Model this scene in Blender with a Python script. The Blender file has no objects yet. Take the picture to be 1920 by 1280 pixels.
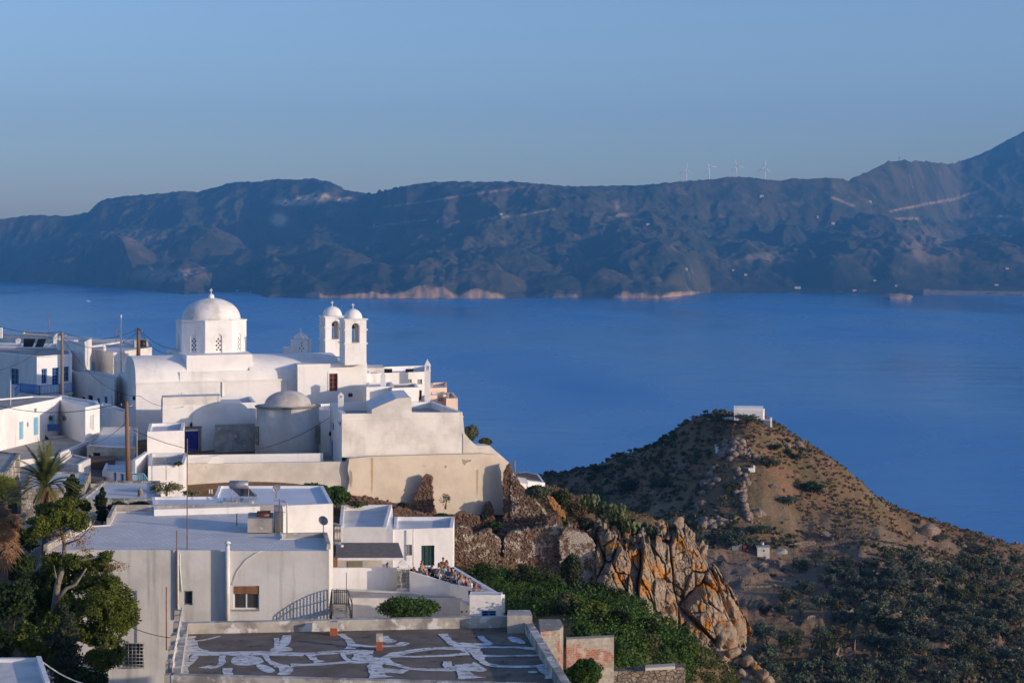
import bpy, math, random
import numpy as np
from mathutils import Vector
random.seed(7)
F = 3400.0      # focal length in photo pixels (1920 wide)
H = 200.0       # camera height above the sea
HY = 460.0      # horizon row
R = math.radians
scene = bpy.context.scene
C = scene.collection

def P(px, py, Y): return Vector(((px-960)*Y/F, Y, H-(py-HY)*Y/F))
def XY(px, Y): return ((px-960)*Y/F, Y)
def ZZ(py, Y): return H-(py-HY)*Y/F
def YZ(py, z): return (H-z)*F/(py-HY)          # distance of a level plane seen at row py

# ---------------------------------------------------------------- noise
def _h2(i, j, s):
    n = (i.astype(np.int64)*374761393 + j.astype(np.int64)*668265263 + s*982451653) & 0x7fffffff
    n = ((n ^ (n >> 13))*1274126177) & 0x7fffffff
    return ((n ^ (n >> 16)) & 0xffff)/65535.0
def vn2(x, y, s=0):
    i = np.floor(x); j = np.floor(y); fx = x-i; fy = y-j
    fx = fx*fx*fx*(fx*(fx*6-15)+10); fy = fy*fy*fy*(fy*(fy*6-15)+10)
    a = _h2(i, j, s); b = _h2(i+1, j, s); c = _h2(i, j+1, s); d = _h2(i+1, j+1, s)
    return (a+(b-a)*fx)*(1-fy)+(c+(d-c)*fx)*fy
def fbm(x, y, s=0, o=5, ridged=False, g=.5):
    t = 0; a = 1; n = 0; x = np.asarray(x, float); y = np.asarray(y, float)
    for k in range(o):
        v = vn2(x, y, s+k*17)
        if ridged: v = 1-abs(2*v-1); v = v*v
        t = t+a*v; n += a; a *= g
        x, y = x*1.62-y*1.18+3.1, x*1.18+y*1.62+7.7
    return t/n
def _h3(i, j, k, s):
    n = (i.astype(np.int64)*374761393 + j.astype(np.int64)*668265263 + k.astype(np.int64)*2147483647 + s*982451653) & 0x7fffffff
    n = ((n ^ (n >> 13))*1274126177) & 0x7fffffff
    return ((n ^ (n >> 16)) & 0xffff)/65535.0
def vn3(p, s=0):
    i = np.floor(p); f = p-i; f = f*f*(3-2*f)
    r = 0
    for a in (0, 1):
        for b in (0, 1):
            for c in (0, 1):
                w = (f[:, 0] if a else 1-f[:, 0])*(f[:, 1] if b else 1-f[:, 1])*(f[:, 2] if c else 1-f[:, 2])
                r = r+w*_h3(i[:, 0]+a, i[:, 1]+b, i[:, 2]+c, s)
    return r
def worley3(p, s=0):
    i = np.floor(p); d1 = np.full(len(p), 9.); d2 = np.full(len(p), 9.); idv = np.zeros(len(p))
    for a in (-1, 0, 1):
        for b in (-1, 0, 1):
            for c in (-1, 0, 1):
                ia, ib, ic = i[:, 0]+a, i[:, 1]+b, i[:, 2]+c
                q = np.stack([ia+_h3(ia, ib, ic, s+1), ib+_h3(ia, ib, ic, s+2), ic+_h3(ia, ib, ic, s+3)], 1)
                d = np.sqrt(((q-p)**2).sum(1)); hv = _h3(ia, ib, ic, s+4)
                m = d < d1
                d2 = np.where(m, d1, np.minimum(d2, d)); idv = np.where(m, hv, idv); d1 = np.where(m, d, d1)
    return d1, d2, idv

# ---------------------------------------------------------------- materials
MATS = {}
def mat(name, base, col2=None, scale=1.0, detail=6, rough=.9, bump=0.0, bscale=None, stretch=(1, 1, 1), lo=.35, hi=.65,
        col3=None, scale3=None, lo3=.5, hi3=.7, stretch3=(1, 1, 1), metal=0, spec=.3, obj=False, trans=0, rnd=0, bdist=.05, attr=None):
    if name in MATS: return MATS[name]
    m = bpy.data.materials.new(name); m.use_nodes = True; nt = m.node_tree; N = nt.nodes; L = nt.links
    b = N['Principled BSDF']; b.inputs['Roughness'].default_value = rough; b.inputs['Metallic'].default_value = metal
    b.inputs['Specular IOR Level'].default_value = spec
    b.inputs['Base Color'].default_value = (*base, 1)
    if obj: co = N.new('ShaderNodeTexCoord').outputs['Object']
    else: co = N.new('ShaderNodeNewGeometry').outputs['Position']
    def mapped(st):
        if st == (1, 1, 1): return co
        mp = N.new('ShaderNodeMapping'); mp.inputs['Scale'].default_value = st; L.new(co, mp.inputs['Vector']); return mp.outputs[0]
    def noise(sc, st, d):
        n = N.new('ShaderNodeTexNoise'); n.inputs['Scale'].default_value = sc; n.inputs['Detail'].default_value = d
        n.inputs['Roughness'].default_value = .6
        L.new(mapped(st), n.inputs['Vector']); return n.outputs['Fac']
    def ramp(fac, lo, hi):
        r = N.new('ShaderNodeMapRange'); r.inputs['From Min'].default_value = lo; r.inputs['From Max'].default_value = hi
        r.interpolation_type = 'SMOOTHSTEP'; L.new(fac, r.inputs['Value']); return r.outputs[0]
    def mix(f, a, c):
        x = N.new('ShaderNodeMix'); x.data_type = 'RGBA'; L.new(f, x.inputs[0])
        if isinstance(a, tuple): x.inputs[6].default_value = (*a, 1)
        else: L.new(a, x.inputs[6])
        if isinstance(c, tuple): x.inputs[7].default_value = (*c, 1)
        else: L.new(c, x.inputs[7])
        return x.outputs[2]
    col = base
    if col2: col = mix(ramp(noise(scale, stretch, detail), lo, hi), col, col2)
    if col3: col = mix(ramp(noise(scale3 or scale*3, stretch3, detail), lo3, hi3), col, col3)
    if attr:
        for an, ac in attr:
            a = N.new('ShaderNodeAttribute'); a.attribute_name = an
            n = noise(scale*4, (1, 1, 1), 4)
            mm = N.new('ShaderNodeMath'); mm.operation = 'MULTIPLY'; L.new(a.outputs['Fac'], mm.inputs[0]); L.new(ramp(n, .25, .55), mm.inputs[1])
            col = mix(mm.outputs[0], col, ac)
    if rnd:
        oi = N.new('ShaderNodeObjectInfo'); hs = N.new('ShaderNodeHueSaturation')
        mr = N.new('ShaderNodeMapRange'); mr.inputs['To Min'].default_value = 1-rnd; mr.inputs['To Max'].default_value = 1+rnd
        L.new(oi.outputs['Random'], mr.inputs['Value']); L.new(mr.outputs[0], hs.inputs['Value'])
        if isinstance(col, tuple): hs.inputs['Color'].default_value = (*col, 1)
        else: L.new(col, hs.inputs['Color'])
        col = hs.outputs[0]
    if not isinstance(col, tuple): L.new(col, b.inputs['Base Color'])
    if trans:
        t = N.new('ShaderNodeBsdfTranslucent'); ms = N.new('ShaderNodeMixShader'); ms.inputs[0].default_value = trans
        if isinstance(col, tuple): t.inputs[0].default_value = (*col, 1)
        else: L.new(col, t.inputs[0])
        L.new(b.outputs[0], ms.inputs[1]); L.new(t.outputs[0], ms.inputs[2]); L.new(ms.outputs[0], N['Material Output'].inputs[0])
    if bump:
        bp = N.new('ShaderNodeBump'); bp.inputs['Strength'].default_value = bump; bp.inputs['Distance'].default_value = bdist
        L.new(noise(bscale or scale*2, (1, 1, 1), 8), bp.inputs['Height']); L.new(bp.outputs[0], b.inputs['Normal'])
    MATS[name] = m
    return m

white = mat('whitewash', (.82, .805, .79), (.69, .675, .66), .45, 7, bump=.35, bscale=1.1, bdist=.12, lo=.42, hi=.75,
            col3=(.56, .53, .50), scale3=.9, stretch3=(1, 1, .14), lo3=.55, hi3=.80)
white_old = mat('aged whitewash', (.76, .73, .69), (.56, .53, .49), .5, 8, bump=.4, bscale=1.5, bdist=.1, lo=.35, hi=.7,
                col3=(.42, .40, .37), scale3=1.1, stretch3=(1, 1, .12), lo3=.60, hi3=.82)
facade = mat('weathered facade', (.72, .70, .67), (.56, .54, .51), .4, 9, bump=.35, bscale=2, bdist=.06, lo=.35, hi=.75,
             col3=(.42, .41, .39), scale3=1.5, stretch3=(1, 1, .07), lo3=.50, hi3=.78)
beige = mat('beige plaster', (.66, .57, .46), (.55, .47, .38), .5, 8, bump=.4, bscale=1.5, bdist=.08, lo=.35, hi=.75,
            col3=(.40, .31, .21), scale3=.9, stretch3=(1, 1, .07), lo3=.62, hi3=.85)
beige_light = mat('pale beige plaster', (.70, .65, .58), (.56, .52, .46), .6, 8, bump=.4, bscale=1.5, bdist=.08,
                  col3=(.36, .33, .29), scale3=2.2, lo3=.66, hi3=.72)
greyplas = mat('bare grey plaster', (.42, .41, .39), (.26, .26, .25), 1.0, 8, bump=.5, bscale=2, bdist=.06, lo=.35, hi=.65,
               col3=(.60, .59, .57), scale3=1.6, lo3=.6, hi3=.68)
roofwhite = mat('painted roof', (.70, .70, .70), (.55, .55, .55), .4, 7, bump=.3, bscale=1.5, bdist=.05)
roofgrey = mat('grey flat roof', (.42, .40, .37), (.30, .285, .265), .5, 8, bump=.3, bscale=2, col3=(.55, .53, .5), scale3=1.2, lo3=.6, hi3=.75)
concrete = mat('old concrete', (.46, .42, .37), (.28, .255, .23), .9, 9, bump=.5, bscale=3, lo=.38, hi=.66,
               col3=(.62, .58, .52), scale3=1.8, lo3=.56, hi3=.66)
pink = mat('pink plaster', (.72, .55, .45), (.62, .48, .40), .5, 6, bump=.3, bscale=1.5)
bluepaint = mat('blue paint', (.025, .20, .58), (.04, .26, .66), 2, rough=.5)
lightblue = mat('light blue paint', (.17, .42, .62), (.22, .48, .66), 2, rough=.6)
deepblue = mat('deep blue paint', (.01, .02, .22), (.015, .03, .30), 2, rough=.5)
glass = mat('dark window glass', (.03, .035, .045), rough=.08, spec=.6)
darkhole = mat('dark interior', (.02, .02, .02), rough=.9)
greyframe = mat('grey joinery', (.25, .28, .29), (.2, .22, .23), 2, rough=.6)
greendoor = mat('dark green shutter', (.02, .055, .05), (.025, .07, .06), 3, rough=.6)
brownwood = mat('brown wood', (.20, .09, .045), (.28, .14, .07), 3, stretch=(1, 1, .1), rough=.7)
redwood = mat('red brown joinery', (.30, .07, .035), (.22, .05, .03), 2, rough=.6)
polewood = mat('pole wood', (.16, .085, .05), (.26, .15, .09), 2.5, stretch=(3, 3, .2), rough=.85, bump=.3)
greypole = mat('grey pole wood', (.17, .14, .12), (.27, .23, .2), 2.5, stretch=(3, 3, .2), rough=.85, bump=.3)
metalgrey = mat('galvanised metal', (.36, .38, .40), (.26, .27, .29), 3, rough=.45, metal=.5)
rust = mat('rusty metal', (.20, .10, .06), (.30, .16, .1), 4, rough=.85)
blackmetal = mat('black metal', (.018, .018, .02), rough=.5)
whitepvc = mat('white pipe', (.78, .77, .75), (.66, .65, .63), 2, rough=.5)
cable = mat('cable', (.02, .02, .022), rough=.7)
def block_brick():
    m = bpy.data.materials.new('cinder block and brick'); m.use_nodes = True; N = m.node_tree.nodes; L = m.node_tree.links; b = N['Principled BSDF']; b.inputs['Roughness'].default_value = .95
    g = N.new('ShaderNodeNewGeometry'); s = N.new('ShaderNodeSeparateXYZ'); c = N.new('ShaderNodeCombineXYZ'); L.new(g.outputs['Position'], s.inputs[0]); L.new(s.outputs[0], c.inputs[0]); L.new(s.outputs[2], c.inputs[1])
    def brick(w_, h_, a, d, mo):
        t = N.new('ShaderNodeTexBrick'); t.inputs['Scale'].default_value = 1; t.inputs['Brick Width'].default_value = w_; t.inputs['Row Height'].default_value = h_; t.inputs['Mortar Size'].default_value = .012; t.inputs['Mortar Smooth'].default_value = .5
        t.inputs['Color1'].default_value = (*a, 1); t.inputs['Color2'].default_value = (*d, 1); t.inputs['Mortar'].default_value = (*mo, 1); L.new(c.outputs[0], t.inputs['Vector']); return t.outputs['Color']
    A = brick(.42, .2, (.33, .30, .25), (.25, .225, .19), (.36, .33, .28)); B = brick(.26, .11, (.33, .12, .07), (.25, .09, .05), (.36, .29, .24))
    def nz(sc, lo, hi, st=(1, 1, 1)):
        mp = N.new('ShaderNodeMapping'); mp.inputs['Scale'].default_value = st; L.new(g.outputs['Position'], mp.inputs['Vector']); n = N.new('ShaderNodeTexNoise'); n.inputs['Scale'].default_value = sc; n.inputs['Detail'].default_value = 5; L.new(mp.outputs[0], n.inputs['Vector'])
        r = N.new('ShaderNodeMapRange'); r.inputs['From Min'].default_value = lo; r.inputs['From Max'].default_value = hi; L.new(n.outputs['Fac'], r.inputs['Value']); return r.outputs[0]
    def mx(f, a, d):
        x = N.new('ShaderNodeMix'); x.data_type = 'RGBA'; L.new(f, x.inputs[0]); L.new(a, x.inputs[6])
        if isinstance(d, tuple): x.inputs[7].default_value = (*d, 1)
        else: L.new(d, x.inputs[7])
        return x.outputs[2]
    o = mx(nz(.55, .575, .60, (1, 1, 1.6)), A, B); o = mx(nz(2.2, .52, .7), o, (.42, .38, .32)); o = mx(nz(6, .5, .8), o, (.18, .16, .13)); L.new(o, b.inputs['Base Color']); return m
darkstone = mat('dark stone trim', (.16, .14, .12), (.28, .25, .22), 3, rough=.95, bump=.4)
slat = mat('pergola slat', (.13, .12, .115), (.18, .165, .155), 3, rough=.75)
panelmat = mat('solar collector', (.012, .014, .02), rough=.15, spec=.6)
terracotta = mat('terracotta', (.42, .16, .08), (.32, .12, .06), 3, rough=.9)

def stone_mat(name, cols, mortar, scale, mort=.06, bump=.8, cover=None, cov=(.5, .58), covscale=.7, stretch=(1, 1, 1.5), rndm=.9):
    m = bpy.data.materials.new(name); m.use_nodes = True; nt = m.node_tree; N = nt.nodes; L = nt.links
    b = N['Principled BSDF']; b.inputs['Roughness'].default_value = .95; b.inputs['Specular IOR Level'].default_value = .2
    g = N.new('ShaderNodeNewGeometry'); mp = N.new('ShaderNodeMapping'); mp.inputs['Scale'].default_value = stretch
    nz = N.new('ShaderNodeTexNoise'); nz.inputs['Scale'].default_value = scale*.8; nz.inputs['Detail'].default_value = 3
    L.new(g.outputs['Position'], nz.inputs['Vector'])
    ad = N.new('ShaderNodeVectorMath'); ad.operation = 'MULTIPLY_ADD'; ad.inputs[1].default_value = (.35/scale,)*3
    L.new(nz.outputs['Color'], ad.inputs[0]); L.new(g.outputs['Position'], ad.inputs[2]); L.new(ad.outputs[0], mp.inputs['Vector'])
    v = N.new('ShaderNodeTexVoronoi'); v.inputs['Scale'].default_value = scale; v.inputs['Randomness'].default_value = rndm; L.new(mp.outputs[0], v.inputs['Vector'])
    ve = N.new('ShaderNodeTexVoronoi'); ve.feature = 'DISTANCE_TO_EDGE'; ve.inputs['Scale'].default_value = scale; ve.inputs['Randomness'].default_value = rndm; L.new(mp.outputs[0], ve.inputs['Vector'])
    sp = N.new('ShaderNodeSeparateColor'); L.new(v.outputs['Color'], sp.inputs[0])
    cr = N.new('ShaderNodeValToRGB'); els = cr.color_ramp.elements
    while len(els) < len(cols): els.new(.5)
    for i, c in enumerate(cols): els[i].position = i/(len(cols)-1); els[i].color = (*c, 1)
    L.new(sp.outputs[0], cr.inputs[0])
    mr = N.new('ShaderNodeMapRange'); mr.inputs['From Min'].default_value = mort*.4; mr.inputs['From Max'].default_value = mort*1.5; L.new(ve.outputs['Distance'], mr.inputs['Value'])
    mx = N.new('ShaderNodeMix'); mx.data_type = 'RGBA'; mx.inputs[6].default_value = (*mortar, 1); L.new(mr.outputs[0], mx.inputs[0]); L.new(cr.outputs[0], mx.inputs[7])
    out = mx.outputs[2]; hgt = mr.outputs[0]
    n2 = N.new('ShaderNodeTexNoise'); n2.inputs['Scale'].default_value = scale*3; n2.inputs['Detail'].default_value = 6; L.new(g.outputs['Position'], n2.inputs['Vector'])
    mu = N.new('ShaderNodeMix'); mu.data_type = 'RGBA'; mu.blend_type = 'MULTIPLY'; mu.inputs[0].default_value = .5
    L.new(out, mu.inputs[6]); L.new(n2.outputs['Fac'], mu.inputs[7]); out = mu.outputs[2]
    if cover:
        n3 = N.new('ShaderNodeTexNoise'); n3.inputs['Scale'].default_value = covscale; n3.inputs['Detail'].default_value = 7; n3.inputs['Roughness'].default_value = .65; L.new(g.outputs['Position'], n3.inputs['Vector'])
        m3 = N.new('ShaderNodeMapRange'); m3.inputs['From Min'].default_value = cov[0]; m3.inputs['From Max'].default_value = cov[1]; L.new(n3.outputs['Fac'], m3.inputs['Value'])
        mc = N.new('ShaderNodeMix'); mc.data_type = 'RGBA'; mc.inputs[7].default_value = (*cover, 1); L.new(m3.outputs[0], mc.inputs[0]); L.new(out, mc.inputs[6]); out = mc.outputs[2]
    L.new(out, b.inputs['Base Color'])
    ah = N.new('ShaderNodeMath'); ah.operation = 'ADD'; L.new(hgt, ah.inputs[0]); L.new(n2.outputs['Fac'], ah.inputs[1])
    bp = N.new('ShaderNodeBump'); bp.inputs['Strength'].default_value = bump; bp.inputs['Distance'].default_value = .08; L.new(ah.outputs[0], bp.inputs['Height']); L.new(bp.outputs[0], b.inputs['Normal'])
    MATS[name] = m; return m
volc = [(.16, .07, .05), (.25, .13, .09), (.34, .20, .13), (.20, .12, .09), (.38, .27, .19), (.11, .06, .05)]
def roof_tiles():
    m = bpy.data.materials.new('blue grey painted roof'); m.use_nodes = True; N = m.node_tree.nodes; L = m.node_tree.links; b = N['Principled BSDF']; b.inputs['Roughness'].default_value = .85
    g = N.new('ShaderNodeNewGeometry'); nz = N.new('ShaderNodeTexNoise'); nz.inputs['Scale'].default_value = 2.5; L.new(g.outputs['Position'], nz.inputs['Vector'])
    ad = N.new('ShaderNodeVectorMath'); ad.operation = 'MULTIPLY_ADD'; ad.inputs[1].default_value = (.12, .12, .12); L.new(nz.outputs['Color'], ad.inputs[0]); L.new(g.outputs['Position'], ad.inputs[2])
    br = N.new('ShaderNodeTexBrick'); br.inputs['Scale'].default_value = 1; br.inputs['Brick Width'].default_value = .42; br.inputs['Row Height'].default_value = .42; br.inputs['Mortar Size'].default_value = .035; br.inputs['Mortar Smooth'].default_value = .6; br.offset = .5
    br.inputs['Color1'].default_value = (.60, .57, .54, 1); br.inputs['Color2'].default_value = (.69, .66, .63, 1); br.inputs['Mortar'].default_value = (.90, .88, .86, 1); L.new(ad.outputs[0], br.inputs['Vector'])
    n2 = N.new('ShaderNodeTexNoise'); n2.inputs['Scale'].default_value = .9; n2.inputs['Detail'].default_value = 8; L.new(g.outputs['Position'], n2.inputs['Vector'])
    mr = N.new('ShaderNodeMapRange'); mr.inputs['From Min'].default_value = .35; mr.inputs['From Max'].default_value = .65; L.new(n2.outputs['Fac'], mr.inputs['Value'])
    mx = N.new('ShaderNodeMix'); mx.data_type = 'RGBA'; L.new(mr.outputs[0], mx.inputs[0]); mx.inputs[6].default_value = (.62, .59, .57, 1); L.new(br.outputs['Color'], mx.inputs[7]); L.new(mx.outputs[2], b.inputs['Base Color'])
    return m
rubble = stone_mat('red volcanic rubble', volc, (.30, .22, .16), 5.0)
rubble_plaster = stone_mat('rubble with plaster remains', volc, (.45, .36, .27), 4.2, cover=(.54, .46, .37), cov=(.53, .56), covscale=1.3)
oldstone = stone_mat('old stone wall', [(.42, .37, .31), (.30, .26, .22), (.5, .45, .38), (.25, .21, .18)], (.40, .36, .30), 2.8, cover=(.58, .53, .46), cov=(.48, .56), covscale=.8)
blockstone = stone_mat('cut stone blocks', [(.22, .21, .20), (.32, .31, .29), (.27, .25, .23)], (.62, .59, .54), 2.6, mort=.09, rndm=.35)
drystone = stone_mat('dry stone', [(.30, .24, .19), (.22, .17, .14), (.40, .33, .27), (.16, .12, .10)], (.07, .05, .04), 1.4)

# ---------------------------------------------------------------- objects
ORG = {}
def tag(o, label=None, cat=None, group=None, kind=None):
    if label: o['label'] = label
    if cat: o['category'] = cat
    if group: o['group'] = group
    if kind: o['kind'] = kind
    return o
def thing(name, label, cat, loc=(0, 0, 0), group=None):
    o = bpy.data.objects.new(name, None); o.empty_display_size = .3; C.objects.link(o)
    o.location = loc; ORG[o.name] = Vector(loc)
    return tag(o, label, cat, group)
def link(name, me, mats, parent=None):
    o = bpy.data.objects.new(name, me); C.objects.link(o)
    for m in (mats if isinstance(mats, (list, tuple)) else [mats]): me.materials.append(m)
    if parent: o.parent = parent; ORG[o.name] = ORG[parent.name]
    else: ORG[o.name] = Vector((0, 0, 0))
    return o
def mesh_np(name, V, Fc, mats, parent=None, smooth=False):
    V = np.asarray(V, np.float32)
    if parent: V = V-np.array(ORG[parent.name], np.float32)
    me = bpy.data.meshes.new(name); Fc = np.asarray(Fc, np.int32); n, k = Fc.shape
    me.vertices.add(len(V)); me.vertices.foreach_set('co', V.ravel())
    me.loops.add(n*k); me.loops.foreach_set('vertex_index', Fc.ravel())
    me.polygons.add(n); me.polygons.foreach_set('loop_start', np.arange(0, n*k, k, dtype=np.int32))
    me.polygons.foreach_set('loop_total', np.full(n, k, np.int32))
    me.update(calc_edges=True)
    if smooth: me.polygons.foreach_set('use_smooth', np.ones(n, bool))
    return link(name, me, mats, parent)

class MB:
    def __init__(s): s.v = []; s.f = []; s.m = []; s.sm = []
    def add(s, vs, fs, mi=0, sm=False):
        b = len(s.v); s.v += [tuple(v) for v in vs]; s.f += [tuple(b+i for i in f) for f in fs]; s.m += [mi]*len(fs); s.sm += [sm]*len(fs); return s
    def box(s, c, d, yaw=0, mi=0, tilt=None):       # c = centre of the base, d = full sizes
        ca, sa = math.cos(yaw), math.sin(yaw); vs = []
        for z in (0, d[2]):
            for x, y in ((-1, -1), (1, -1), (1, 1), (-1, 1)):
                p = Vector((x*d[0]/2, y*d[1]/2, z))
                if tilt: p = tilt @ p
                vs.append((c[0]+p.x*ca-p.y*sa, c[1]+p.x*sa+p.y*ca, c[2]+p.z))
        return s.add(vs, [(3, 2, 1, 0), (4, 5, 6, 7), (0, 1, 5, 4), (1, 2, 6, 5), (2, 3, 7, 6), (3, 0, 4, 7)], mi)
    def prism(s, pts, z0, z1, mi=0, top=True, bottom=True, miT=None):   # pts ccw list of (x,y); z1 number or list
        n = len(pts); zt = z1 if isinstance(z1, (list, tuple)) else [z1]*n; zb = z0 if isinstance(z0, (list, tuple)) else [z0]*n
        vs = [(p[0], p[1], zb[i]) for i, p in enumerate(pts)]+[(p[0], p[1], zt[i]) for i, p in enumerate(pts)]
        fs = [(i, (i+1) % n, n+(i+1) % n, n+i) for i in range(n)]
        s.add(vs, fs, mi)
        b = len(s.v)-2*n
        if top: s.f.append(tuple(b+n+i for i in range(n))); s.m.append(mi if miT is None else miT); s.sm.append(False)
        if bottom: s.f.append(tuple(b+i for i in reversed(range(n)))); s.m.append(mi); s.sm.append(False)
        return s
    def tube(s, pts, r, n=6, mi=0, cap=True, sm=True):
        pts = [Vector(p) for p in pts]; k = len(pts); rs = r if isinstance(r, (list, tuple)) else [r]*k
        vs = []
        t0 = (pts[1]-pts[0]).normalized(); u = t0.orthogonal().normalized()
        for i, p in enumerate(pts):
            t = (pts[min(i+1, k-1)]-pts[max(i-1, 0)]).normalized()
            u = (u-t*u.dot(t)).normalized(); w = t.cross(u)
            for j in range(n):
                a = 2*math.pi*j/n; vs.append(p+(u*math.cos(a)+w*math.sin(a))*rs[i])
        fs = [(i*n+j, i*n+(j+1) % n, (i+1)*n+(j+1) % n, (i+1)*n+j) for i in range(k-1) for j in range(n)]
        s.add(vs, fs, mi, sm)
        if cap:
            b = len(s.v)-len(vs)
            s.f += [tuple(b+j for j in reversed(range(n))), tuple(b+(k-1)*n+j for j in range(n))]; s.m += [mi]*2; s.sm += [False]*2
        return s
    def lathe(s, c, prof, n=24, mi=0, a0=0, sm=True):    # prof list of (r, z) bottom to top
        vs = []; k = len(prof)
        for r, z in prof:
            for j in range(n):
                a = a0+2*math.pi*j/n; vs.append((c[0]+r*math.cos(a), c[1]+r*math.sin(a), c[2]+z))
        fs = [(i*n+j, i*n+(j+1) % n, (i+1)*n+(j+1) % n, (i+1)*n+j) for i in range(k-1) for j in range(n)]
        s.add(vs, fs, mi, sm)
        b = len(s.v)-len(vs); s.f += [tuple(b+j for j in reversed(range(n))), tuple(b+(k-1)*n+j for j in range(n))]; s.m += [mi]*2; s.sm += [False]*2
        return s
    def build(s, name, mats, parent=None):
        o = ORG[parent.name] if parent else Vector((0, 0, 0))
        me = bpy.data.meshes.new(name)
        me.from_pydata([(v[0]-o.x, v[1]-o.y, v[2]-o.z) for v in s.v], [], s.f)
        me.polygons.foreach_set('material_index', s.m); me.polygons.foreach_set('use_smooth', s.sm); me.update()
        return link(name, me, mats, parent)

def copy_tree(o, loc=None, rot=None, scale=None):
    r = o.copy(); C.objects.link(r)
    if loc is not None: r.location = loc
    if rot is not None: r.rotation_euler = (0, 0, rot)
    if scale is not None: r.scale = (scale,)*3 if isinstance(scale, (int, float)) else scale
    for ch in list(o.children):
        c = ch.copy(); C.objects.link(c); c.parent = r
        for g in list(ch.children):
            d = g.copy(); C.objects.link(d); d.parent = c
    return r
# ---------------------------------------------------------------- light, sky, camera
SUN_AZ = R(64)      # to the right of straight behind the camera
SUN_EL = R(10)
SKYTINT = (1.08, 1.11, 1.42, 1)   # clear evening air, bluer than the stock sky
Sdir = Vector((math.sin(SUN_AZ)*math.cos(SUN_EL), -math.cos(SUN_AZ)*math.cos(SUN_EL), math.sin(SUN_EL)))
w = bpy.data.worlds.new('World'); scene.world = w; w.use_nodes = True
nt = w.node_tree; bg = nt.nodes['Background']
sky = nt.nodes.new('ShaderNodeTexSky'); sky.sky_type = 'NISHITA'; sky.sun_disc = False
sky.sun_elevation = SUN_EL; sky.sun_rotation = math.atan2(Sdir.x, Sdir.y); sky.altitude = 200
sky.air_density = 1.0; sky.dust_density = 1.1; sky.ozone_density = 2.1
tint = nt.nodes.new('ShaderNodeMix'); tint.data_type = 'RGBA'; tint.blend_type = 'MULTIPLY'; tint.inputs[0].default_value = 1; tint.inputs[7].default_value = SKYTINT
nt.links.new(sky.outputs[0], tint.inputs[6]); nt.links.new(tint.outputs[2], bg.inputs[0]); bg.inputs[1].default_value = .15
sl = bpy.data.lights.new('sun', 'SUN'); sl.energy = 4.6; sl.angle = R(.5); sl.color = (1, .80, .60)
so = bpy.data.objects.new('sun', sl); C.objects.link(so); so.rotation_euler = (-Sdir).to_track_quat('-Z', 'Y').to_euler(); so['kind'] = 'structure'
cam = bpy.data.cameras.new('camera'); co = bpy.data.objects.new('camera', cam); C.objects.link(co); scene.camera = co
co.location = (0, 0, H); co.rotation_euler = (R(90), 0, 0)
cam.sensor_width = 36; cam.lens = 36*F/1920; cam.shift_y = -(640-HY)/1920; cam.clip_end = 60000; cam.clip_start = 1
vs = scene.view_settings; vs.view_transform = 'Standard'; vs.look = 'None'; vs.exposure = 0; vs.gamma = 1
scene.cycles.volume_bounces = 0; scene.cycles.max_bounces = 6; scene.cycles.transparent_max_bounces = 8

# ---------------------------------------------------------------- sea
def make_sea():
    m = bpy.data.materials.new('sea water'); m.use_nodes = True; N = m.node_tree.nodes; L = m.node_tree.links
    b = N['Principled BSDF']; b.inputs['Base Color'].default_value = (.0, .17, .47, 1); b.inputs['Roughness'].default_value = .22; b.inputs['IOR'].default_value = 1.33; b.inputs['Specular Tint'].default_value = (.30, .90, 1, 1)
    g = N.new('ShaderNodeNewGeometry')
    def nz(sc, st, d=4):
        mp = N.new('ShaderNodeMapping'); mp.inputs['Scale'].default_value = st; L.new(g.outputs['Position'], mp.inputs['Vector'])
        n = N.new('ShaderNodeTexNoise'); n.inputs['Scale'].default_value = sc; n.inputs['Detail'].default_value = d; L.new(mp.outputs[0], n.inputs['Vector']); return n.outputs['Fac']
    # wind patches change how rough the water is
    mr = N.new('ShaderNodeMapRange'); mr.inputs['From Min'].default_value = .35; mr.inputs['From Max'].default_value = .7
    mr.inputs['To Min'].default_value = .12; mr.inputs['To Max'].default_value = .42; L.new(nz(.0016, (1, .35, 1), 6), mr.inputs['Value']); L.new(mr.outputs[0], b.inputs['Roughness'])
    b1 = N.new('ShaderNodeBump'); b1.inputs['Distance'].default_value = 1.0; b1.inputs['Strength'].default_value = .5; L.new(nz(.12, (.5, 1, 1), 8), b1.inputs['Height'])
    b2 = N.new('ShaderNodeBump'); b2.inputs['Distance'].default_value = 5; b2.inputs['Strength'].default_value = .35; L.new(nz(.012, (.6, 1, 1), 6), b2.inputs['Height']); L.new(b1.outputs[0], b2.inputs['Normal'])
    L.new(b2.outputs[0], b.inputs['Normal'])
    mb = MB(); mb.add([(-7000, -1500, 0), (7000, -1500, 0), (7000, 13800, 0), (-7000, 13800, 0)], [(0, 1, 2, 3)])
    tag(mb.build('sea', m), 'deep blue calm bay with faint wind streaks', 'sea', kind='structure')
make_sea()

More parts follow.
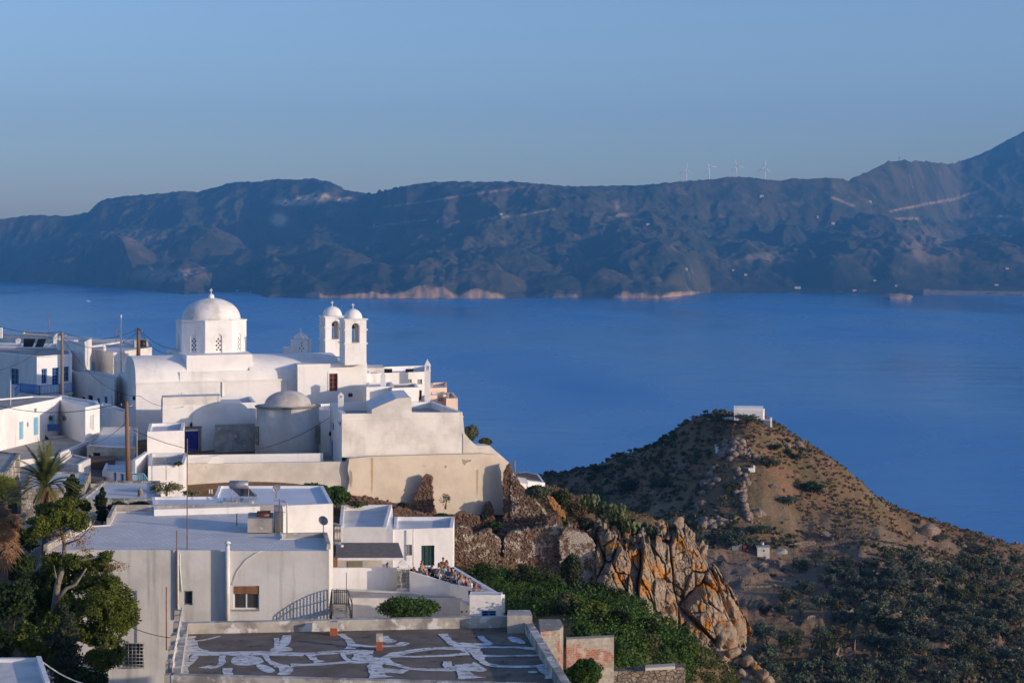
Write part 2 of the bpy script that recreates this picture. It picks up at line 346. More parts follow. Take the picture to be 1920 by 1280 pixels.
# ---------------------------------------------------------------- far hills across the bay
def interp(px, tab): return np.interp(px, [t[0] for t in tab], [t[1] for t in tab])
SKYL = [(-400, 430), (0, 411), (60, 403), (130, 405), (165, 398), (190, 375), (230, 368), (310, 362), (340, 358), (370, 360), (400, 352), (440, 341), (480, 341), (520, 335.5), (550, 337), (590, 334.5), (625, 343), (650, 357), (695, 363), (740, 352), (800, 342), (850, 340), (900, 341), (960, 340), (1040, 347), (1075, 349.5), (1150, 348), (1200, 347.5), (1290, 339), (1340, 336), (1365, 331.5), (1400, 332), (1450, 338), (1465, 339), (1485, 334), (1510, 336), (1560, 333), (1590, 338), (1640, 316), (1665, 303), (1690, 301), (1740, 303), (1780, 308), (1815, 298), (1850, 284), (1890, 262), (1920, 247), (2000, 205), (2300, 120)]
SHORE = [(-400, 526), (0, 528), (100, 533), (200, 538), (290, 546), (345, 552), (375, 550), (400, 547), (470, 547), (500, 558), (530, 558), (600, 560), (940, 560), (985, 558), (1080, 559), (1150, 560), (1230, 560), (1280, 556), (1330, 549), (1400, 549.5), (1500, 550), (1650, 552), (1920, 555), (2300, 557)]
RIDGEY = [(-400, 10500), (400, 10300), (690, 9800), (760, 8900), (1200, 9000), (1560, 9300), (1700, 10000), (1800, 11500), (2300, 12500)]
CLIFFS = [(-400, 0), (490, 0), (510, 10), (525, 9), (560, 6), (590, 26), (620, 20), (645, 14), (700, 30), (740, 24), (790, 34), (830, 36), (860, 18), (880, 30), (930, 26), (950, 5), (990, 4), (1020, 16), (1080, 14), (1090, 3), (1140, 3), (1165, 24), (1200, 18), (1250, 18), (1290, 18), (1320, 8), (1335, 0), (2300, 0)]
def smst(a, b, x): t = np.clip((x-a)/(b-a), 0, 1); return t*t*(3-2*t)
def make_hills():
    pxs = np.arange(-880, 2561, 3.0); nr = 330
    u = np.linspace(0, 1, nr); tt = np.where(u < .12, u/.12*.018, .018+(u-.12)/.88*1.122)   # dense by the shore
    PX, T = np.meshgrid(pxs, tt)
    Ys = H*F/(interp(PX, SHORE)-HY); Yr = interp(PX, RIDGEY)
    Y = Ys-25+(Yr-Ys+25)*T; X = (PX-960)*Y/F
    zr = H-(interp(PX, SKYL)-HY)*Yr/F
    cl = interp(PX, CLIFFS)
    Dn = Y-Ys
    cn = .35+1.3*fbm(X/70, Y/400, 5, 4)
    shore_z = -6+ (cl*cn)*smst(2, 34, Dn+14*(fbm(X/45, Y/400, 6, 3)-.5)*2) + 8*smst(-5, 80, Dn)
    prof = np.interp(T, [0, .25, .55, .8, 1.0, 1.15, 1.3], [0, .085, .25, .52, 1, .72, .3])
    Z = shore_z+(zr-20)*prof
    env = smst(0.02, .3, T)*(1-.55*smst(.75, 1.05, T))
    wx = X+260*(fbm(X/900, Y/900, 31, 3)-.5); wy = Y+260*(fbm(X/900, Y/900, 37, 3)-.5)
    big = fbm(wx/1500, wy/1900, 11, 3); rid = fbm(wx/900, wy/1300, 21, 6, True, .52); sm = fbm(X/140, Y/190, 41, 6, True)
    Z = Z+env*((big-.5)*170+(rid-.42)*85+(sm-.4)*46)
    # spur ridges running towards the water
    for (x0, y0, x1, y1, hgt, wd) in [(960, 8600, 780, 7300, 95, 330), (1080, 8700, 1240, 7350, 110, 300), (1290, 8900, 1480, 7500, 70, 300), (1560, 9200, 1745, 7100, 120, 330), (420, 9800, 300, 8200, 80, 450), (140, 9900, 60, 8700, 90, 420), (620, 9500, 520, 8000, 80, 350), (1850, 9000, 1900, 7400, 120, 300)]:
        a = np.array(XY(x0, y0)); b = np.array(XY(x1, y1)); d = b-a; L2 = (d*d).sum()
        t = np.clip(((wx-a[0])*d[0]+(wy-a[1])*d[1])/L2, 0, 1); dist = np.hypot(wx-a[0]-t*d[0], wy-a[1]-t*d[1])
        Z = Z+hgt*(1-t*.45)*np.exp(-(dist/wd)**2)*smst(.03, .2, T)
    # rounded foothills standing in front of one another
    for (bp, bt, bY, br) in [(340, 507, 7500, 60), (250, 498, 8300, 90), (300, 470, 9000, 110), (480, 462, 8500, 100), (430, 500, 8000, 80), (560, 512, 7300, 75), (620, 462, 8100, 95), (690, 500, 7350, 90), (800, 448, 8100, 110), (760, 515, 7000, 60), (880, 500, 7150, 85), (920, 462, 7700, 95), (1010, 440, 8200, 90), (1000, 512, 7100, 70), (1100, 405, 8500, 95), (1150, 460, 7700, 85), (1090, 500, 7200, 70), (1250, 498, 7250, 75), (1310, 525, 6950, 40), (1280, 440, 8200, 90), (1390, 455, 8200, 90), (1480, 425, 8600, 95), (1430, 500, 7500, 60), (1570, 478, 7800, 90), (1700, 440, 8100, 80), (1750, 495, 7300, 75), (1840, 440, 8600, 90), (1890, 505, 7500, 70), (180, 440, 8900, 110), (90, 470, 8700, 110), (30, 508, 8500, 70), (-60, 470, 8800, 110), (380, 425, 9100, 100), (1650, 398, 8900, 80), (880, 398, 8500, 100), (740, 395, 8700, 80), (1960, 430, 8600, 80), (130, 505, 8300, 55), (1500, 512, 7200, 60), (1640, 515, 7100, 60)]:
        cx = (bp-960)*bY/F; r0 = br*bY/F; zp = ZZ(bt, bY); dd = np.hypot((wx-cx+.12*(wy-bY))/(r0*1.25), (wy-bY)/(r0*1.9)); zb = zp*np.exp(-dd**2*1.1)*(.9+.22*fbm(wx/230, wy/330, int(bp)+7, 3, True))*smst(.03, .13, T)
        Z = np.where((T < .93) & (T > .01), np.maximum(Z, zb), Z)
    nn = fbm((X+.3*Y)/210, (Y-.3*X)/260, 141, 6, True); Z = Z+smst(.02, .14, T)*(1-.6*smst(.8, 1, T))*((nn-.42)*30+(fbm(X/70, Y/90, 151, 4)-.5)*12)
    Z = np.where(T > .03, np.maximum(Z, 4+30*T), Z)
    tgt = (HY-interp(PX[0], SKYL))/F
    for it in range(4):
        el = (Z-H)/Y; mx = el.max(0)
        wgt = smst(.45, .98, T); df = tgt-mx; kk = np.exp(-(np.arange(-12, 13)/5.0)**2); kk /= kk.sum()
        df = np.convolve(np.pad(df, 12, 'edge'), kk, 'valid'); Z = Z+df[None, :]*Y*wgt
    # colour layers
    PY = HY+(H-Z)*F/Y
    def blob(cx, cy, rx, ry, s=0): return np.exp(-(((PX-cx)/rx)**2+((PY-cy)/ry)**2)**2)*smst(.4, .55, fbm(X/45+Y/190, Y/120-X/80, 51+s, 5)+.1)
    q = blob(560, 376, 38, 9)+blob(600, 369, 20, 8)*1.2+blob(648, 375, 22, 6)+blob(523, 412, 16, 13)+blob(530, 380, 18, 5)
    def road(pts, wd=1.6):
        best = np.full(PX.shape, 1e9)
        for (a, b), (c, d) in zip(pts[:-1], pts[1:]):
            t = np.clip(((PX-a)*(c-a)+(PY-b)*(d-b))/((c-a)**2+(d-b)**2), 0, 1); best = np.minimum(best, np.hypot(PX-a-t*(c-a), PY-b-t*(d-b)))
        return np.exp(-(best/wd)**2)
    e = road([(720, 388), (800, 378), (870, 366), (1000, 349)], 1.8)+road([(1670, 396), (1740, 382), (1790, 373), (1836, 357)], 1.8)+road([(1680, 410), (1730, 410)])+road([(1820, 404), (1895, 406), (1925, 415)], 2.2)
    e = e+road([(300, 520), (340, 508), (410, 498)], 2)+road([(330, 524), (350, 515)], 3)+road([(940, 408), (1000, 399), (1040, 392)])+road([(1560, 370), (1600, 386)])+road([(690, 428), (720, 422), (800, 412)], 1.2)
    e = e+.9*np.exp(-((PX-1160)/26)**2-((PY-403)/4)**2)+.9*np.exp(-((PX-1158)/4)**2-((PY-385)/9)**2)+.8*np.exp(-((PX-1220)/60)**2-((PY-551)/0.1)**2)*0
    e = e+.8*blob(310, 515, 70, 14, 3)+.6*blob(1430, 484, 30, 10, 4)+.7*blob(1820, 549, 70, 3, 5)*2+.5*blob(270, 445, 90, 14, 6)+.5*blob(1740, 460, 60, 30, 7)
    beach = ((Dn > -2) & (Dn < 16) & (PX > 1330) & (PX < 1700))*.9+((Dn > 15) & (Dn < 160) & (PX > 1730) & (PX < 1925))*.9
    e = np.clip(e+beach, 0, 1)
    gz0, gz1 = np.gradient(Z); sl = np.abs(gz0)/np.maximum(np.abs(np.gradient(Y)[0]), .5)
    rock = np.clip((sl-.45)*1.6, 0, 1)*smst(2, 10, cl)*(T < .03)*(Z > .5)+.25*np.clip((sl-1.2), 0, .5)*(T > .1)
    ns, nc = PX.shape
    idx = np.arange(ns*nc).reshape(ns, nc)
    Fc = np.stack([idx[:-1, :-1], idx[:-1, 1:], idx[1:, 1:], idx[1:, :-1]], -1).reshape(-1, 4)
    m = mat('far scrub hills', (.044, .050, .032), (.098, .082, .050), .004, 9, rough=1, lo=.38, hi=.62, col3=(.15, .115, .07), scale3=.009, lo3=.56, hi3=.68,
            bump=.6, bscale=.03, bdist=9, spec=.05, attr=[('earth', (.38, .27, .18)), ('rock', (.50, .32, .20)), ('quarry', (.60, .42, .26))])
    o = mesh_np('hills', np.stack([X, Y, Z], -1).reshape(-1, 3), Fc, m, smooth=True)
    for an, A in (('earth', e), ('rock', rock), ('quarry', np.clip(q, 0, 1))):
        at = o.data.attributes.new(an, 'FLOAT', 'POINT'); at.data.foreach_set('value', A.astype(np.float32).ravel())
    tag(o, 'long range of scrub covered hills across the bay with low pale sea cliffs', 'hills', kind='structure')
    return pxs, T, Y, Z
HILL = make_hills()
def hill_point(px, py):          # first point of the far hills seen along a ray
    pxs, T, Y, Z = HILL; c = int(round((px-pxs[0])/3.0)); el = HY+(H-Z[:, c])*F/Y[:, c]
    k = np.argmax(el <= py); k = max(k, 1)
    return Vector(((px-960)*Y[k, c]/F, Y[k, c], Z[k, c]))

# ---------------------------------------------------------------- near land
def cp(px, py, Y): return (*XY(px, Y), ZZ(py, Y))
CP = []
for t in [(1385, 790, 537), (1440, 795, 532), (1330, 789, 540), (1385, 797, 527), (1410, 780, 545), (1490, 824, 537), (1500, 836, 535), (1545, 862, 537), (1590, 890, 537), (1660, 955, 545), (1700, 962, 585), (1760, 985, 590), (1850, 1011, 590), (1920, 1039, 590), (2050, 1090, 590),
          (1290, 798, 545), (1265, 815, 550), (1200, 850, 565), (1110, 875, 585), (1040, 893, 600), (900, 915, 600),
          (1385, 850, 515), (1385, 920, 500), (1385, 985, 482), (1290, 880, 525), (1290, 940, 505), (1290, 1000, 480), (1450, 850, 520), (1450, 920, 503), (1450, 985, 484), (1500, 900, 517), (1500, 960, 500), (1500, 1005, 484), (1600, 960, 507), (1600, 1008, 484), (1700, 1012, 520), (1800, 1045, 505), (1880, 1060, 530),
          (1200, 900, 545), (1200, 960, 515), (1100, 930, 560), (1100, 965, 530), (1250, 1010, 472), (1150, 1010, 480),
          (1350, 1035, 462), (1450, 1048, 463), (1600, 1048, 458), (1750, 1080, 442), (1900, 1090, 482), (1900, 1150, 432), (1900, 1280, 366), (1700, 1280, 362), (1500, 1280, 360), (1500, 1180, 402), (1400, 1180, 397), (1420, 1110, 430), (1300, 1280, 350), (1300, 1150, 410), (1700, 1180, 404), (1800, 1180, 410), (2100, 1280, 380), (1300, 1060, 450)]: CP.append(cp(*t))
for (px, Y, z) in [(1385, 640, 105), (1500, 640, 95), (1600, 640, 85), (1700, 660, 72), (1900, 680, 55), (2100, 700, 40), (1290, 640, 105), (1200, 650, 95), (1100, 660, 85), (1000, 680, 70), (850, 680, 40), (1385, 800, 20), (1800, 800, 5), (1100, 800, 0), (2200, 850, -20), (700, 800, -20),
                   (900, 480, 80), (900, 350, 95), (1000, 400, 108), (1150, 330, 112), (1150, 260, 125), (1000, 260, 130), (900, 240, 140), (700, 240, 150), (500, 260, 150), (300, 270, 150), (0, 280, 150), (-200, 280, 150), (600, 360, 80), (200, 380, 70), (-200, 380, 70), (300, 600, -10), (0, 800, -30), (700, 600, 10),
                   (1450, 300, 114), (1450, 235, 122), (1450, 190, 138), (1450, 160, 152), (1700, 300, 110), (1700, 220, 118), (1700, 150, 135), (1900, 300, 110), (2100, 200, 118), (1600, 110, 150), (1900, 110, 145), (2200, 110, 140), (1300, 280, 118), (1300, 210, 140), (1200, 200, 155), (1100, 205, 158),
                   (1400, 150, 157), (1300, 165, 163), (1250, 175, 166), (1200, 185, 165)]: CP.append((*XY(px, Y), z))
for t in [(1000, 1110, 140), (1100, 1130, 138), (1100, 1285, 100), (1200, 1290, 108), (1300, 1285, 120), (1380, 1290, 132), (1250, 1180, 140), (1200, 1150, 140), (1340, 1255, 140), (950, 1090, 142), (880, 1088, 140), (1000, 1160, 118),
          (1000, 915, 167), (1050, 930, 164), (1110, 965, 160), (1200, 990, 158), (1260, 1005, 160), (960, 985, 157), (900, 985, 154), (1000, 1012, 151), (1045, 985, 155), (900, 1060, 145), (1000, 1070, 147), (1060, 1075, 150)]: CP.append(cp(*t))
for (px, Y, z) in [(750, 137, 174), (750, 150, 176.5), (650, 128, 173), (700, 110, 172.5), (800, 118, 172.5), (400, 128, 176), (200, 125, 176), (0, 125, 176), (0, 150, 178), (200, 150, 178.5), (400, 160, 180.3), (550, 160, 180.3), (300, 185, 180.5), (550, 185, 180.5), (0, 190, 180), (150, 190, 180), (-200, 190, 178), (700, 175, 180), (800, 175, 180), (800, 200, 178), (600, 210, 178), (300, 215, 178), (0, 225, 176), (880, 185, 174),
                   (300, 103, 173.5), (100, 95, 172), (-100, 95, 172), (0, 70, 172), (300, 70, 174), (600, 70, 174), (900, 70, 173), (1100, 75, 172), (600, 95, 173.5), (900, 100, 173.5), (600, 40, 172), (1500, 50, 165), (0, 40, 172), (1200, 45, 170), (1300, 80, 166)]: CP.append((*XY(px, Y), z))
CP = np.array(CP, float)
def _k(d2): return np.sqrt(d2+36)
_A = _k(((CP[:, None, :2]-CP[None, :, :2])**2).sum(-1)); _n = len(CP)
_M = np.zeros((_n+1, _n+1)); _M[:_n, :_n] = _A+0*np.eye(_n); _M[:_n, _n] = 1; _M[_n, :_n] = 1
_W = np.linalg.solve(_M, np.append(CP[:, 2], 0))
def terr0(X, Y):
    X = np.asarray(X, float).ravel(); Y = np.asarray(Y, float).ravel(); out = np.empty(len(X))
    for s in range(0, len(X), 20000):
        d2 = (X[s:s+20000, None]-CP[None, :, 0])**2+(Y[s:s+20000, None]-CP[None, :, 1])**2
        out[s:s+20000] = _k(d2) @ _W[:_n]+_W[_n]
    return out
def terr(X, Y):
    X = np.asarray(X, float).ravel(); Y = np.asarray(Y, float).ravel(); z = terr0(X, Y)
    px = 960+F*X/Y
    far = smst(230, 330, Y)
    far = far*(.12+.88*smst(7, 26, np.hypot(X-68, Y-536)))
    z = z+far*((fbm(X/24, Y/24, 61, 5)-.5)*4.4+(fbm(X/6, Y/6, 67, 4, True)-.4)*1.7)+(1-far)*(fbm(X/4, Y/4, 71, 4)-.5)*.6*smst(1000, 1100, px)
    # cultivation terraces in the valley
    tm = smst(300, 350, Y)*(1-smst(458, 478, Y))*smst(1240, 1300, px)*smst(.25, .45, fbm(X/60, Y/60, 77, 2)+.12)
    st = 1.9; q = z/st+.35*(fbm(X/30, Y/30, 79, 2)-.5)*2; fl = np.floor(q); fr = q-fl
    zt = (fl+smst(.72, .95, fr)+.1*fr-.35*(fbm(X/30, Y/30, 79, 2)-.5)*2)*st
    return z*(1-tm)+zt*tm
def make_land():
    pxs = np.arange(-600, 2560, 6.0); ys = np.exp(np.linspace(math.log(30), math.log(1000), 430))
    PX, Y = np.meshgrid(pxs, ys); X = (PX-960)*Y/F
    Z = terr(X, Y).reshape(Y.shape)
    PY = HY+(H-Z)*F/Y
    ns, nc = PX.shape; idx = np.arange(ns*nc).reshape(ns, nc)
    Fc = np.stack([idx[:-1, :-1], idx[:-1, 1:], idx[1:, 1:], idx[1:, :-1]], -1).reshape(-1, 4)
    def road(pts, wd):
        best = np.full(PX.shape, 1e9)
        for (a, b), (c, d) in zip(pts[:-1], pts[1:]):
            t = np.clip(((PX-a)*(c-a)+(PY-b)*(d-b))/((c-a)**2+(d-b)**2), 0, 1); best = np.minimum(best, np.hypot(PX-a-t*(c-a), (PY-b-t*(d-b))*1.5))
        return smst(1, .3, best/wd)
    far = Y > 300
    e = (road([(1345, 1040), (1400, 1045), (1450, 1046), (1470, 1040), (1520, 1032), (1560, 1026)], 9)+road([(1330, 1003), (1400, 1012), (1480, 1010), (1620, 1010)], 5)+road([(1560, 1010), (1700, 1015), (1760, 1030)], 6)
         + road([(1350, 1075), (1460, 1085)], 10)+road([(1400, 1130), (1480, 1128)], 8)+road([(1420, 1170), (1560, 1150)], 10)+road([(1400, 1210), (1520, 1205)], 8)+road([(1690, 1110), (1650, 1150), (1640, 1170)], 9)
         + road([(1610, 1180), (1700, 1195), (1860, 1200)], 10)+road([(1740, 975), (1760, 990), (1740, 1030)], 12)+road([(1700, 965), (1830, 1010), (1920, 1060)], 7))*far
    r = (fbm(X/9, Y/9, 91, 4)*smst(.55, .75, fbm(X/35, Y/35, 95, 3)+.1))*far
    m = mat('dry scrub ground', (.235, .14, .082), (.15, .115, .06), .10, 9, rough=1, lo=.36, hi=.6, col3=(.22, .13, .08), scale3=.28, lo3=.5, hi3=.72, bump=1, bscale=.5, bdist=.8, spec=.05,
            attr=[('earth', (.27, .145, .08)), ('stony', (.26, .20, .155))])
    o = mesh_np('hillside', np.stack([X, Y, Z], -1).reshape(-1, 3), Fc, m, smooth=True)
    for an, A in (('earth', np.clip(e, 0, 1)), ('stony', np.clip(r, 0, 1))):
        at = o.data.attributes.new(an, 'FLOAT', 'POINT'); at.data.foreach_set('value', A.astype(np.float32).ravel())
    tag(o, 'brown scrubby hillside with conical knoll and old terraces above the sea', 'hillside', kind='structure')
    return pxs, ys, Z, PY
LAND = make_land()
def land_point(px, py, ymin=230):    # where a ray through the photo meets the near land
    pxs, ys, Z, PY = LAND; fx = (px-pxs[0])/6.0; c = int(fx); a = fx-c
    col = PY[:, c]*(1-a)+PY[:, c+1]*a
    k = int(np.argmax((ys > ymin) & (col <= py)))
    if k == 0: return None
    p0, p1 = col[k-1], col[k]; t = 0 if p0 == p1 or p0 < py else (p0-py)/(p0-p1)
    y = ys[k-1]+(ys[k]-ys[k-1])*t; x = (px-960)*y/F
    return Vector((x, y, float(terr([x], [y])[0])))

# ---------------------------------------------------------------- air
def make_haze():
    m = bpy.data.materials.new('haze'); m.use_nodes = True; N = m.node_tree.nodes; L = m.node_tree.links
    N.remove(N['Principled BSDF']); v = N.new('ShaderNodeVolumePrincipled')
    v.inputs['Color'].default_value = (.11, .43, 1.0, 1); v.inputs['Density'].default_value = HAZE_D; v.inputs['Anisotropy'].default_value = 0
    L.new(v.outputs[0], N['Material Output'].inputs['Volume'])
    mb = MB(); mb.prism([(-7500, -2000), (7500, -2000), (7500, 13900), (-7500, 13900)], -40, 1250)
    tag(mb.build('haze', m), 'thin blue evening haze over the bay', 'haze', kind='stuff')
HAZE_D = 6.5e-5
make_haze()
# ---------------------------------------------------------------- building kit
def inset(pts, d):
    n = len(pts); out = []
    for i in range(n):
        a = Vector(pts[i-1]); b = Vector(pts[i]); c = Vector(pts[(i+1) % n])
        e1 = (b-a).normalized(); e2 = (c-b).normalized()
        n1 = Vector((-e1.y, e1.x)); n2 = Vector((-e2.y, e2.x))
        k = 1+n1.dot(n2); m = (n1+n2)/max(k, .35)
        out.append((b.x+m.x*d, b.y+m.y*d))
    return out
def edge_hit(a, b, px):          # parameter along a-b where photo column px crosses it
    q = (px-960)/F; d = (b[0]-a[0])-q*(b[1]-a[1])
    t = (q*a[1]-a[0])/d; return t, (a[0]+(b[0]-a[0])*t, a[1]+(b[1]-a[1])*t)
class Face:                       # a vertical wall plane, u along it, n outwards
    def __init__(s, a, b):
        s.a = Vector(a); s.b = Vector(b); s.L = (s.b-s.a).length; s.e = (s.b-s.a)/s.L; s.n = Vector((s.e.y, -s.e.x))
        s.yaw = math.atan2(s.e.y, s.e.x)
    def u(s, px): return edge_hit(s.a, s.b, px)[0]*s.L
    def z(s, px, py): return ZZ(py, edge_hit(s.a, s.b, px)[1][1])
    def pt(s, u, z, out=0): p = s.a+s.e*u+s.n*out; return Vector((p.x, p.y, z))
    def rect(s, r):
        xm = (r[0]+r[2])/2; return s.u(r[0]), s.u(r[2]), s.z(xm, r[3]), s.z(xm, r[1])
def wallgrid(mb, fc, z0, z1, rects, depth=.16, mi=0):
    us = sorted({0, fc.L}|{max(0, min(fc.L, r[0])) for r in rects}|{max(0, min(fc.L, r[1])) for r in rects})
    zs = sorted({z0, z1}|{max(z0, r[2]) for r in rects}|{min(z1, r[3]) for r in rects})
    for i in range(len(us)-1):
        for j in range(len(zs)-1):
            um, zm = (us[i]+us[i+1])/2, (zs[j]+zs[j+1])/2
            if any(r[0] < um < r[1] and r[2] < zm < r[3] for r in rects): continue
            mb.add([fc.pt(us[i], zs[j]), fc.pt(us[i+1], zs[j]), fc.pt(us[i+1], zs[j+1]), fc.pt(us[i], zs[j+1])], [(0, 1, 2, 3)], mi)
    for r in rects:
        q = [(r[0], r[2]), (r[1], r[2]), (r[1], r[3]), (r[0], r[3])]
        for k in range(4):
            (u0, y0), (u1, y1) = q[k], q[(k+1) % 4]
            mb.add([fc.pt(u0, y0), fc.pt(u0, y0, -depth), fc.pt(u1, y1, -depth), fc.pt(u1, y1)], [(0, 1, 2, 3)], mi)
def bar(mb, fc, u0, u1, z0, z1, o0, o1, mi=0):   # block standing between depths o0 < o1 in front of the wall plane
    p = [fc.pt(u0, z0, o0), fc.pt(u1, z0, o0), fc.pt(u1, z0, o1), fc.pt(u0, z0, o1)]
    vs = p+[Vector((q.x, q.y, z1)) for q in p]
    mb.add(vs, [(0, 1, 2, 3), (7, 6, 5, 4), (1, 0, 4, 5), (2, 1, 5, 6), (3, 2, 6, 7), (0, 3, 7, 4)], mi)
def fill(fc, r, kind, root, depth=.16):
    u0, u1, z0, z1 = r; w = u1-u0; h = z1-z0; d = -depth
    def frame(m, t=.06, name='window', mull=0, trans=0):
        f = MB()
        bar(f, fc, u0, u0+t, z0, z1, d-.02, d+.05); bar(f, fc, u1-t, u1, z0, z1, d-.02, d+.05)
        bar(f, fc, u0+t, u1-t, z1-t, z1, d-.02, d+.05); bar(f, fc, u0+t, u1-t, z0, z0+t, d-.02, d+.05)
        for k in range(mull): c = u0+w*(k+1)/(mull+1); bar(f, fc, c-t*.45, c+t*.45, z0+t, z1-t, d-.018, d+.045)
        for k in range(trans): c = z0+h*(k+1)/(trans+1); bar(f, fc, u0+t, u1-t, c-t*.3, c+t*.3, d-.016, d+.04)
        return f.build(name, m, root)
    def pane(par, m=None, inset_=.02, name='pane'):
        g = MB(); bar(g, fc, u0+inset_, u1-inset_, z0+inset_, z1-inset_, d-.06, d-.012); return g.build(name, m or glass, par)
    if kind == 'blue': f = frame(bluepaint, .09, mull=1, trans=2); pane(f)
    elif kind == 'bluedoor':
        f = frame(bluepaint, .09, 'door', 1, 4); pane(f)
    elif kind == 'shut' or kind == 'shutblue':
        f = frame(lightblue, .05, 'window'); s_ = MB(); mm = lightblue
        for k in range(2): bar(s_, fc, u0+.03+k*w/2, u0+w/2-.02+k*w/2, z0+.03, z1-.03, d-.02, d+.07)
        s_.build('shutter', mm, f)
    elif kind == 'white': f = frame(whitepvc, .08, mull=1); pane(f)
    elif kind == 'small': f = frame(greyframe, .07); pane(f)
    elif kind == 'grey': f = frame(greyframe, .12, mull=1); pane(f, white_old)
    elif kind == 'green': f = frame(greendoor, .06, 'door', 2); pane(f, greendoor, .02, 'panel')
    elif kind == 'red':
        f = frame(redwood, .1, mull=1, trans=3); pane(f)
    elif kind == 'deep':
        f = frame(deepblue, .08, 'door', 1, 3); pane(f, deepblue, .02, 'panel')
    elif kind == 'dark': f = frame(greyframe, .04); pane(f, darkhole)
    elif kind == 'blank': f = frame(white_old, .05); pane(f, white_old)
    return f
def house(name, label, pts, zt, z0, wall=white, roofm=roofwhite, cat='house', group=None, drop=.35, th=.25, ops={}, parapet=True, depth=.16, root=None):
    """pts: (px, Y) corners counter-clockwise seen from above; ops: {edge: [(px0,py0,px1,py1,kind)]}"""
    xy = [XY(*p) for p in pts]; n = len(xy)
    if root is None:
        cx = sum(p[0] for p in xy)/n; cy = sum(p[1] for p in xy)/n
        root = thing(name, label, cat, (cx, cy, z0), group)
    mb = MB(); fills = []
    for i in range(n):
        fc = Face(xy[i], xy[(i+1) % n]); rs = []
        for o in ops.get(i, []):
            r = fc.rect(o[:4]); r = (min(r[0], r[1]), max(r[0], r[1]), r[2], r[3]); rs.append(r); fills.append((fc, r, o[4]))
        wallgrid(mb, fc, z0, zt, rs, depth)
    if parapet:
        ins = inset(xy, th)
        for i in range(n):
            j = (i+1) % n
            mb.add([(*xy[i], zt), (*xy[j], zt), (*ins[j], zt), (*ins[i], zt)], [(0, 1, 2, 3)])
            mb.add([(*ins[i], zt), (*ins[j], zt), (*ins[j], zt-drop), (*ins[i], zt-drop)], [(0, 1, 2, 3)])
        rf = MB(); ins2 = inset(xy, th-.02); rf.prism(ins2, zt-drop-.12, zt-drop); 
    else:
        rf = MB(); rf.prism(inset(xy, .004), zt-.15, zt+.003)
    mb.build('wall', wall, root)
    rf.build('roof', roofm, root)
    for fc, r, k in fills: fill(fc, r, k, root, depth)
    root['z'] = zt; del root['z']
    return root
def block(name, label, pts, zt, z0, m, cat, group=None, miT=None, **k):
    xy = [XY(*p) for p in pts]; mb = MB(); mb.prism(xy, z0, zt, **k)
    return tag(mb.build(name, m), label, cat, group)
def antenna(label, px, py0, py1, Y, m=rust, r=.03, bars=2, name='antenna'):
    a = P(px, py1, Y); b = P(px, py0, Y)
    root = thing(name, label, 'antenna', tuple(a))
    mb = MB(); mb.tube([a, b], r, 6); mb.build('mast', m, root)
    if bars:
        mb = MB(); h = b.z
        for k in range(bars):
            z = h-.1-.35*k; mb.tube([(a.x-.35, a.y, z), (a.x+.35, a.y+.1, z)], r*.5, 4)
            for q in range(5): mb.tube([(a.x-.3+.15*q, a.y-.2, z), (a.x-.3+.15*q, a.y+.2, z)], r*.35, 4)
        mb.build('aerial', m, root)
    return root
def pole(label, px, py0, py1, Y, m=polewood, r=.13, arms=True, dx=0):
    a = P(px+dx, py1, Y); b = P(px, py0, Y)
    root = thing('utility_pole', label, 'utility pole', tuple(a))
    MB().tube([a, (a+b)/2, b], [r*1.15, r, r*.8], 10).build('shaft', m, root)
    if arms:
        mb = MB(); mb.tube([b+Vector((-.45, 0, -.35)), b+Vector((.45, 0, -.35))], .04, 5)
        mb.build('crossarm', metalgrey, root)
        for s_ in (-.4, .4): MB().lathe(tuple(b+Vector((s_, 0, -.33))), [(.02, 0), (.06, .04), (.06, .12), (.03, .18)], 8).build('insulator', darkstone, root)
    return b
def wire(label, p, q, sag, r=.025, m=cable, name='overhead_cable'):
    pts = [p.lerp(q, t/14)+Vector((0, 0, -sag*4*(t/14)*(1-t/14))) for t in range(15)]
    return tag(MB().tube(pts, r, 5).build(name, m), label, 'cable', 'overhead cables between the poles')
def chimney(label, px, pytop, pybase, Y, wpx, m=white, cap='roof', mc=None, group=None):
    w_ = wpx*Y/F; b = P(px, pybase, Y); t = P(px, pytop, Y); h = t.z-b.z
    root = thing('chimney', label, 'chimney', tuple(b), group)
    capm = mc or m
    if cap == 'roof':
        hb = h*.84
        MB().box(tuple(b), (w_*.86, w_*.86, hb*.86)).build('shaft', m, root)
        mb = MB(); mb.box((b.x, b.y, b.z+hb*.86), (w_, w_, .06))
        for sx in (-1, 1):
            for sy in (-1, 1): mb.box((b.x+sx*w_*.33, b.y+sy*w_*.33, b.z+hb*.86+.06), (w_*.22, w_*.22, hb*.14-.06))
        zt = b.z+hb; mb.add([(b.x-w_/2, b.y-w_/2, zt), (b.x+w_/2, b.y-w_/2, zt), (b.x+w_/2, b.y+w_/2, zt), (b.x-w_/2, b.y+w_/2, zt), (b.x, b.y, b.z+h)], [(3, 2, 1, 0), (0, 1, 4), (1, 2, 4), (2, 3, 4), (3, 0, 4)])
        mb.build('cowl', capm, root)
    elif cap == 'pot':
        MB().lathe(tuple(b), [(w_*.5, 0), (w_*.42, h*.55), (w_*.5, h*.6), (w_*.5, h*.66), (w_*.2, h*.85), (.03, h)], 10).build('shaft', m, root)
    else:
        MB().box(tuple(b), (w_, w_, h)).build('shaft', m, root)
    return root
def cross(root, c, h, m=white):      # c = foot point
    mb = MB(); mb.box(tuple(c), (.07, .07, h)); mb.box((c.x, c.y, c.z+h*.62), (h*.5, .065, .08)); mb.build('cross', m, root)
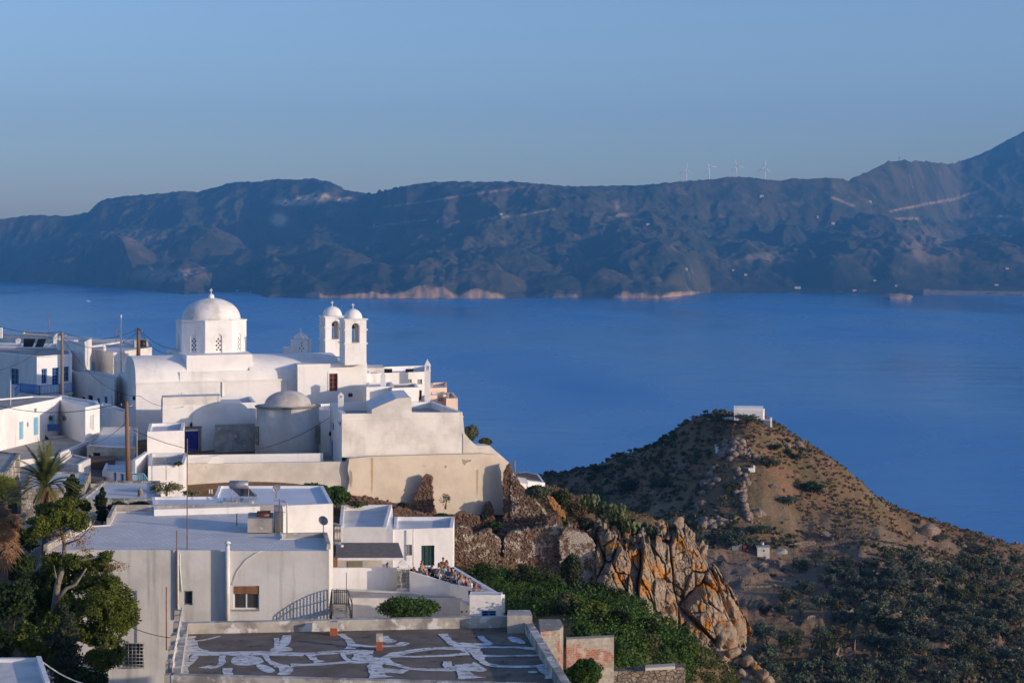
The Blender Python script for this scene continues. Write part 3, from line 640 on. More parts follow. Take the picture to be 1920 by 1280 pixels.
def dome(c, r, h, seg=32, k=10, prof=None):
    return [(r*math.cos(math.pi/2*i/k), h*math.sin(math.pi/2*i/k)) for i in range(k)]+[(.02, h)]

# ---------------------------------------------------------------- the big domed church
def church():
    zb = 179.5
    root = thing('church', 'large whitewashed church with octagonal drum, broad white dome and twin bell towers', 'church', (*XY(420, 190), zb))
    A, B = XY(255, 183), XY(560, 188.4)
    zt = ZZ(717, 183)
    # nave
    mb = MB(); bk = [XY(600, 201), XY(221, 198)]
    poly = [A, B, *bk]
    for i in range(4):
        fc = Face(poly[i], poly[(i+1) % 4])
        wallgrid(mb, fc, zb, zt, [])
    mb.add([(*p, zt) for p in poly], [(0, 1, 2, 3)])
    # thin ledge along the front edge, and the downpipe corner
    fcA = Face(A, B); bar(mb, fcA, -.05, fcA.L, zt-.14, zt+.03, .003, .10)
    u = fcA.u(418); bar(mb, fcA, u-.12, u+.02, zb, zt-.15, .003, .14)
    mb.build('wall', white, root)
    # barrel vault along the nave: rises from the front edge to a ridge
    def vault(pxa, pxb, ytop, name):
        a = Vector(edge_hit(A, B, pxa)[1]) if pxa > 256 else Vector(A); b = Vector(edge_hit(A, B, pxb)[1])
        e = (b-a).normalized(); n = Vector((-e.y, e.x)); dpt = 9.5
        mid = a+n*dpt/2; rise = ZZ(ytop, mid.y)-zt; k = 14; vs = []
        for p in (a, b):
            for i in range(k+1):
                t = math.pi*i/k; q = p+n*(dpt/2-(dpt/2-.25)*math.cos(t)); vs.append((q.x, q.y, zt+rise*(math.sin(t)**.75)))
        fs = [(i, k+1+i, k+2+i, i+1) for i in range(k)]
        m_ = MB(); m_.add(vs, fs, 0, True); m_.add(vs[:k+1], [tuple(range(k+1))]); m_.add(vs[k+1:], [tuple(reversed(range(k+1)))])
        m_.build(name, white, root)
    vault(255, 352, 667, 'roof_vault'); vault(470, 640, 664, 'roof_vault')
    # cross arm under the drum
    zc = ZZ(666, 185.5)
    mb = MB(); mb.prism([XY(350, 185.2), XY(473, 187.6), XY(452, 199.5), XY(313, 197.2)], zt-.3, zc); mb.prism([XY(337, 184.65), XY(485, 187.25), XY(452, 199.8), XY(303, 197.6)], zt-.25, ZZ(697, 185)); mb.build('cross_arm', white, root)
    # drum
    c = XY(396, 193); ra = 66/F*193; z1 = ZZ(600.5, 190)
    a0 = math.atan2(-c[1], -c[0])-R(9.6)
    vv = [(c[0]+ra*math.cos(a0+R(45)*k), c[1]+ra*math.sin(a0+R(45)*k)) for k in range(8)]
    mb = MB(); hols = []
    for k in range(8):
        hol = MB(); hols.append(hol)
        fc = Face(vv[k], vv[(k+1) % 8]); m_ = fc.L/2; hw = .36; nz0, nz1 = zc+.02, zc+1.95
        wallgrid(mb, fc, zc-.1, z1, [(m_-hw, m_+hw, nz0, nz1)], .13)
        # round head of the niche: corner pieces flush-proud by 3 mm
        seg = 8
        for s_ in (-1, 1):
            pts = [(m_+s_*hw, nz1), (m_+s_*hw, nz1-hw)]+[(m_+s_*hw*math.cos(math.pi/2*i/seg), nz1-hw+hw*math.sin(math.pi/2*i/seg)) for i in range(1, seg+1)]
            f = [fc.pt(p[0], p[1], .003) for p in pts]; b_ = [fc.pt(p[0], p[1], -.127) for p in pts]; nn = len(pts)
            idx = tuple(range(nn)) if s_ < 0 else tuple(reversed(range(nn)))
            mb.add(f, [idx]); mb.add(f+b_, [(i, (i+1) % nn, nn+(i+1) % nn, nn+i) for i in range(nn)])
        q = [fc.pt(m_-hw, nz0, -.125), fc.pt(m_+hw, nz0, -.125), fc.pt(m_+hw, nz1, -.125), fc.pt(m_-hw, nz1, -.125)]
        mb.add(q, [(0, 1, 2, 3)])
        for (hx, hz) in [(-.14, .3), (.16, .3), (0, .52), (-.16, .75), (.14, .75), (0, .98), (-.15, 1.2), (.15, 1.2), (0, 1.42)]:
            cc = fc.pt(m_+hx*1.2, nz0+hz, -.118); r_ = .10
            hol.add([cc+Vector((fc.e.x, fc.e.y, 0))*(r_*math.cos(2*math.pi*j/8))+Vector((0, 0, r_*math.sin(2*math.pi*j/8))) for j in range(8)], [tuple(range(8))])
    mb.prism([(c[0]+(ra+.08)*math.cos(a0+R(45)*k), c[1]+(ra+.08)*math.sin(a0+R(45)*k)) for k in range(8)], z1-.12, z1)
    dr = mb.build('drum', white, root)
    for h_ in hols: h_.build('window_grille', darkhole, dr)
    r_ = 54.5/F*193; hd = ZZ(559, 193)-z1
    d = MB().lathe((c[0], c[1], z1-.02), [(r_+.06, 0), (r_+.06, .06)]+[(p, q+.06) for p, q in dome(None, r_, hd, k=12)], 40).build('dome', mat('dome plaster', (.80, .77, .74), (.60, .57, .54), .7, 8, bump=.3, bscale=2, lo=.45, hi=.62), root)
    f = MB().lathe((c[0], c[1], z1+hd-.05), [(.33, 0), (.33, .15), (.3, .32), (.2, .46), (.08, .52)], 14).build('finial', white, d)
    cross(d, Vector((c[0], c[1], z1+hd+.42)), .62)
    # tower block at the right end of the nave
    A2, B2 = XY(558, 186.9), XY(688, 189.4); z2 = ZZ(683, 187)
    mb = MB(); poly = [A2, B2, XY(672, 200), XY(545, 198)]
    w_ = Face(A2, B2).rect((617, 700, 633, 733))
    for i in range(4): wallgrid(mb, Face(poly[i], poly[(i+1) % 4]), zb-2, z2, [w_] if i == 0 else [], .22)
    mb.add([(*p, z2) for p in poly], [(0, 1, 2, 3)])
    fc2 = Face(A2, B2)
    t = .12
    for (a_, b_, c_, d_) in [(w_[0]-t, w_[0], w_[2]-t, w_[3]+t), (w_[1], w_[1]+t, w_[2]-t, w_[3]+t), (w_[0], w_[1], w_[3], w_[3]+t), (w_[0], w_[1], w_[2]-t, w_[2])]: bar(mb, fc2, a_, b_, c_, d_, .003, .06)
    mb.build('tower_block', white, root)
    fill(fc2, w_, 'red', root, .22)
    # bell towers
    def tower(fl, fr, bl, zbase, ztop, dpx, dY, dr_, dh, ctop, zs):
        FL, FR, BL = Vector(XY(*fl)), Vector(XY(*fr)), Vector(XY(*bl)); BR = FR+(BL-FL)
        poly = [tuple(FL), tuple(FR), tuple(BR), tuple(BL)]; m_ = MB()
        oz0, oz1 = zs
        for i in range(4):
            fc = Face(poly[i], poly[(i+1) % 4]); ow = min(.42, fc.L*.27) if i % 2 == 0 else min(.42, fc.L*.3)
            cu = fc.L/2; wallgrid(m_, fc, zbase, ztop, [(cu-ow, cu+ow, oz0, oz1)], .38)
            seg = 7
            for s_ in (-1, 1):
                pts = [(cu+s_*ow, oz1), (cu+s_*ow, oz1-ow)]+[(cu+s_*ow*math.cos(math.pi/2*k/seg), oz1-ow+ow*math.sin(math.pi/2*k/seg)) for k in range(1, seg+1)]
                f = [fc.pt(p[0], p[1], .003) for p in pts]; b_ = [fc.pt(p[0], p[1], -.375) for p in pts]; nn = len(pts)
                m_.add(f, [tuple(range(nn)) if s_ < 0 else tuple(reversed(range(nn)))]); m_.add(b_, [tuple(range(nn))]); m_.add(f+b_, [(k, (k+1) % nn, nn+(k+1) % nn, nn+k) for k in range(nn)])
        ins = inset(poly, .38)
        for i in range(4):
            fi = Face(ins[(i+1) % 4], ins[i]); fo = Face(poly[i], poly[(i+1) % 4]); ow = min(.42, fo.L*.27) if i % 2 == 0 else min(.42, fo.L*.3)
            wallgrid(m_, fi, oz0-.02, ztop-.01, [(fi.L/2-ow, fi.L/2+ow, oz0, oz1)], 0)
        m_.add([(*p, oz0-.01) for p in ins], [(0, 1, 2, 3)])
        tw = m_.build('bell_tower', white, root)
        o_ = MB()
        def ring(z, h, o):
            a_ = inset(poly, -o); 
            for i in range(4):
                fc = Face(poly[i], poly[(i+1) % 4]); bar(o_, fc, -o, fc.L+o, z, z+h, .002, o)
        o_.prism(inset(poly, -.15), ztop, ztop+.12); 
        for (zz, skip) in ((oz1-.75, True), (oz0-.12, False)):
            for i in range(4):
                fc = Face(poly[i], poly[(i+1) % 4]); ow = min(.42, fc.L*.27) if i % 2 == 0 else min(.42, fc.L*.3)
                for (u0, u1) in ([(-.07, fc.L/2-ow), (fc.L/2+ow, fc.L+.07)] if skip else [(-.07, fc.L+.07)]): bar(o_, fc, u0-(.05 if u0 < 0 else 0), u1+(.05 if u1 > fc.L else 0), zz, zz+.13, .002, .12)
        o_.build('cornice', white, tw)
        cc = XY(dpx, dY)
        MB().lathe((cc[0], cc[1], ztop+.1), dome(None, dr_, dh), 28).build('dome', white, tw)
        cross(tw, Vector((cc[0], cc[1], ztop+.08+dh)), .6)
        b0 = (sum(p[0] for p in ins)/4, sum(p[1] for p in ins)/4)
        MB().lathe((b0[0], b0[1], oz1-.62), [(.24, 0), (.2, .08), (.15, .25), (.13, .38), (.03, .45)], 14).tube([(*ins[0], oz1-.12), (*ins[2], oz1-.12)], .04, 5).build('bell', mat('bronze', (.10, .075, .04), (.06, .05, .03), 5, rough=.5, metal=.7), tw)
    tower((647, 187.3), (687, 188.1), (636.5, 190.2), z2-.1, ZZ(600, 187.5), 662, 189, 17.3/F*189, 1.02, 570, (ZZ(643, 187.5), ZZ(606, 187.5)))
    tower((610, 197.6), (648, 198.4), (599, 200.6), ZZ(668, 198), ZZ(594.5, 198), 623, 199.4, 18.3/F*199, 1.05, 565, (ZZ(636, 198), ZZ(601.5, 198)))
    # little lantern behind the vault
    q = [XY(545, 202), XY(577, 200.5), XY(583, 203), XY(553, 205)]; zl = ZZ(638, 202)
    mb = MB(); mb.prism(q, ZZ(668, 202), zl); mb.prism(inset(q, -.05), zl, zl+.07)
    mb.prism([XY(530, 204), XY(546, 203), XY(548, 205.5), XY(532, 206.5)], ZZ(668, 204), ZZ(652, 204))
    ln = mb.build('lantern', white, root)
    cc = XY(564, 202.8); MB().lathe((cc[0], cc[1], zl+.07), [(.88, 0), (.74, .32), (.5, .58), (.2, .76), (.03, .85)], 8).build('dome', white, ln)
    cross(ln, Vector((cc[0], cc[1], zl+.85)), .55)
    fc = Face(q[0], q[1])
    for (x_, y_) in [(566, 643), (566, 648), (562, 653), (569, 653), (566, 658), (566, 663)]:
        cpt = fc.pt(fc.u(x_), fc.z(x_, y_), .01); h_ = MB(); h_.add([cpt+Vector((fc.e.x, fc.e.y, 0))*(.09*math.cos(2*math.pi*j/8))+Vector((0, 0, .09*math.sin(2*math.pi*j/8))) for j in range(8)], [tuple(range(8))]); h_.build('grille_hole', darkhole, ln)
church()

# ---------------------------------------------------------------- chapel court below the church
zpl = 180.3
house('house', 'long low white building with a deep blue door below the church', [(305, 170), (414, 172), (480, 173.3), (470, 180), (302, 178)], ZZ(757, 171.5), zpl-1.5, ops={0: [(347, 808, 372, 846, 'deep')]}, drop=.2)
block('wall', 'raised grey streaked roof wall at the left end of the long low white building', [(305.2, 170.02), (413.5, 172.02), (411, 174.5), (303.5, 172.5)], ZZ(745, 170), ZZ(757, 171.5)+.01, [white_old], 'wall')
f_ = Face(XY(305, 170), XY(414, 172))
mb = MB(); 
for (x0, y0, x1, y1) in [(342, 804, 347, 847), (372, 804, 377, 847), (342, 799, 378, 804)]:
    r = f_.rect((x0, y0, x1, y1)); bar(mb, f_, r[0], r[1], r[2], r[3], .003, .09)
tag(mb.build('door_surround', darkstone), 'grey stone surround of the deep blue door', 'door surround')
mb = MB(); q = f_.pt(f_.u(358), f_.z(358, 800), .18); mb.lathe(tuple(q), [(.03, 0), (.1, .05), (.12, .3), (.05, .4), (.02, .5)], 8); mb.tube([q+Vector((0, 0, .42)), q+Vector((0, .2, .42))], .02, 4)
tag(mb.build('wall_lamp', blackmetal), 'black lantern on the wall above the deep blue door', 'lamp')
block('wall', 'unpainted grey plaster wall left of the domed apse', [(403, 169.6), (480, 170.6), (480, 171.2), (403, 170.2)], ZZ(796, 170), zpl-1, greyplas, 'wall')
# small chapel with the low stone dome
def chapel():
    c = XY(539.5, 168.5); rb = 58.5/F*168.5; root = thing('chapel', 'small weathered chapel with a low grey dome and round apse', 'chapel', (*c, zpl))
    zc = ZZ(767, 166); n = 28
    MB().lathe((*c, zpl-1), [(rb+.12, 0), (rb+.12, ZZ(796, 166)-zpl+1), (rb, ZZ(795, 166)-zpl+1.02), (rb, zc-zpl+1)], n).build('apse_wall', mat('weathered apse', (.62, .60, .57), (.47, .45, .43), .5, 8, bump=.4, bscale=2, col3=(.33, .32, .31), scale3=1.2, stretch3=(1, 1, .08), lo3=.55, hi3=.75), root)
    MB().lathe((*c, zc+.001), [(rb, 0), (rb+.16, .05), (rb+.16, .13), (rb-.1, .16)], n).build('cornice', darkstone, root)
    rd = 43.5/F*168.5; hd = ZZ(733, 168.5)-zc-.15
    d = MB().lathe((*c, zc+.14), [(rb-.12, 0), (rd+.12, .06)]+[(p, q+.06) for p, q in dome(None, rd, hd)], 36).build('dome', mat('grey dome', (.60, .56, .52), (.42, .39, .36), .8, 8, bump=.4, bscale=2, col3=(.3, .28, .26), scale3=2, lo3=.6, hi3=.75), root)
    MB().tube([(*c, zc+.1+hd), (*c, zc+.9+hd)], .03, 5).build('rod', rust, root)
    for px_, Y_ in ((481.5, 166.8), (597, 167.2)):
        mb = MB()
        for k in range(7): mb.box((*XY(px_, Y_), ZZ(833, 167)+k*.25), (.30, .35, .18+(.08 if k < 6 else 0)-.01*(k % 2)))
        mb.build('quoin', darkstone, root)
    q = [XY(480, 167.5), XY(602, 168), XY(600, 173), XY(480, 173)]
    MB().prism(q, zpl-1, ZZ(795, 167.5)).build('wall', white_old, root)
chapel()
house('house', 'narrow white house wedged right of the grey domed chapel', [(597, 172), (640, 173), (640, 180), (597, 179)], ZZ(769, 172), zpl-2, drop=.2)
block('terrace', 'pale shaded paving of the court in front of the domed chapel', [(345, 156.5), (655, 158), (660, 171), (345, 171)], 180.5, 177, [roofgrey], 'terrace')
# court parapet and big retaining walls
a, b = XY(350, 155), XY(652, 156.5)
mb = MB(); mb.prism([a, b, (b[0], b[1]+.35), (a[0], a[1]+.35)], 176.5, ZZ(869, 155)); tag(mb.build('retaining_wall', beige_light), 'long blotchy beige wall below the chapel court', 'wall')
block('wall', 'blue shaded low white parapet along the back of the chapel court', [(350, 157.5), (606, 159), (606, 159.4), (350, 157.9)], ZZ(852, 158), 180.2, white, 'wall')
mb = MB(); fz = Face(XY(388, 155.2), XY(418, 155.4)); L_ = fz.L; z0 = ZZ(869, 155)
pr = [(0, 0), (L_, 0), (L_*.97, .5), (L_*.75, .55), (L_*.55, .62), (L_*.4, .6), (L_*.25, .42), (L_*.12, .25)]
mb.add([fz.pt(u, z0+.002+z, .05) for u, z in pr]+[fz.pt(u, z0+.002+z, -.3) for u, z in pr], [tuple(range(8)), tuple(reversed(range(8, 16)))]+[(i, 8+i, 8+(i+1) % 8, (i+1) % 8) for i in range(8)]); tag(mb.build('wall_ornament', white), 'little curved white gable on top of the long beige wall', 'wall ornament')

# ---------------------------------------------------------------- big blank building with the stepped gable
def gable_house():
    root = thing('house', 'big blank white building with a curved gable above the beige wall', 'house', (*XY(740, 165), 178))
    A, B = XY(641, 158), XY(868, 161.2); fc = Face(A, B)
    prof = [(641, 857), (905, 852), (917, 837), (890, 835), (871, 812), (867, 773), (772, 773), (771, 744.5), (745, 746.5), (722, 756), (697, 767), (697, 775), (641, 775.5)]
    fr = [fc.pt(fc.u(x), fc.z(x, y)) for x, y in prof]; n = len(fr); th = .45
    bk = [p-Vector((fc.n.x, fc.n.y, 0))*th for p in fr]
    mb = MB(); mb.add(fr+bk, [tuple(range(n)), tuple(reversed(range(n, 2*n)))]+[(i, n+i, n+(i+1) % n, (i+1) % n) for i in range(n)])
    bar(mb, fc, .02, fc.L+.06, fc.z(650, 788), fc.z(650, 786), .003, .05)
    mb.build('front_wall', white_old, root)
    zl = ZZ(775, 158); FLb = bk[12]; BL = XY(618.5, 168.5)
    m2 = MB(); fl = Face(BL, (fr[12].x-.004, fr[12].y+.004)); ops = [fl.rect(r) for r in [(622, 793, 626, 806), (635, 790, 639, 797), (620, 824, 624, 865)]]
    ops = [(min(r[0], r[1]), max(r[0], r[1]), r[2], r[3]) for r in ops]
    wallgrid(m2, fl, 176, zl, ops); fl2 = Face((fr[12].x+.35, fr[12].y+.46), (BL[0]+.35, BL[1]))
    wallgrid(m2, fl2, 176, zl, []); m2.add([fl.pt(0, zl), fl.pt(fl.L, zl), fl2.pt(0, zl), fl2.pt(fl2.L, zl)], [(0, 1, 2, 3)])
    zr = zl-.75
    # back walls and right court walls
    Pr = fr[5]; BR = XY(808, 172); zback = ZZ(753, 172)
    m2.prism([(BL[0], BL[1]), XY(700, 170), XY(700, 170.4), (BL[0], BL[1]+.4)], 176, zl)
    m2.prism([XY(760, 171), XY(808, 172), XY(808, 172.4), XY(760, 171.4)], 176, zback)
    m2.prism([(Pr.x-.35, Pr.y+.45), (Pr.x, Pr.y+.45), (BR[0]+.2, BR[1]+.4), (BR[0]-.15, BR[1]+.4)], 176, [ZZ(773, Pr.y), ZZ(773, Pr.y), zback, zback])
    m2.prism([XY(697, 158.95), XY(698.5, 158.95), XY(690, 166), XY(688, 166)], 176, zl)
    m2.build('wall', white, root)
    fill(fl, ops[0], 'blue', root); fill(fl, ops[1], 'dark', root); fill(fl, ops[2], 'bluedoor', root)
    m3 = MB(); m3.prism([XY(643, 158.7), XY(866, 161.9), XY(806, 171.7), XY(622, 168)], zr-.2, zr); m3.build('roof', roofgrey, root)
    # curved roof behind the gable
    m4 = MB(); g = [(697, 775), (697, 767), (722, 756), (745, 746.5), (771, 744.5), (772, 775)]
    f2 = [fc.pt(fc.u(x), fc.z(x, y)-.02, -.46) for x, y in g]; sh = Vector(XY(688, 166))-Vector(XY(697, 158)); b2 = [Vector((p.x+sh.x, p.y+sh.y, p.z)) for p in f2]; k = len(g)
    m4.add(f2+b2, [tuple(reversed(range(k, 2*k)))]+[(i, k+i, k+(i+1) % k, (i+1) % k) for i in range(k)]); m4.build('vault', white, root)
gable_house()
chimney('white chimney with louvred pot at the left end of the gabled building', 639, 735, 775, 163, 11, white)
def retaining():
    fc = Face(XY(650, 156), XY(946, 160.5)); th = .8
    prof = [(650, 960), (946, 965), (950, 884), (956, 870), (930, 853), (905, 850.5), (800, 853), (690, 856), (655, 860), (652, 880), (656, 900), (650, 925)]
    fr = [fc.pt(fc.u(x), fc.z(x, y)) for x, y in prof]; n = len(fr); bk = [p-Vector((fc.n.x, fc.n.y, 0))*th for p in fr]
    mb = MB(); mb.add(fr+bk, [tuple(range(n)), tuple(reversed(range(n, 2*n)))]+[(i, n+i, n+(i+1) % n, (i+1) % n) for i in range(n)])
    rw = tag(mb.build('retaining_wall', beige), 'tall stained beige retaining wall carrying the gabled building', 'wall')
    rr = random.Random(3)
    def decal(pts, m):
        q = [fc.pt(fc.u(x), fc.z(x, y), .006) for x, y in pts]; MB().add(q, [tuple(range(len(q)))]).build('stain', m, rw)
    st = mat('rusty drip stain', (.50, .38, .24), (.42, .30, .18), 2); gp = mat('exposed grey render', (.36, .33, .28), (.3, .27, .23), 3)
    decal([(695, 858), (700, 858), (699.5, 890), (698.5, 915), (697, 928), (696, 905), (695.5, 880)], st); decal([(893, 880), (897, 880), (896, 915), (894, 935), (893, 910)], st)
    decal([(866, 860), (872, 862), (884, 861), (883, 865), (876, 866), (871, 872), (867, 868)], gp); decal([(835, 871), (838, 874), (836, 878), (833, 875)], gp); decal([(793, 871), (797, 873), (795, 875)], gp)
    decal([(655, 880), (660, 884), (661, 900), (658, 915), (655, 905)], gp)
    fc = Face(XY(641, 157.95), XY(868, 161.15)); mb = MB(); p2 = [(868, 812), (893, 835), (918, 835), (957, 869), (950, 890), (935, 866), (905, 852), (868, 853)]
    fr = [fc.pt(fc.u(x), fc.z(x, y), .01) for x, y in p2]; n = len(fr); bk = [p-Vector((fc.n.x, fc.n.y, 0))*1.6 for p in fr]; fr = [p+Vector((fc.n.x, fc.n.y, 0))*.012 for p in fr]
    mb.add(fr+bk, [tuple(reversed(range(n))), tuple(range(n, 2*n))]+[(i, (i+1) % n, n+(i+1) % n, n+i) for i in range(n)]); tag(mb.build('buttress', beige_light), 'sloping white buttress at the right end of the gabled building', 'buttress')
retaining()

# ---------------------------------------------------------------- houses right of the church
house('house', 'white house with two small square windows right of the bell tower', [(687, 190), (806, 193), (800, 203), (690, 200)], ZZ(699, 191), 178, ops={0: [(763, 711, 772, 718, 'grey'), (782.5, 711, 791.5, 720, 'grey'), (786, 731, 791, 750, 'dark')]}, drop=.5)
chimney('tall slender white chimney with a pyramid cap beside the sea', 801.5, 673, 752, 190.5, 12, white)
chimney('short white chimney with a pitched cowl behind the bell tower', 718.5, 699, 726, 184, 11, white)
for x, l in ((728, 'black solar panel nearest the bell tower on the house roof'), (768, 'black solar panel nearest the tall slender chimney')):
    p = P(x, 701, 193); st = thing('solar_heater', l, 'solar panel', tuple(p)); MB().box(tuple(p), (.85, .12, .55)).build('collector', panelmat, st); MB().tube([p+Vector((-.3, .1, -.3)), p+Vector((-.3, .1, .1))], .03, 4).build('stand', metalgrey, st)
house('house', 'low white house front just right of the church corner', [(687, 182), (736, 183), (735, 189), (687, 188)], ZZ(725.5, 182), 178, drop=.15)
house('house', 'flat roofed white house below the two square windows', [(735, 181), (785, 182.5), (779, 187.5), (733, 187)], ZZ(727, 181.5), 178, drop=.12, roofm=roofgrey)
block('wall', 'grey upper wall with the air conditioner beside the bell tower', [(687, 194.5), (721, 195), (717, 200), (687, 200)], ZZ(690, 194.5), 183, [white_old, roofwhite], 'wall', miT=1)
def aircon(label, px, py0, py1, Y, wpx):
    p = P(px, py1, Y); h = (py1-py0)*Y/F; w_ = wpx*Y/F
    root = thing('air_conditioner', label, 'air conditioner', tuple(p)); MB().box(tuple(p), (w_, .32, h)).build('casing', whitepvc, root)
    mb = MB(); r_ = h*.38; cc = p+Vector((-w_*.12, -.165, h/2)); mb.add([cc+Vector((r_*math.cos(2*math.pi*j/14), 0, r_*math.sin(2*math.pi*j/14))) for j in range(14)], [tuple(range(14))]); mb.build('fan_grille', darkhole, root)
aircon('white air conditioner unit on the grey wall by the bell tower', 701.5, 698, 708, 194, 13)
house('house', 'pinkish house with pale roof right of the tall chimney', [(806, 196), (838, 197), (838, 205), (808, 204)], ZZ(727, 196.5), 176, wall=pink, drop=.3)
house('house', 'small pink house front with a barred gate left of the last pink house', [(806, 191), (837, 192), (834, 195.8), (806, 195)], ZZ(741, 191), 176, wall=pink, drop=.15)
house('house', 'last pink house on the edge above the sea', [(836.5, 189), (858.5, 189.5), (850, 197), (838.5, 197)], ZZ(747, 189), 174, wall=pink, drop=.3)
fg = Face(XY(806, 191), XY(837, 192)); mb = MB()
for k in range(6): x = 821+k*1.8; p = fg.pt(fg.u(x), fg.z(x, 752), .05); mb.tube([p, p+Vector((0, 0, .7))], .03, 4)
tag(mb.build('gate', greyframe), 'small barred metal gate in the pink house front', 'gate')

# ---------------------------------------------------------------- left part of the town
house('house', 'white two storey house with the blue balcony at the left edge', [(-40, 206), (69, 195), (135, 199.5), (130, 212), (-20, 214)], ZZ(668, 195), 177.5, drop=.12, roofm=roofgrey,
      ops={0: [(20, 691, 35, 721, 'blue')], 1: [(78, 691, 88, 719, 'blue'), (98, 689, 110.5, 722, 'bluedoor'), (120, 687, 129.5, 715, 'blue')]})
def balcony():
    root = thing('balcony', 'bright blue railed balcony wrapping round the corner house', 'balcony', tuple(P(75, 741, 193.5)))
    pts = [P(38, 741, 196.5), P(75, 741, 193), P(111, 739.5, 195), P(137, 733, 196.6)]; zf = pts[1].z
    pts = [Vector((p.x, p.y, zf)) for p in pts]
    mb = MB(); inner = [Vector(XY(38, 199)), Vector(XY(69, 195.2)), Vector(XY(111, 197.8)), Vector(XY(135, 199.4))]
    mb.prism([(p.x, p.y) for p in pts]+[(p.x, p.y) for p in reversed(inner)], zf-.14, zf); mb.build('slab', white_old, root)
    rl = MB(); h = 1.02
    for i in range(3):
        a, b = pts[i], pts[i+1]
        for z in (.12, h): rl.tube([a+Vector((0, 0, z)), b+Vector((0, 0, z))], .04, 5)
        k = max(3, int((b-a).length/.19))
        for j in range(k+1): p = a.lerp(b, j/k); rl.tube([p+Vector((0, 0, .03)), p+Vector((0, 0, h))], .055 if j in (0, k) else .035, 4)
    a = pts[0]; e = a+Vector((-.9, .9, -.7)); rl.tube([a+Vector((0, 0, h)), e+Vector((0, 0, h))], .04, 5)
    for j in range(1, 5): p = a.lerp(e, j/5); rl.tube([p+Vector((0, 0, .05)), p+Vector((0, 0, h))], .035, 4)
    rl.build('railing', bluepaint, root)
balcony()
house('house', 'tall white block standing behind the blue balcony house', [(107, 209), (158, 204), (172, 214), (112, 220)], ZZ(641.5, 204.5), 178, drop=.25, ops={0: [(129, 659, 133, 665, 'dark')]})
house('house', 'white house with a light blue shuttered window left of the church', [(157, 222), (212, 210), (285, 221), (232, 236)], ZZ(661, 210), 178, wall=white_old, drop=.2, ops={0: [(165, 678, 178.5, 704, 'shut')]})
block('parapet', 'blocky white roof stump with a water tank left of the church', [(252, 224), (278, 224), (278, 228), (252, 228)], ZZ(638, 225), 186, white_old, 'roof stump')
tag(MB().lathe(tuple(P(267, 650, 222.5)), [(.45, 0), (.5, .1), (.5, .75), (.3, .85)], 14).build('water_tank', blackmetal), 'small black water tank on the roof stump', 'water tank')
chimney('small white chimney on the far house roof by the thin white mast', 195, 645, 662, 214, 9, white, 'pot')
chimney('tiny white chimney on the block behind the blue balcony house', 142, 636, 646, 207, 7, white)
house('house', 'far beige house with a flat roof at the top left', [(-40, 243), (100, 232), (104, 240), (-30, 250)], ZZ(645, 232)+.6, 180, wall=white_old, drop=.2, roofm=roofgrey)
house('house', 'far low cream block behind the dark solar panels', [(40, 252), (102, 246), (108, 254), (46, 260)], ZZ(629, 247), 180, wall=beige_light, drop=.2)
house('house', 'wide white roofed house behind the blue balcony house', [(-40, 224), (108, 214), (110, 230), (-30, 233)], ZZ(658, 214), 180, drop=.15)
house('house', 'distant white house with a tank between the solar panels and the church', [(155, 245), (262, 240), (262, 250), (158, 254)], ZZ(643, 241), 180, drop=.2)
chimney('white chimney with a gabled cowl left of the dark solar panels', 34.5, 634, 650, 222, 9, white)
chimney('thin white roof pillar at the top left edge', 2.5, 614, 634, 238, 4, white, 'box')
def solar_pair(label, px, py, Y):
    p = P(px, py, Y); root = thing('solar_water_heater', label, 'solar heater', tuple(p))
    for k, (dx, s_) in enumerate(((-.55, 1), (.75, .75))):
        mb = MB(); c = p+Vector((dx, 0, .05))
        mb.add([c+Vector((-.55, 0, 0)), c+Vector((.45, 0, 0)), c+Vector((.75, .9, 1.35)), c+Vector((-.7 if k == 0 else -.2, .9, 1.35)), c+Vector((-.55, .06, -.03)), c+Vector((.45, .06, -.03)), c+Vector((.75, .96, 1.32)), c+Vector((-.7 if k == 0 else -.2, .96, 1.32))], [(0, 1, 2, 3), (7, 6, 5, 4), (0, 4, 5, 1), (1, 5, 6, 2), (2, 6, 7, 3), (3, 7, 4, 0)]); mb.build('collector', panelmat, root)
    mb = MB()
    for dx in (-.9, 0, .2, 1.2): mb.tube([p+Vector((dx, .9, -.3)), p+Vector((dx*.8, .9, 1.3))], .03, 4)
    mb.build('stand', metalgrey, root)
solar_pair('dark solar collectors tilted on the upper left roofs', 60, 657, 221)
house('house', 'row of blue shaded house fronts left of the church end', [(132, 203), (214, 189.5), (222, 196), (140, 209)], ZZ(711, 190), 177, drop=.2,
      ops={0: [(152.5, 744, 160, 752, 'dark'), (164.5, 741, 174, 755, 'dark'), (181.5, 746, 187.5, 757, 'blue'), (195, 743, 201.5, 768, 'bluedoor'), (209, 741, 211, 766, 'bluedoor')]})
house('house', 'blue shaded white house left of the church with one dark window', [(187, 181), (232, 173), (238, 176), (194, 184)], ZZ(773, 173), 176, drop=.15, ops={0: [(197, 809, 203.5, 825, 'dark')]})
house('house', 'long white house with light blue shutters at the left edge', [(-60, 148.5), (103, 165.5), (116, 168.6), (60, 168.8), (-60, 163)], 186.0, 176, drop=.12, roofm=roofgrey,
      ops={0: [(36, 790, 44, 823, 'shut'), (63, 782, 72, 815, 'shut'), (64.5, 765, 69, 772.5, 'dark')]})
house('house', 'white cube house with two slit windows right of the light blue shutters', [(104, 169), (160, 160), (187, 163), (183, 166.5), (112, 173)], ZZ(763.5, 160), 176, drop=.14,
      ops={1: [(168.5, 779, 171.5, 803, 'blank'), (172.5, 777, 176, 806, 'blank')], 0: [(112, 776, 118, 786, 'blank')]})
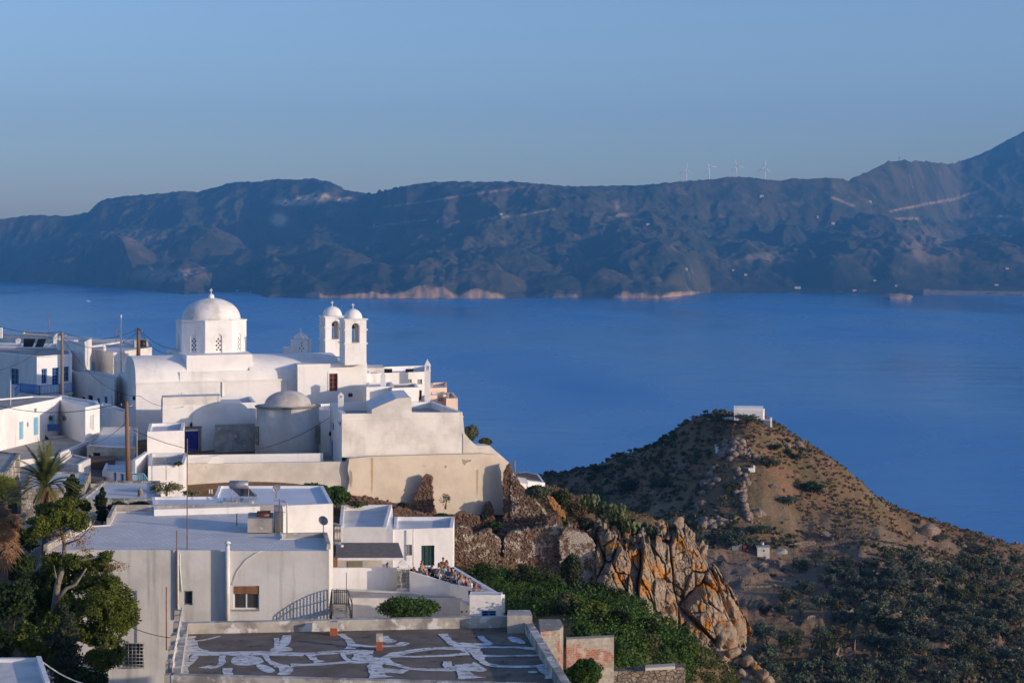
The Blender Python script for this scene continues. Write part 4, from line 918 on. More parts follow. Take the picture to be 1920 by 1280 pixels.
block('parapet', 'white stub wall on the roof behind the slit window cube', [(112, 172), (127, 171), (128, 173.5), (113, 174.5)], ZZ(744, 172), 185, white, 'roof stump')
fd = Face(XY(84, 163.3), XY(103, 165.2)); r = fd.rect((91.5, 778, 102, 795)); mb = MB(); bar(mb, fd, r[0], r[1], r[2], r[3], .02, .06); tag(mb.build('door', lightblue), 'light blue door behind the hanging blanket', 'door')
mb = MB(); bb = P(100, 801, 163.6); mb.add([P(88.5, 795, 162.5), P(111, 794.5, 163), P(111.5, 807, 163.02), P(89, 808, 162.52), P(88.5, 795, 162.6), P(111, 794.5, 163.1), P(111.5, 807, 163.12), P(89, 808, 162.62)], [(3, 2, 1, 0), (4, 5, 6, 7), (0, 1, 5, 4), (2, 3, 7, 6)])
tag(mb.build('blanket', mat('navy checked cloth', (.03, .06, .20), (.05, .1, .3), 6, lo=.45, hi=.5)), 'navy blue blanket hung out over the yard', 'blanket')
house('terrace', 'grey flat terrace roof below the light blue shutters', [(-50, 143), (110, 149), (190, 163), (150, 167), (-40, 158)], ZZ(866, 149)+.5, 175, wall=white_old, roofm=roofgrey, cat='terrace', drop=.18)
block('wall', 'low whitewashed wall under the slit window cube', [(112, 149.8), (189, 163.5), (186, 164), (109, 150.3)], ZZ(845, 152)+.05, 176, white, 'wall')
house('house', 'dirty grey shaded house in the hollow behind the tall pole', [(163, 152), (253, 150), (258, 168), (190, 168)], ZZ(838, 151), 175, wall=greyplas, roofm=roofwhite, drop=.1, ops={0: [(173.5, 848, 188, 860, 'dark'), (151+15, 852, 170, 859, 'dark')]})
block('shed', 'dark brown plank shed in the hollow by the tall pole', [(169, 148), (215.5, 148), (216, 150.5), (170, 150.5)], ZZ(861, 148), 177, mat('dark planks', (.07, .05, .045), (.11, .08, .07), 2, stretch=(.3, .3, 4)), 'shed')
house('house', 'small white walled house beside the dark corrugated roof', [(110, 143), (146, 141.5), (170, 146), (135, 149)], ZZ(884, 142)+.6, 175, wall=white_old, drop=.12, roofm=roofgrey)
def corr():
    root = thing('shed', 'lean to shed with a dark corrugated sloping roof', 'shed', (*XY(180, 142), 176)); mb = MB()
    a, b, c, d = P(144, 903, 140), P(190, 903, 140), P(211, 882, 147), P(168, 880, 147); k = 44; vs = []
    for i in range(k+1):
        t = i/k; o = .05*math.cos(t*k*math.pi/2)
        vs += [a.lerp(b, t)+Vector((0, 0, o)), d.lerp(c, t)+Vector((0, 0, o))]
    mb.add(vs, [(2*i, 2*i+2, 2*i+3, 2*i+1) for i in range(k)]); mb.build('roof', mat('corrugated sheet', (.13, .12, .11), (.2, .18, .165), 1.5), root)
    m2 = MB(); m2.prism([XY(148, 140.5), XY(189, 140.5), XY(208, 146.5), XY(170, 146.5)], 175, [ZZ(906, 140.5), ZZ(906, 140.5), ZZ(886, 146.5), ZZ(886, 146.5)]); m2.build('wall', white_old, root)
corr()
house('house', 'white house with two blue doors in shade behind the tall pole', [(192, 143), (248, 141), (250, 150), (206, 154)], ZZ(868, 145)-.35, 175, ops={0: [(213, 885, 218, 905, 'bluedoor'), (226, 888, 232, 905, 'bluedoor')]}, drop=.12)
house('house', 'tall white cube house beside the blue stair railing', [(276, 151), (343.5, 152), (346, 159), (280, 158)], ZZ(809, 151), 175, drop=.25, ops={0: [(329, 831-20, 330, 812, 'dark')]})
block('wall', 'sloping white stair wall left of the tall white cube house', [(248, 141.5), (254, 141.4), (278, 150.6), (272, 150.8)], [ZZ(862, 141.5), ZZ(862, 141.5), ZZ(848, 150), ZZ(848, 150)], 175, white, 'wall')
house('house', 'white yard wall block under the tall white cube house', [(278, 141.5), (344, 142.5), (352, 150.5), (280, 150.3)], ZZ(872, 142), 174, drop=.3, roofm=roofgrey)
def stair_rail():
    root = thing('stair_railing', 'light blue wooden stair railing beside the tall pole', 'railing', tuple(P(262, 905, 140.8))); mb = MB()
    for i in range(9): x = 249+i*3; y = 888 if x < 270 else 888+(x-270)*1.4; mb.tube([P(x, 905, 140.8), P(x, y, 140.8)], .035, 4)
    mb.tube([P(248, 888, 140.8), P(270, 888, 140.8), P(281, 905, 140.8)], .05, 5); mb.build('balusters', lightblue, root)
stair_rail()
house('house', 'low house with a flat pale roof and a stubby brown chimney', [(148, 128.5), (302, 128.5), (300, 138.5), (190, 138.5)], ZZ(935, 128.5), 174, wall=oldstone, roofm=roofwhite, drop=.14, th=.35)
chimney('stubby stone chimney with a conical cap on the flat pale roof', 263, 912, 935, 131, 11, oldstone, 'pot')
house('house', 'weathered plaster building behind the fan palm at the left edge', [(-60, 130), (14, 131), (38, 143), (-40, 146)], ZZ(885, 131), 174, wall=oldstone, drop=.1, roofm=roofgrey)
house('house', 'old plastered house behind the date palm', [(40, 130), (158, 131), (170, 140), (60, 140)], ZZ(913, 131), 173, wall=oldstone, drop=.12, roofm=roofwhite)

# ---------------------------------------------------------------- flat roofed houses in front
zw = ZZ(943, 120)
def yz(py): return YZ(py, zw)
house('house', 'white house with an L shaped flat white roof and a solar heater', [(289, yz(955)), (520, yz(948)), (624.5, 119.8), (606, yz(910)), (410, yz(910)), (402, yz(930)), (284, yz(931))], zw, 174, roofm=mat('bluish white roof', (.74, .76, .80), (.64, .66, .70), .4), drop=.16, th=.22)
def gray_house():
    zt = ZZ(1032, 103.3)
    pts = [(85, 103.55), (332.5, 103.55), (332.5, 103.47), (426.5, 103.47), (426.5, 103.25), (617, 103.25), (610, YZ(1007, zt)), (529, YZ(1008.5, zt)), (524, YZ(958, zt)), (215, YZ(958, zt)), (203, YZ(983, zt)), (168, YZ(985, zt))]
    hh = house('house', 'large weathered grey white house with a wide painted roof in front', pts, zt, 172, wall=facade,
          roofm=roof_tiles(), drop=.07, th=.12,
          ops={2: [(343.5, 1107, 361, 1134, 'small')], 4: [(437, 1097.5, 486, 1142, 'white')], 0: [(229, 1206, 268, 1250, 'small')]})
    for (a, b, h) in [((215, 958), (524, 958), .42), ((203, 983), (215, 958), .42), ((85, 1034), (168, 985), .4), ((529, 1008.5), (610, 1007), .3), ((610, 1007), (616.5, 1029.5), .3)]:
        p, q = Vector(XY(a[0], YZ(a[1], zt))), Vector(XY(b[0], YZ(b[1], zt))); f = Face(p, q); mb = MB(); bar(mb, f, 0, f.L, zt+.002, zt+h, -.1, .12); mb.build('parapet', concrete, hh)
    f = Face(XY(426.5, 103.25), XY(617, 103.25)); r = f.rect((438.5, 1099.5, 484.5, 1113)); mb = MB(); bar(mb, f, r[0], r[1], r[2], r[3], -.12, -.04); mb.build('shutter_box', brownwood, hh)
    mb = MB(); r = f.rect((437, 1097.5, 486, 1142)); bar(mb, f, r[0]-.05, r[1]+.05, r[2]-.07, r[2], .003, .08); mb.build('sill', concrete, hh)
    # conduit and small pipes on the facade
    f1 = Face(XY(332.5, 103.47), XY(426.5, 103.47)); f0 = Face(XY(85, 103.55), XY(332.5, 103.55)); mb = MB()
    def pp(f, x, y, o=.05): return f.pt(f.u(x), f.z(x, y), o)
    mb.tube([pp(f1, 337.5, 1036), pp(f1, 337.5, 1060), pp(f1, 341, 1106), pp(f1, 343, 1107)], .03, 5); mb.tube([pp(f1, 334, 1034, .07), pp(f1, 334, 1160, .07)], .045, 5)
    mb.tube([pp(f, 436, 1096), pp(f, 445, 1070), pp(f, 462, 1048), pp(f, 480, 1036), pp(f, 492, 1032)], .022, 5)
    mb.build('conduit', whitepvc, hh)
    # flue
    a, b = pp(f, 427.5, 1166, .14), pp(f, 427.5, 1022, .14)
    fl = thing('flue_pipe', 'tall white flue pipe with a cap running up the front house', 'flue', tuple(a)); MB().tube([a, b], .13, 10).build('pipe', whitepvc, fl); MB().lathe(tuple(b), [(.1, 0), (.1, .12), (.19, .14), (.16, .22), (.03, .3)], 10).build('cap', whitepvc, fl)
    # barred window grille
    mb = MB(); r = f0.rect((227, 1205, 269.5, 1251))
    for k in range(7): u = r[0]+(r[1]-r[0])*k/6; mb.tube([f0.pt(u, r[2], .06), f0.pt(u, r[3], .06)], .02, 4)
    for k in range(8): z = r[2]+(r[3]-r[2])*k/7; mb.tube([f0.pt(r[0], z, .09), f0.pt(r[1], z, .09)], .02, 4)
    mb.build('window_grille', metalgrey, hh)
    # roof block with tiles and pipes
    tb = thing('roof_housing', 'squat plastered roof housing with loose tiles stacked on it', 'roof housing', tuple(P(494, 1000, YZ(998, zt))))
    y0 = YZ(998, zt); MB().prism([XY(464, y0), XY(513, y0), XY(512, y0+2.6), XY(466, y0+2.6)], zt, ZZ(972, y0)).build('casing', concrete, tb)
    mb = MB()
    for k in range(4): mb.tube([P(482, 966-k*2.0, y0+.6+.35*k), P(507, 965-k*2, y0+.6+.35*k)], .09, 6)
    mb.build('roof_tile', terracotta, tb)
    block('wall', 'narrow old chimney breast at the step of the painted roof', [(515, y0+.4), (531, y0+.2), (529, y0+3), (514, y0+3)], ZZ(955, y0+1), zt-.1, concrete, 'chimney breast')
    antenna('rusty antenna mast rising in front of the flat white roof', 524, 935, 1009, y0-.2, bars=3)
    antenna('short leaning rod on the painted roof', 444, 962, 985, YZ(985, zt), m=blackmetal, bars=0)
    antenna('very tall thin rusty mast on the edge of the painted roof', 351, 822, 1046, 103.6, r=.035, bars=0)
    antenna('short rusty mast beside the tall one on the painted roof', 331.5, 994, 1160, 103.4, r=.035, bars=0)
    antenna('leaning rusty pole with a bent top against the front facade', 312, 1100, 1218, 102.6, r=.04, bars=0)
    mb = MB(); mb.tube([P(524, 990, y0), P(524, 940, y0), P(534, 940, y0), P(538, 944, y0), P(538, 1006, y0)], .04, 6); tag(mb.build('pipe', metalgrey), 'bent grey pipe loop beside the antenna mast', 'pipe')
    return zt
gray_zt = gray_house()
def dish(label, px, py, pyb, Y, rpx, yaw=0, m=metalgrey):
    c = P(px, py, Y); r = rpx*Y/F; root = thing('satellite_dish', label, 'satellite dish', tuple(P(px, pyb, Y)))
    mb = MB(); k = 5; n = 18; vs = []; ca, sa = math.cos(yaw), math.sin(yaw)
    for i in range(k+1):
        for j in range(n):
            rr = r*i/k; x = rr*math.cos(2*math.pi*j/n); z = rr*math.sin(2*math.pi*j/n); y = -.22*r*(i/k)**2+.12*r
            z2 = z*.95+y*.3; y2 = y*.95-z*.3; vs.append(c+Vector((x*ca-y2*sa, x*sa+y2*ca, z2)))
    mb.add(vs, [(i*n+j, i*n+(j+1) % n, (i+1)*n+(j+1) % n, (i+1)*n+j) for i in range(k) for j in range(n)], 0, True); mb.build('reflector', m, root)
    MB().tube([P(px, pyb, Y+.05), P(px, py, Y+.12)], .03, 5).build('mast', rust, root)
    MB().tube([c+Vector((0, 0, -r)), c+Vector((-.05, -r*1.1, -.1))], .015, 4).tube([c+Vector((-.05, -r*1.15, -.12)), c+Vector((-.05, -r*1.0, -.02))], .04, 5).build('feed_arm', blackmetal, root)
dish('grey satellite dish against the plain white wall in the middle', 606.5, 975, 1005, 106, 9.6, -.3)
dish('small satellite dish on the rusty mast above the white roof', 518, 914, 935, 121, 7.5, .3)
def heater():
    p = P(452, 940, 121.5); root = thing('solar_water_heater', 'solar heater with a grey steel tank on the flat white roof', 'solar heater', tuple(p))
    t0, t1 = P(430, 908, 121.5), P(465.5, 908, 121.5); MB().tube([t0, t0.lerp(t1, .02), t1.lerp(t0, .02), t1], [.22, .27, .27, .22], 18).build('tank', metalgrey, root)
    a, b = P(434, 914, 121.6), P(466, 914, 121.6); o = Vector((.35, 1.7, -.75))
    mb = MB(); mb.add([a, b, b+o, a+o, a+Vector((0, .05, -.07)), b+Vector((0, .05, -.07)), b+o+Vector((0, .05, -.07)), a+o+Vector((0, .05, -.07))], [(0, 1, 2, 3), (7, 6, 5, 4), (0, 4, 5, 1), (1, 5, 6, 2), (2, 6, 7, 3), (3, 7, 4, 0)]); mb.build('collector', panelmat, root)
    mb = MB(); zr = zw-.15
    for q in (a, b):
        mb.tube([q, (q.x, q.y, zr)], .03, 4); mb.tube([q+o, (q.x+o.x, q.y+o.y, zr)], .03, 4); mb.tube([(q.x, q.y, zr+.1), q+o], .025, 4); mb.tube([q, (q.x+o.x, q.y+o.y, zr+.1)], .025, 4)
    mb.build('stand', metalgrey, root)
    MB().box((a.x-.1, a.y, zr-.01), (.9, .5, .1)).build('pad', concrete, root)
heater()
chimney('stub vent pipe on the flat white roof right of the solar heater', 474, 939, 944, 121, 3, whitepvc, 'box')
for i, x in enumerate((392.5, 397)):
    tag(MB().tube([P(x, 928, 131), P(x, 917, 131)], .05, 6).build('vent_pipe', whitepvc), ('left' if i == 0 else 'right')+' one of two short white vent pipes behind the flat white roof', 'vent pipe')
house('house', 'white house with a blue shaded roof tray behind the pergola', [(636, 137.2), (724, 137), (735, 149), (640, 149)], ZZ(988, 137), 174.5, drop=.45)
house('house', 'white house with a dark green door behind the dining terrace', [(737, 137), (849, 137.8), (852, 143.5), (740, 143.5)], ZZ(992, 137), 174.5, drop=.28, ops={0: [(758.5, 1020.5, 772.5, 1041, 'grey'), (790, 1022, 814.5, 1060, 'green')]})
block('wall', 'white sloping fin wall between the two white terrace houses', [(719, 137.05), (737, 136.9), (736, 150), (734, 150)], [ZZ(989, 137), ZZ(992, 137), ZZ(951, 150), ZZ(951, 150)], 174.5, white, 'wall')
tag(MB().tube([P(775, 1062, 136.85), P(775, 992, 136.85)], .06, 6).build('downpipe', whitepvc), 'white downpipe between window and green door', 'downpipe')
zter = 175.4
block('terrace', 'paved dining terrace above the garden', [(625, 130.1), (764, 130.4), (836, 130.2), (886, 122.6), (940, 122.2), (853, 137), (625, 139)], zter, 172.5, [white_old, roofgrey], 'terrace', miT=1)
def parapets():
    def seg(a, b, ya, yb, Ya, Yb, th=.22, name='terrace_wall'):
        p, q = Vector(XY(a, Ya)), Vector(XY(b, Yb)); e = (q-p).normalized(); n = Vector((-e.y, e.x))*th
        return MB().prism([tuple(p), tuple(q), tuple(q+n), tuple(p+n)], 172.5, [ZZ(ya, Ya), ZZ(yb, Yb), ZZ(yb, Yb), ZZ(ya, Ya)])
    tag(seg(622, 746, 1064, 1064, 129.9, 130.2).build('terrace_wall', white), 'white terrace wall left of the cut stone chimney', 'wall')
    tag(seg(768, 843, 1071, 1093, 128.7, 127.6).build('terrace_wall', white), 'white terrace wall sloping down right of the cut stone chimney', 'wall')
    tag(seg(941, 853, 1114, 1062, 121.8, 137, .3).build('terrace_wall', white), 'long white terrace wall running back beside the diners', 'wall')
    tag(seg(843, 942, 1093.5, 1114.5, 127.5, 121.5, .2).build('terrace_wall', white), 'low white wall at the near corner of the dining terrace', 'wall')
parapets()
def stone_chimney():
    Y = 129.4; b = P(756.5, 1100, Y); root = thing('chimney', 'cut stone chimney with a white gabled cap at the terrace', 'chimney', tuple(b))
    w_ = 22.5*Y/F; zc = ZZ(1064.5, Y); MB().box(tuple(b), (w_, w_, zc-b.z)).build('shaft', blockstone, root)
    mb = MB(); mb.box((b.x, b.y, zc), (w_*1.02, w_*1.02, .08)); mb.box((b.x, b.y, zc+.08), (w_*.7, w_*.7, .22)); z1 = zc+.3; w2 = w_*.42
    mb.box((b.x, b.y, z1), (w2*2, w2*2, .05)); mb.add([(b.x-w2, b.y-w2, z1+.05), (b.x+w2, b.y-w2, z1+.05), (b.x+w2, b.y+w2, z1+.05), (b.x-w2, b.y+w2, z1+.05), (b.x, b.y, z1+.3)], [(3, 2, 1, 0), (0, 1, 4), (1, 2, 4), (2, 3, 4), (3, 0, 4)]); mb.build('cowl', white, root)
    MB().lathe((b.x, b.y, b.z-.3), [(w_*.8, 0), (w_*.75, .25), (w_*.62, .4)], 4, a0=R(45)).build('foot', white_old, root)
stone_chimney()
house('house', 'low house with a grey flat roof below the dining terrace', [(655, YZ(1121, 175.5)), (884, YZ(1121, 175.5)), (846, 127.4), (770, 128.4), (630, 129.7)], 175.5, 170, wall=white_old, roofm=roofgrey, drop=.1)
block('wall', 'short slanting parapet at the right end of the grey flat roof', [(870, YZ(1121, 175.5)-.05), (886, YZ(1121, 175.5)-.05), (850, 127.8), (846, 127.8)], 175.95, 175.3, white_old, 'wall')
house('house', 'white block under the near corner of the dining terrace', [(880.5, 120.6), (940, 120.6), (942, 121.6), (882, 121.9)], ZZ(1115, 120.6), 170, drop=.02, th=.1, ops={0: [(903, 1144, 930, 1160, 'blue')]})
def pergola():
    root = thing('pergola', 'dark slatted pergola over the terrace beside the white houses', 'pergola', (*XY(690, 131), zter))
    zn, zf_ = ZZ(1046, 131.5), ZZ(1016.5, 135.7); mb = MB()
    a, b, c, d = Vector((*XY(626, 131.5), zn)), Vector((*XY(757, 131.5), zn)), Vector((*XY(747, 135.7), zf_)), Vector((*XY(640, 135.7), zf_)); k = 11
    for i in range(k):
        t0, t1 = (i+.04)/k, (i+.86)/k
        q = [a.lerp(d, t0), b.lerp(c, t0), b.lerp(c, t1), a.lerp(d, t1)]; mb.add(q+[v-Vector((0, 0, .04)) for v in q], [(0, 1, 2, 3), (7, 6, 5, 4), (0, 4, 5, 1), (1, 5, 6, 2), (2, 6, 7, 3), (3, 7, 4, 0)])
    mb.build('slats', slat, root)
    mb = MB(); fc = Face((a.x, a.y), (b.x, b.y)); bar(mb, fc, -.05, fc.L+.02, zn-.12, zn+.04, .02, .12); mb.build('fascia', white, root)
    for x in (631, 752): MB().box((*XY(x, 131.9), zter), (.12, .12, zn-.14-zter)).build('post', white, root)
pergola()
block('wall', 'cream wall with a blank recess under the pergola', [(630, 135.8), (716, 135.9), (716, 136.4), (630, 136.3)], ZZ(1020, 136), 174.5, beige_light, 'wall')
fp = Face(XY(630, 135.8), XY(716, 135.9)); r = fp.rect((652, 1051, 680, 1063)); mb = MB(); bar(mb, fp, r[0], r[1], r[2], r[3], .003, .05); tag(mb.build('shutter', mat('olive shutter', (.25, .24, .17), (.3, .29, .2), 3)), 'olive shutter in the cream wall under the pergola', 'shutter')
tag(MB().box(tuple(P(628, 1062, 131)), (.36, .36, .66)).build('cabinet', brownwood), 'orange brown wooden cabinet at the left foot of the pergola', 'cabinet')
def balustrade():
    root = thing('balustrade', 'cream balusters at the left end of the blue shaded roof', 'balustrade', tuple(P(634, 1020, 134)))
    mb = MB()
    for k in range(5): x = 628+k*3; mb.lathe(tuple(P(x, 1017, 133-.2*k)), [(.05, 0), (.09, .1), (.05, .5), (.08, .9), (.05, 1.2)], 6)
    mb.build('balusters', beige_light, root)
    mb = MB(); f = Face(XY(625.5, 133.3), XY(642, 132)); bar(mb, f, 0, f.L, ZZ(984, 133), ZZ(981, 133), -.1, .1); bar(mb, f, 0, f.L, ZZ(1021, 133), ZZ(1017, 133), -.1, .1); mb.build('rail', beige_light, root)
balustrade()
def iron_gate():
    root = thing('stair_railing', 'black iron railing round the steps right of the grey white facade', 'railing', tuple(P(640, 1165, 100)))
    mb = MB()
    # arched railing running towards the camera; its shadow falls on the facade
    n = 17; top = []
    for k in range(n):
        y = 103.1-1.5*k/(n-1); x0, _ = XY(621.5, 103.2); t = k/(n-1); h = .95+.95*math.sin((1-t)*math.pi/2)**.8
        b = Vector((x0+.06, y, ZZ(1166, 103.2)-.4)); tp = Vector((b.x, y, ZZ(1166, 103.2)+h)); mb.tube([b, tp], .022, 5); top.append(tp)
    mb.tube(top, .035, 5)
    for dz in (.5,): mb.tube([Vector((v.x, v.y, ZZ(1166, 103.2)+.55)) for v in top], .025, 4)
    mb.build('arched_railing', blackmetal, root)
    m2 = MB()
    for k in range(8): x = 627+k*3.8; m2.tube([P(x, 1133, 104), P(x, 1106, 104)], .02, 4)
    for y in (1106, 1109, 1131): m2.tube([P(625, y, 104), P(652, y, 104)], .025, 4)
    m2.tube([P(649, 1170, 102), P(649.5, 1073, 104)], .025, 4); m2.tube([P(660, 1166, 101), P(660, 1116, 104)], .02, 4)
    m2.tube([P(652, 1106, 104), P(660, 1130, 101.5), P(660, 1166, 100.5)], .035, 5)
    for k in range(7): a = P(652+k*1.2, 1112+k*6, 103.8-k*.4); m2.tube([a, a+Vector((0, 0, -1))], .02, 4)
    m2.build('railing', blackmetal, root)
    m3 = MB()
    for k in range(9): m3.box(tuple(P(639, 1134+k*3.6, 104-k*.38)), (.95, .32, .06))
    m3.build('step', concrete, root)
iron_gate()

# ---------------------------------------------------------------- patched roof in the foreground
def patched_roof():
    zp = 182.62; drop = .5; zr = zp-drop
    pts = [(321, 73.4), (1074, 71.6), (990, YZ(1152, zp)), (338, YZ(1165, zp))]
    root = thing('house', 'foreground house with a dark flat roof patched with white paint', 'house', (*XY(650, 78), 172))
    xy = [XY(*p) for p in pts]; mb = MB(); ins = inset(xy, .36)
    for i in range(4):
        j = (i+1) % 4; wallgrid(mb, Face(xy[i], xy[j]), 170, zp, [])
        mb.add([(*xy[i], zp), (*xy[j], zp), (*ins[j], zp), (*ins[i], zp)], [(0, 1, 2, 3)]); mb.add([(*ins[i], zp), (*ins[j], zp), (*ins[j], zr-.02), (*ins[i], zr-.02)], [(0, 1, 2, 3)])
    mb.build('wall', mat('stained parapet', (.50, .46, .40), (.26, .235, .21), .9, 9, bump=.5, bscale=3, lo=.4, hi=.62, col3=(.70, .67, .62), scale3=1.6, lo3=.52, hi3=.62), root)
    rf = MB(); rf.prism(ins, zr-.2, zr)
    tar = mat('weathered tar roof', (.15, .115, .085), (.21, .17, .135), .8, 9, bump=.4, bscale=4, bdist=.03, lo=.35, hi=.65, col3=(.07, .06, .05), scale3=1.7, lo3=.55, hi3=.7)
    r = rf.build('roof', tar, root)
    # roughly brushed sealing stripes, one level above the tar
    lime = mat('sealing paint', (.74, .74, .74), (.44, .42, .40), 1.6, 9, stretch=(1, 2.5, 1), lo=.42, hi=.66, col3=(.20, .175, .15), scale3=3.2, lo3=.54, hi3=.66)
    rnd = random.Random(5); S = MB()
    def G(px, py): y = YZ(py, zr); return Vector((*XY(px, y), 0))
    lay = [0]
    def stripe(pts, w):
        lay[0] += 1; z = zr+.004+.0006*lay[0]
        P_ = [G(*p) for p in pts]; k = []
        for _ in range(2):
            if len(P_) > 2: P_ = [P_[0]]+[q for a, b in zip(P_[:-1], P_[1:]) for q in (a.lerp(b, .25), a.lerp(b, .75))]+[P_[-1]]
        for a, b in zip(P_[:-1], P_[1:]):
            n = max(2, int((b-a).length/.12)); k += [a.lerp(b, i/n) for i in range(n)]
        k.append(P_[-1]); L_, R_ = [], []; seed = rnd.random()*100
        for i, p in enumerate(k):
            t = (k[min(i+1, len(k)-1)]-k[max(i-1, 0)]).normalized(); n = Vector((-t.y, t.x, 0))
            wz = 1+1.5*abs(t.x)**3
            tt = i/max(1, len(k)-1)*(len(pts)-1); wi = wz*(w if not isinstance(w, list) else float(np.interp(tt, range(len(w)), w)))
            a = float(vn2(np.array([seed+i*.3]), np.array([0.]), 3)[0])-.5; b = float(vn2(np.array([seed+i*.3]), np.array([9.]), 3)[0])-.5
            wi *= 1.1; q1 = p+n*(wi/2+a*wi*.28); q2 = p-n*(wi/2+b*wi*.28); L_.append((q1.x, q1.y, z)); R_.append((q2.x, q2.y, z))
        m = len(k); S.add(L_+R_, [(i, m+i, m+i+1, i+1) for i in range(m-1)])
    def patch(pts, wob=.12):
        lay[0] += 1; z = zr+.004+.0006*lay[0]; c = []; P_ = [G(*p) for p in pts]
        for _ in range(2): P_ = [q for i in range(len(P_)) for q in (P_[i].lerp(P_[(i+1) % len(P_)], .25), P_[i].lerp(P_[(i+1) % len(P_)], .75))]
        n = len(P_); wob = wob*.25
        for i in range(n):
            a, b = P_[i], P_[(i+1) % n]; m = max(1, int((b-a).length/.2))
            for j in range(m): p = a.lerp(b, j/m); c.append((p.x+rnd.uniform(-wob, wob)*.4, p.y+rnd.uniform(-wob, wob)*.5, z))
        S.add(c, [tuple(range(len(c)))] if c else [])
    stripe([(355, 1192), (352, 1210), (346, 1240), (341, 1266)], [.5, .3, .3, .45])
    stripe([(362, 1201), (385, 1199), (412, 1192)], [.1, .1, .15]); patch([(357, 1196), (370, 1200), (372, 1216), (400, 1220), (356, 1226)])
    stripe([(355, 1223), (420, 1223), (480, 1222), (560, 1226), (640, 1222), (700, 1222)], [.25, .12, .2, .15, .3, .25])
    stripe([(360, 1227), (420, 1226), (500, 1226), (570, 1227)], .16)
    patch([(355, 1228), (375, 1228), (366, 1240), (352, 1250), (350, 1258), (347, 1266)]); stripe([(418, 1228), (416, 1246), (400, 1251), (382, 1248)], [.3, .25, .2, .3])
    patch([(434, 1229), (482, 1228), (500, 1240), (470, 1248), (432, 1246)], .2); patch([(481, 1244), (500, 1246), (520, 1258), (500, 1262), (480, 1250)], .15)
    stripe([(538, 1190), (535, 1200), (528, 1212)], .4); stripe([(518, 1196), (518, 1212)], .2); patch([(515, 1211), (545, 1212), (552, 1220), (500, 1222)], .1)
    stripe([(498, 1228), (505, 1240), (520, 1246), (535, 1250), (534, 1265)], [.3, .2, .3, .5, .45]); stripe([(425, 1252), (428, 1266)], .35)
    stripe([(640, 1188), (650, 1196), (660, 1206), (655, 1216)], [.35, .25, .35, .5]); stripe([(660, 1210), (700, 1212), (760, 1210)], [.3, .12, .1])
    stripe([(545, 1247), (600, 1245), (660, 1241), (710, 1238), (735, 1228), (770, 1220), (820, 1215), (860, 1215), (890, 1220)], [.25, .15, .15, .3, .5, .25, .15, .3, .5])
    stripe([(640, 1222), (645, 1234), (660, 1240)], .2); stripe([(582, 1226), (590, 1238), (600, 1241)], [.4, .25, .4]); patch([(660, 1222), (700, 1226), (700, 1238), (655, 1238), (665, 1230)], .2)
    stripe([(695, 1232), (705, 1245), (706, 1262), (712, 1270)], [.5, .6, .6, .9]); stripe([(706, 1236), (740, 1246), (770, 1254), (820, 1256), (880, 1252), (905, 1250)], [.7, .3, .15, .15, .6, .6])
    stripe([(715, 1256), (760, 1260)], .3); stripe([(718, 1192), (722, 1200), (736, 1204)], [.35, .5, .3]); stripe([(745, 1206), (765, 1208)], .25)
    stripe([(830, 1188), (838, 1200), (850, 1207), (880, 1209), (920, 1208)], [.4, .35, .35, .2, .15]); stripe([(900, 1192), (914, 1204), (920, 1208)], [.25, .3, .2])
    stripe([(850, 1213), (900, 1213), (960, 1213), (1005, 1216)], [.25, .15, .12, .3]); stripe([(890, 1218), (896, 1230), (908, 1244), (940, 1250), (1000, 1250), (1020, 1246)], [.6, .4, .3, .15, .15, .2])
    stripe([(900, 1230), (960, 1230), (1010, 1228)], [.2, .1, .15]); stripe([(865, 1246), (870, 1262), (885, 1272)], [.5, .5, .9]); stripe([(838, 1240), (842, 1252)], .35); stripe([(1015, 1250), (1030, 1264), (1040, 1272)], [.3, .5, .6])
    stripe([(730, 1231), (800, 1231), (880, 1226)], [.12, .12, .2]); patch([(990, 1258), (1008, 1258), (1008, 1262), (990, 1262)], .05)
    patch([(948, 1192), (975, 1196), (990, 1208), (960, 1206)], .1)
    S.build('paint_stripes', lime, r)
    # chimney stump with red brick, flue stump and corner block
    for (x, y1, y0, w_, l) in [(711.5, 1218, 1187, 11, 'red brick stump in the middle of the patched roof'), (626, 1190, 1164, 13, 'small brick flue on the far edge of the patched roof')]:
        yb = YZ(y1, zr); p = Vector((*XY(x, yb), zr)); st = thing('chimney', l, 'chimney', tuple(p)); ww = w_*yb/F; hh_ = ZZ(y0, yb)-zr
        MB().box(tuple(p), (ww, ww, hh_*.55)).build('brick_base', mat('red brick', (.42, .12, .05), (.3, .09, .05), 4, bump=.3), st); MB().box((p.x, p.y, p.z+hh_*.55), (ww*1.05, ww*1.05, hh_*.45)).build('top', concrete, st)
    block('roof_block', 'stained concrete corner block on the patched roof', [(951, YZ(1186, zr)-.1), (998, YZ(1186, zr)-.1), (994, 84.9), (952, 84.9)], 182.95, zr, [concrete], 'roof block')
    # balustrade bricks on the left edge
    bl = thing('balustrade', 'broken concrete balustrade on the left edge of the patched roof', 'balustrade', tuple(P(325, 1280, 73.4))); 
    for k in range(9):
        t = k/8; x = 321+(339-321)*t-4; Y_ = 73.6+(84.0-73.6)*t; p = Vector((*XY(x, Y_), zp-.9)); MB().box(tuple(p), (.34, .34, .9+.22*(k % 2)+(.5 if k == 8 else 0))).build('post', concrete, bl)
    mb = MB()
    for o in (.25, .55): mb.tube([Vector((*XY(323, 73.8), zp+o-.1)), Vector((*XY(341, 83.8), zp+o+.1))], .03, 5)
    for k in range(13): t = k/12; p = Vector((*XY(323+17*t, 73.8+10*t), zp)); mb.tube([p, p+Vector((.05, 0, .6))], .02, 4)
    mb.build('rail', beige_light, bl)
patched_roof()
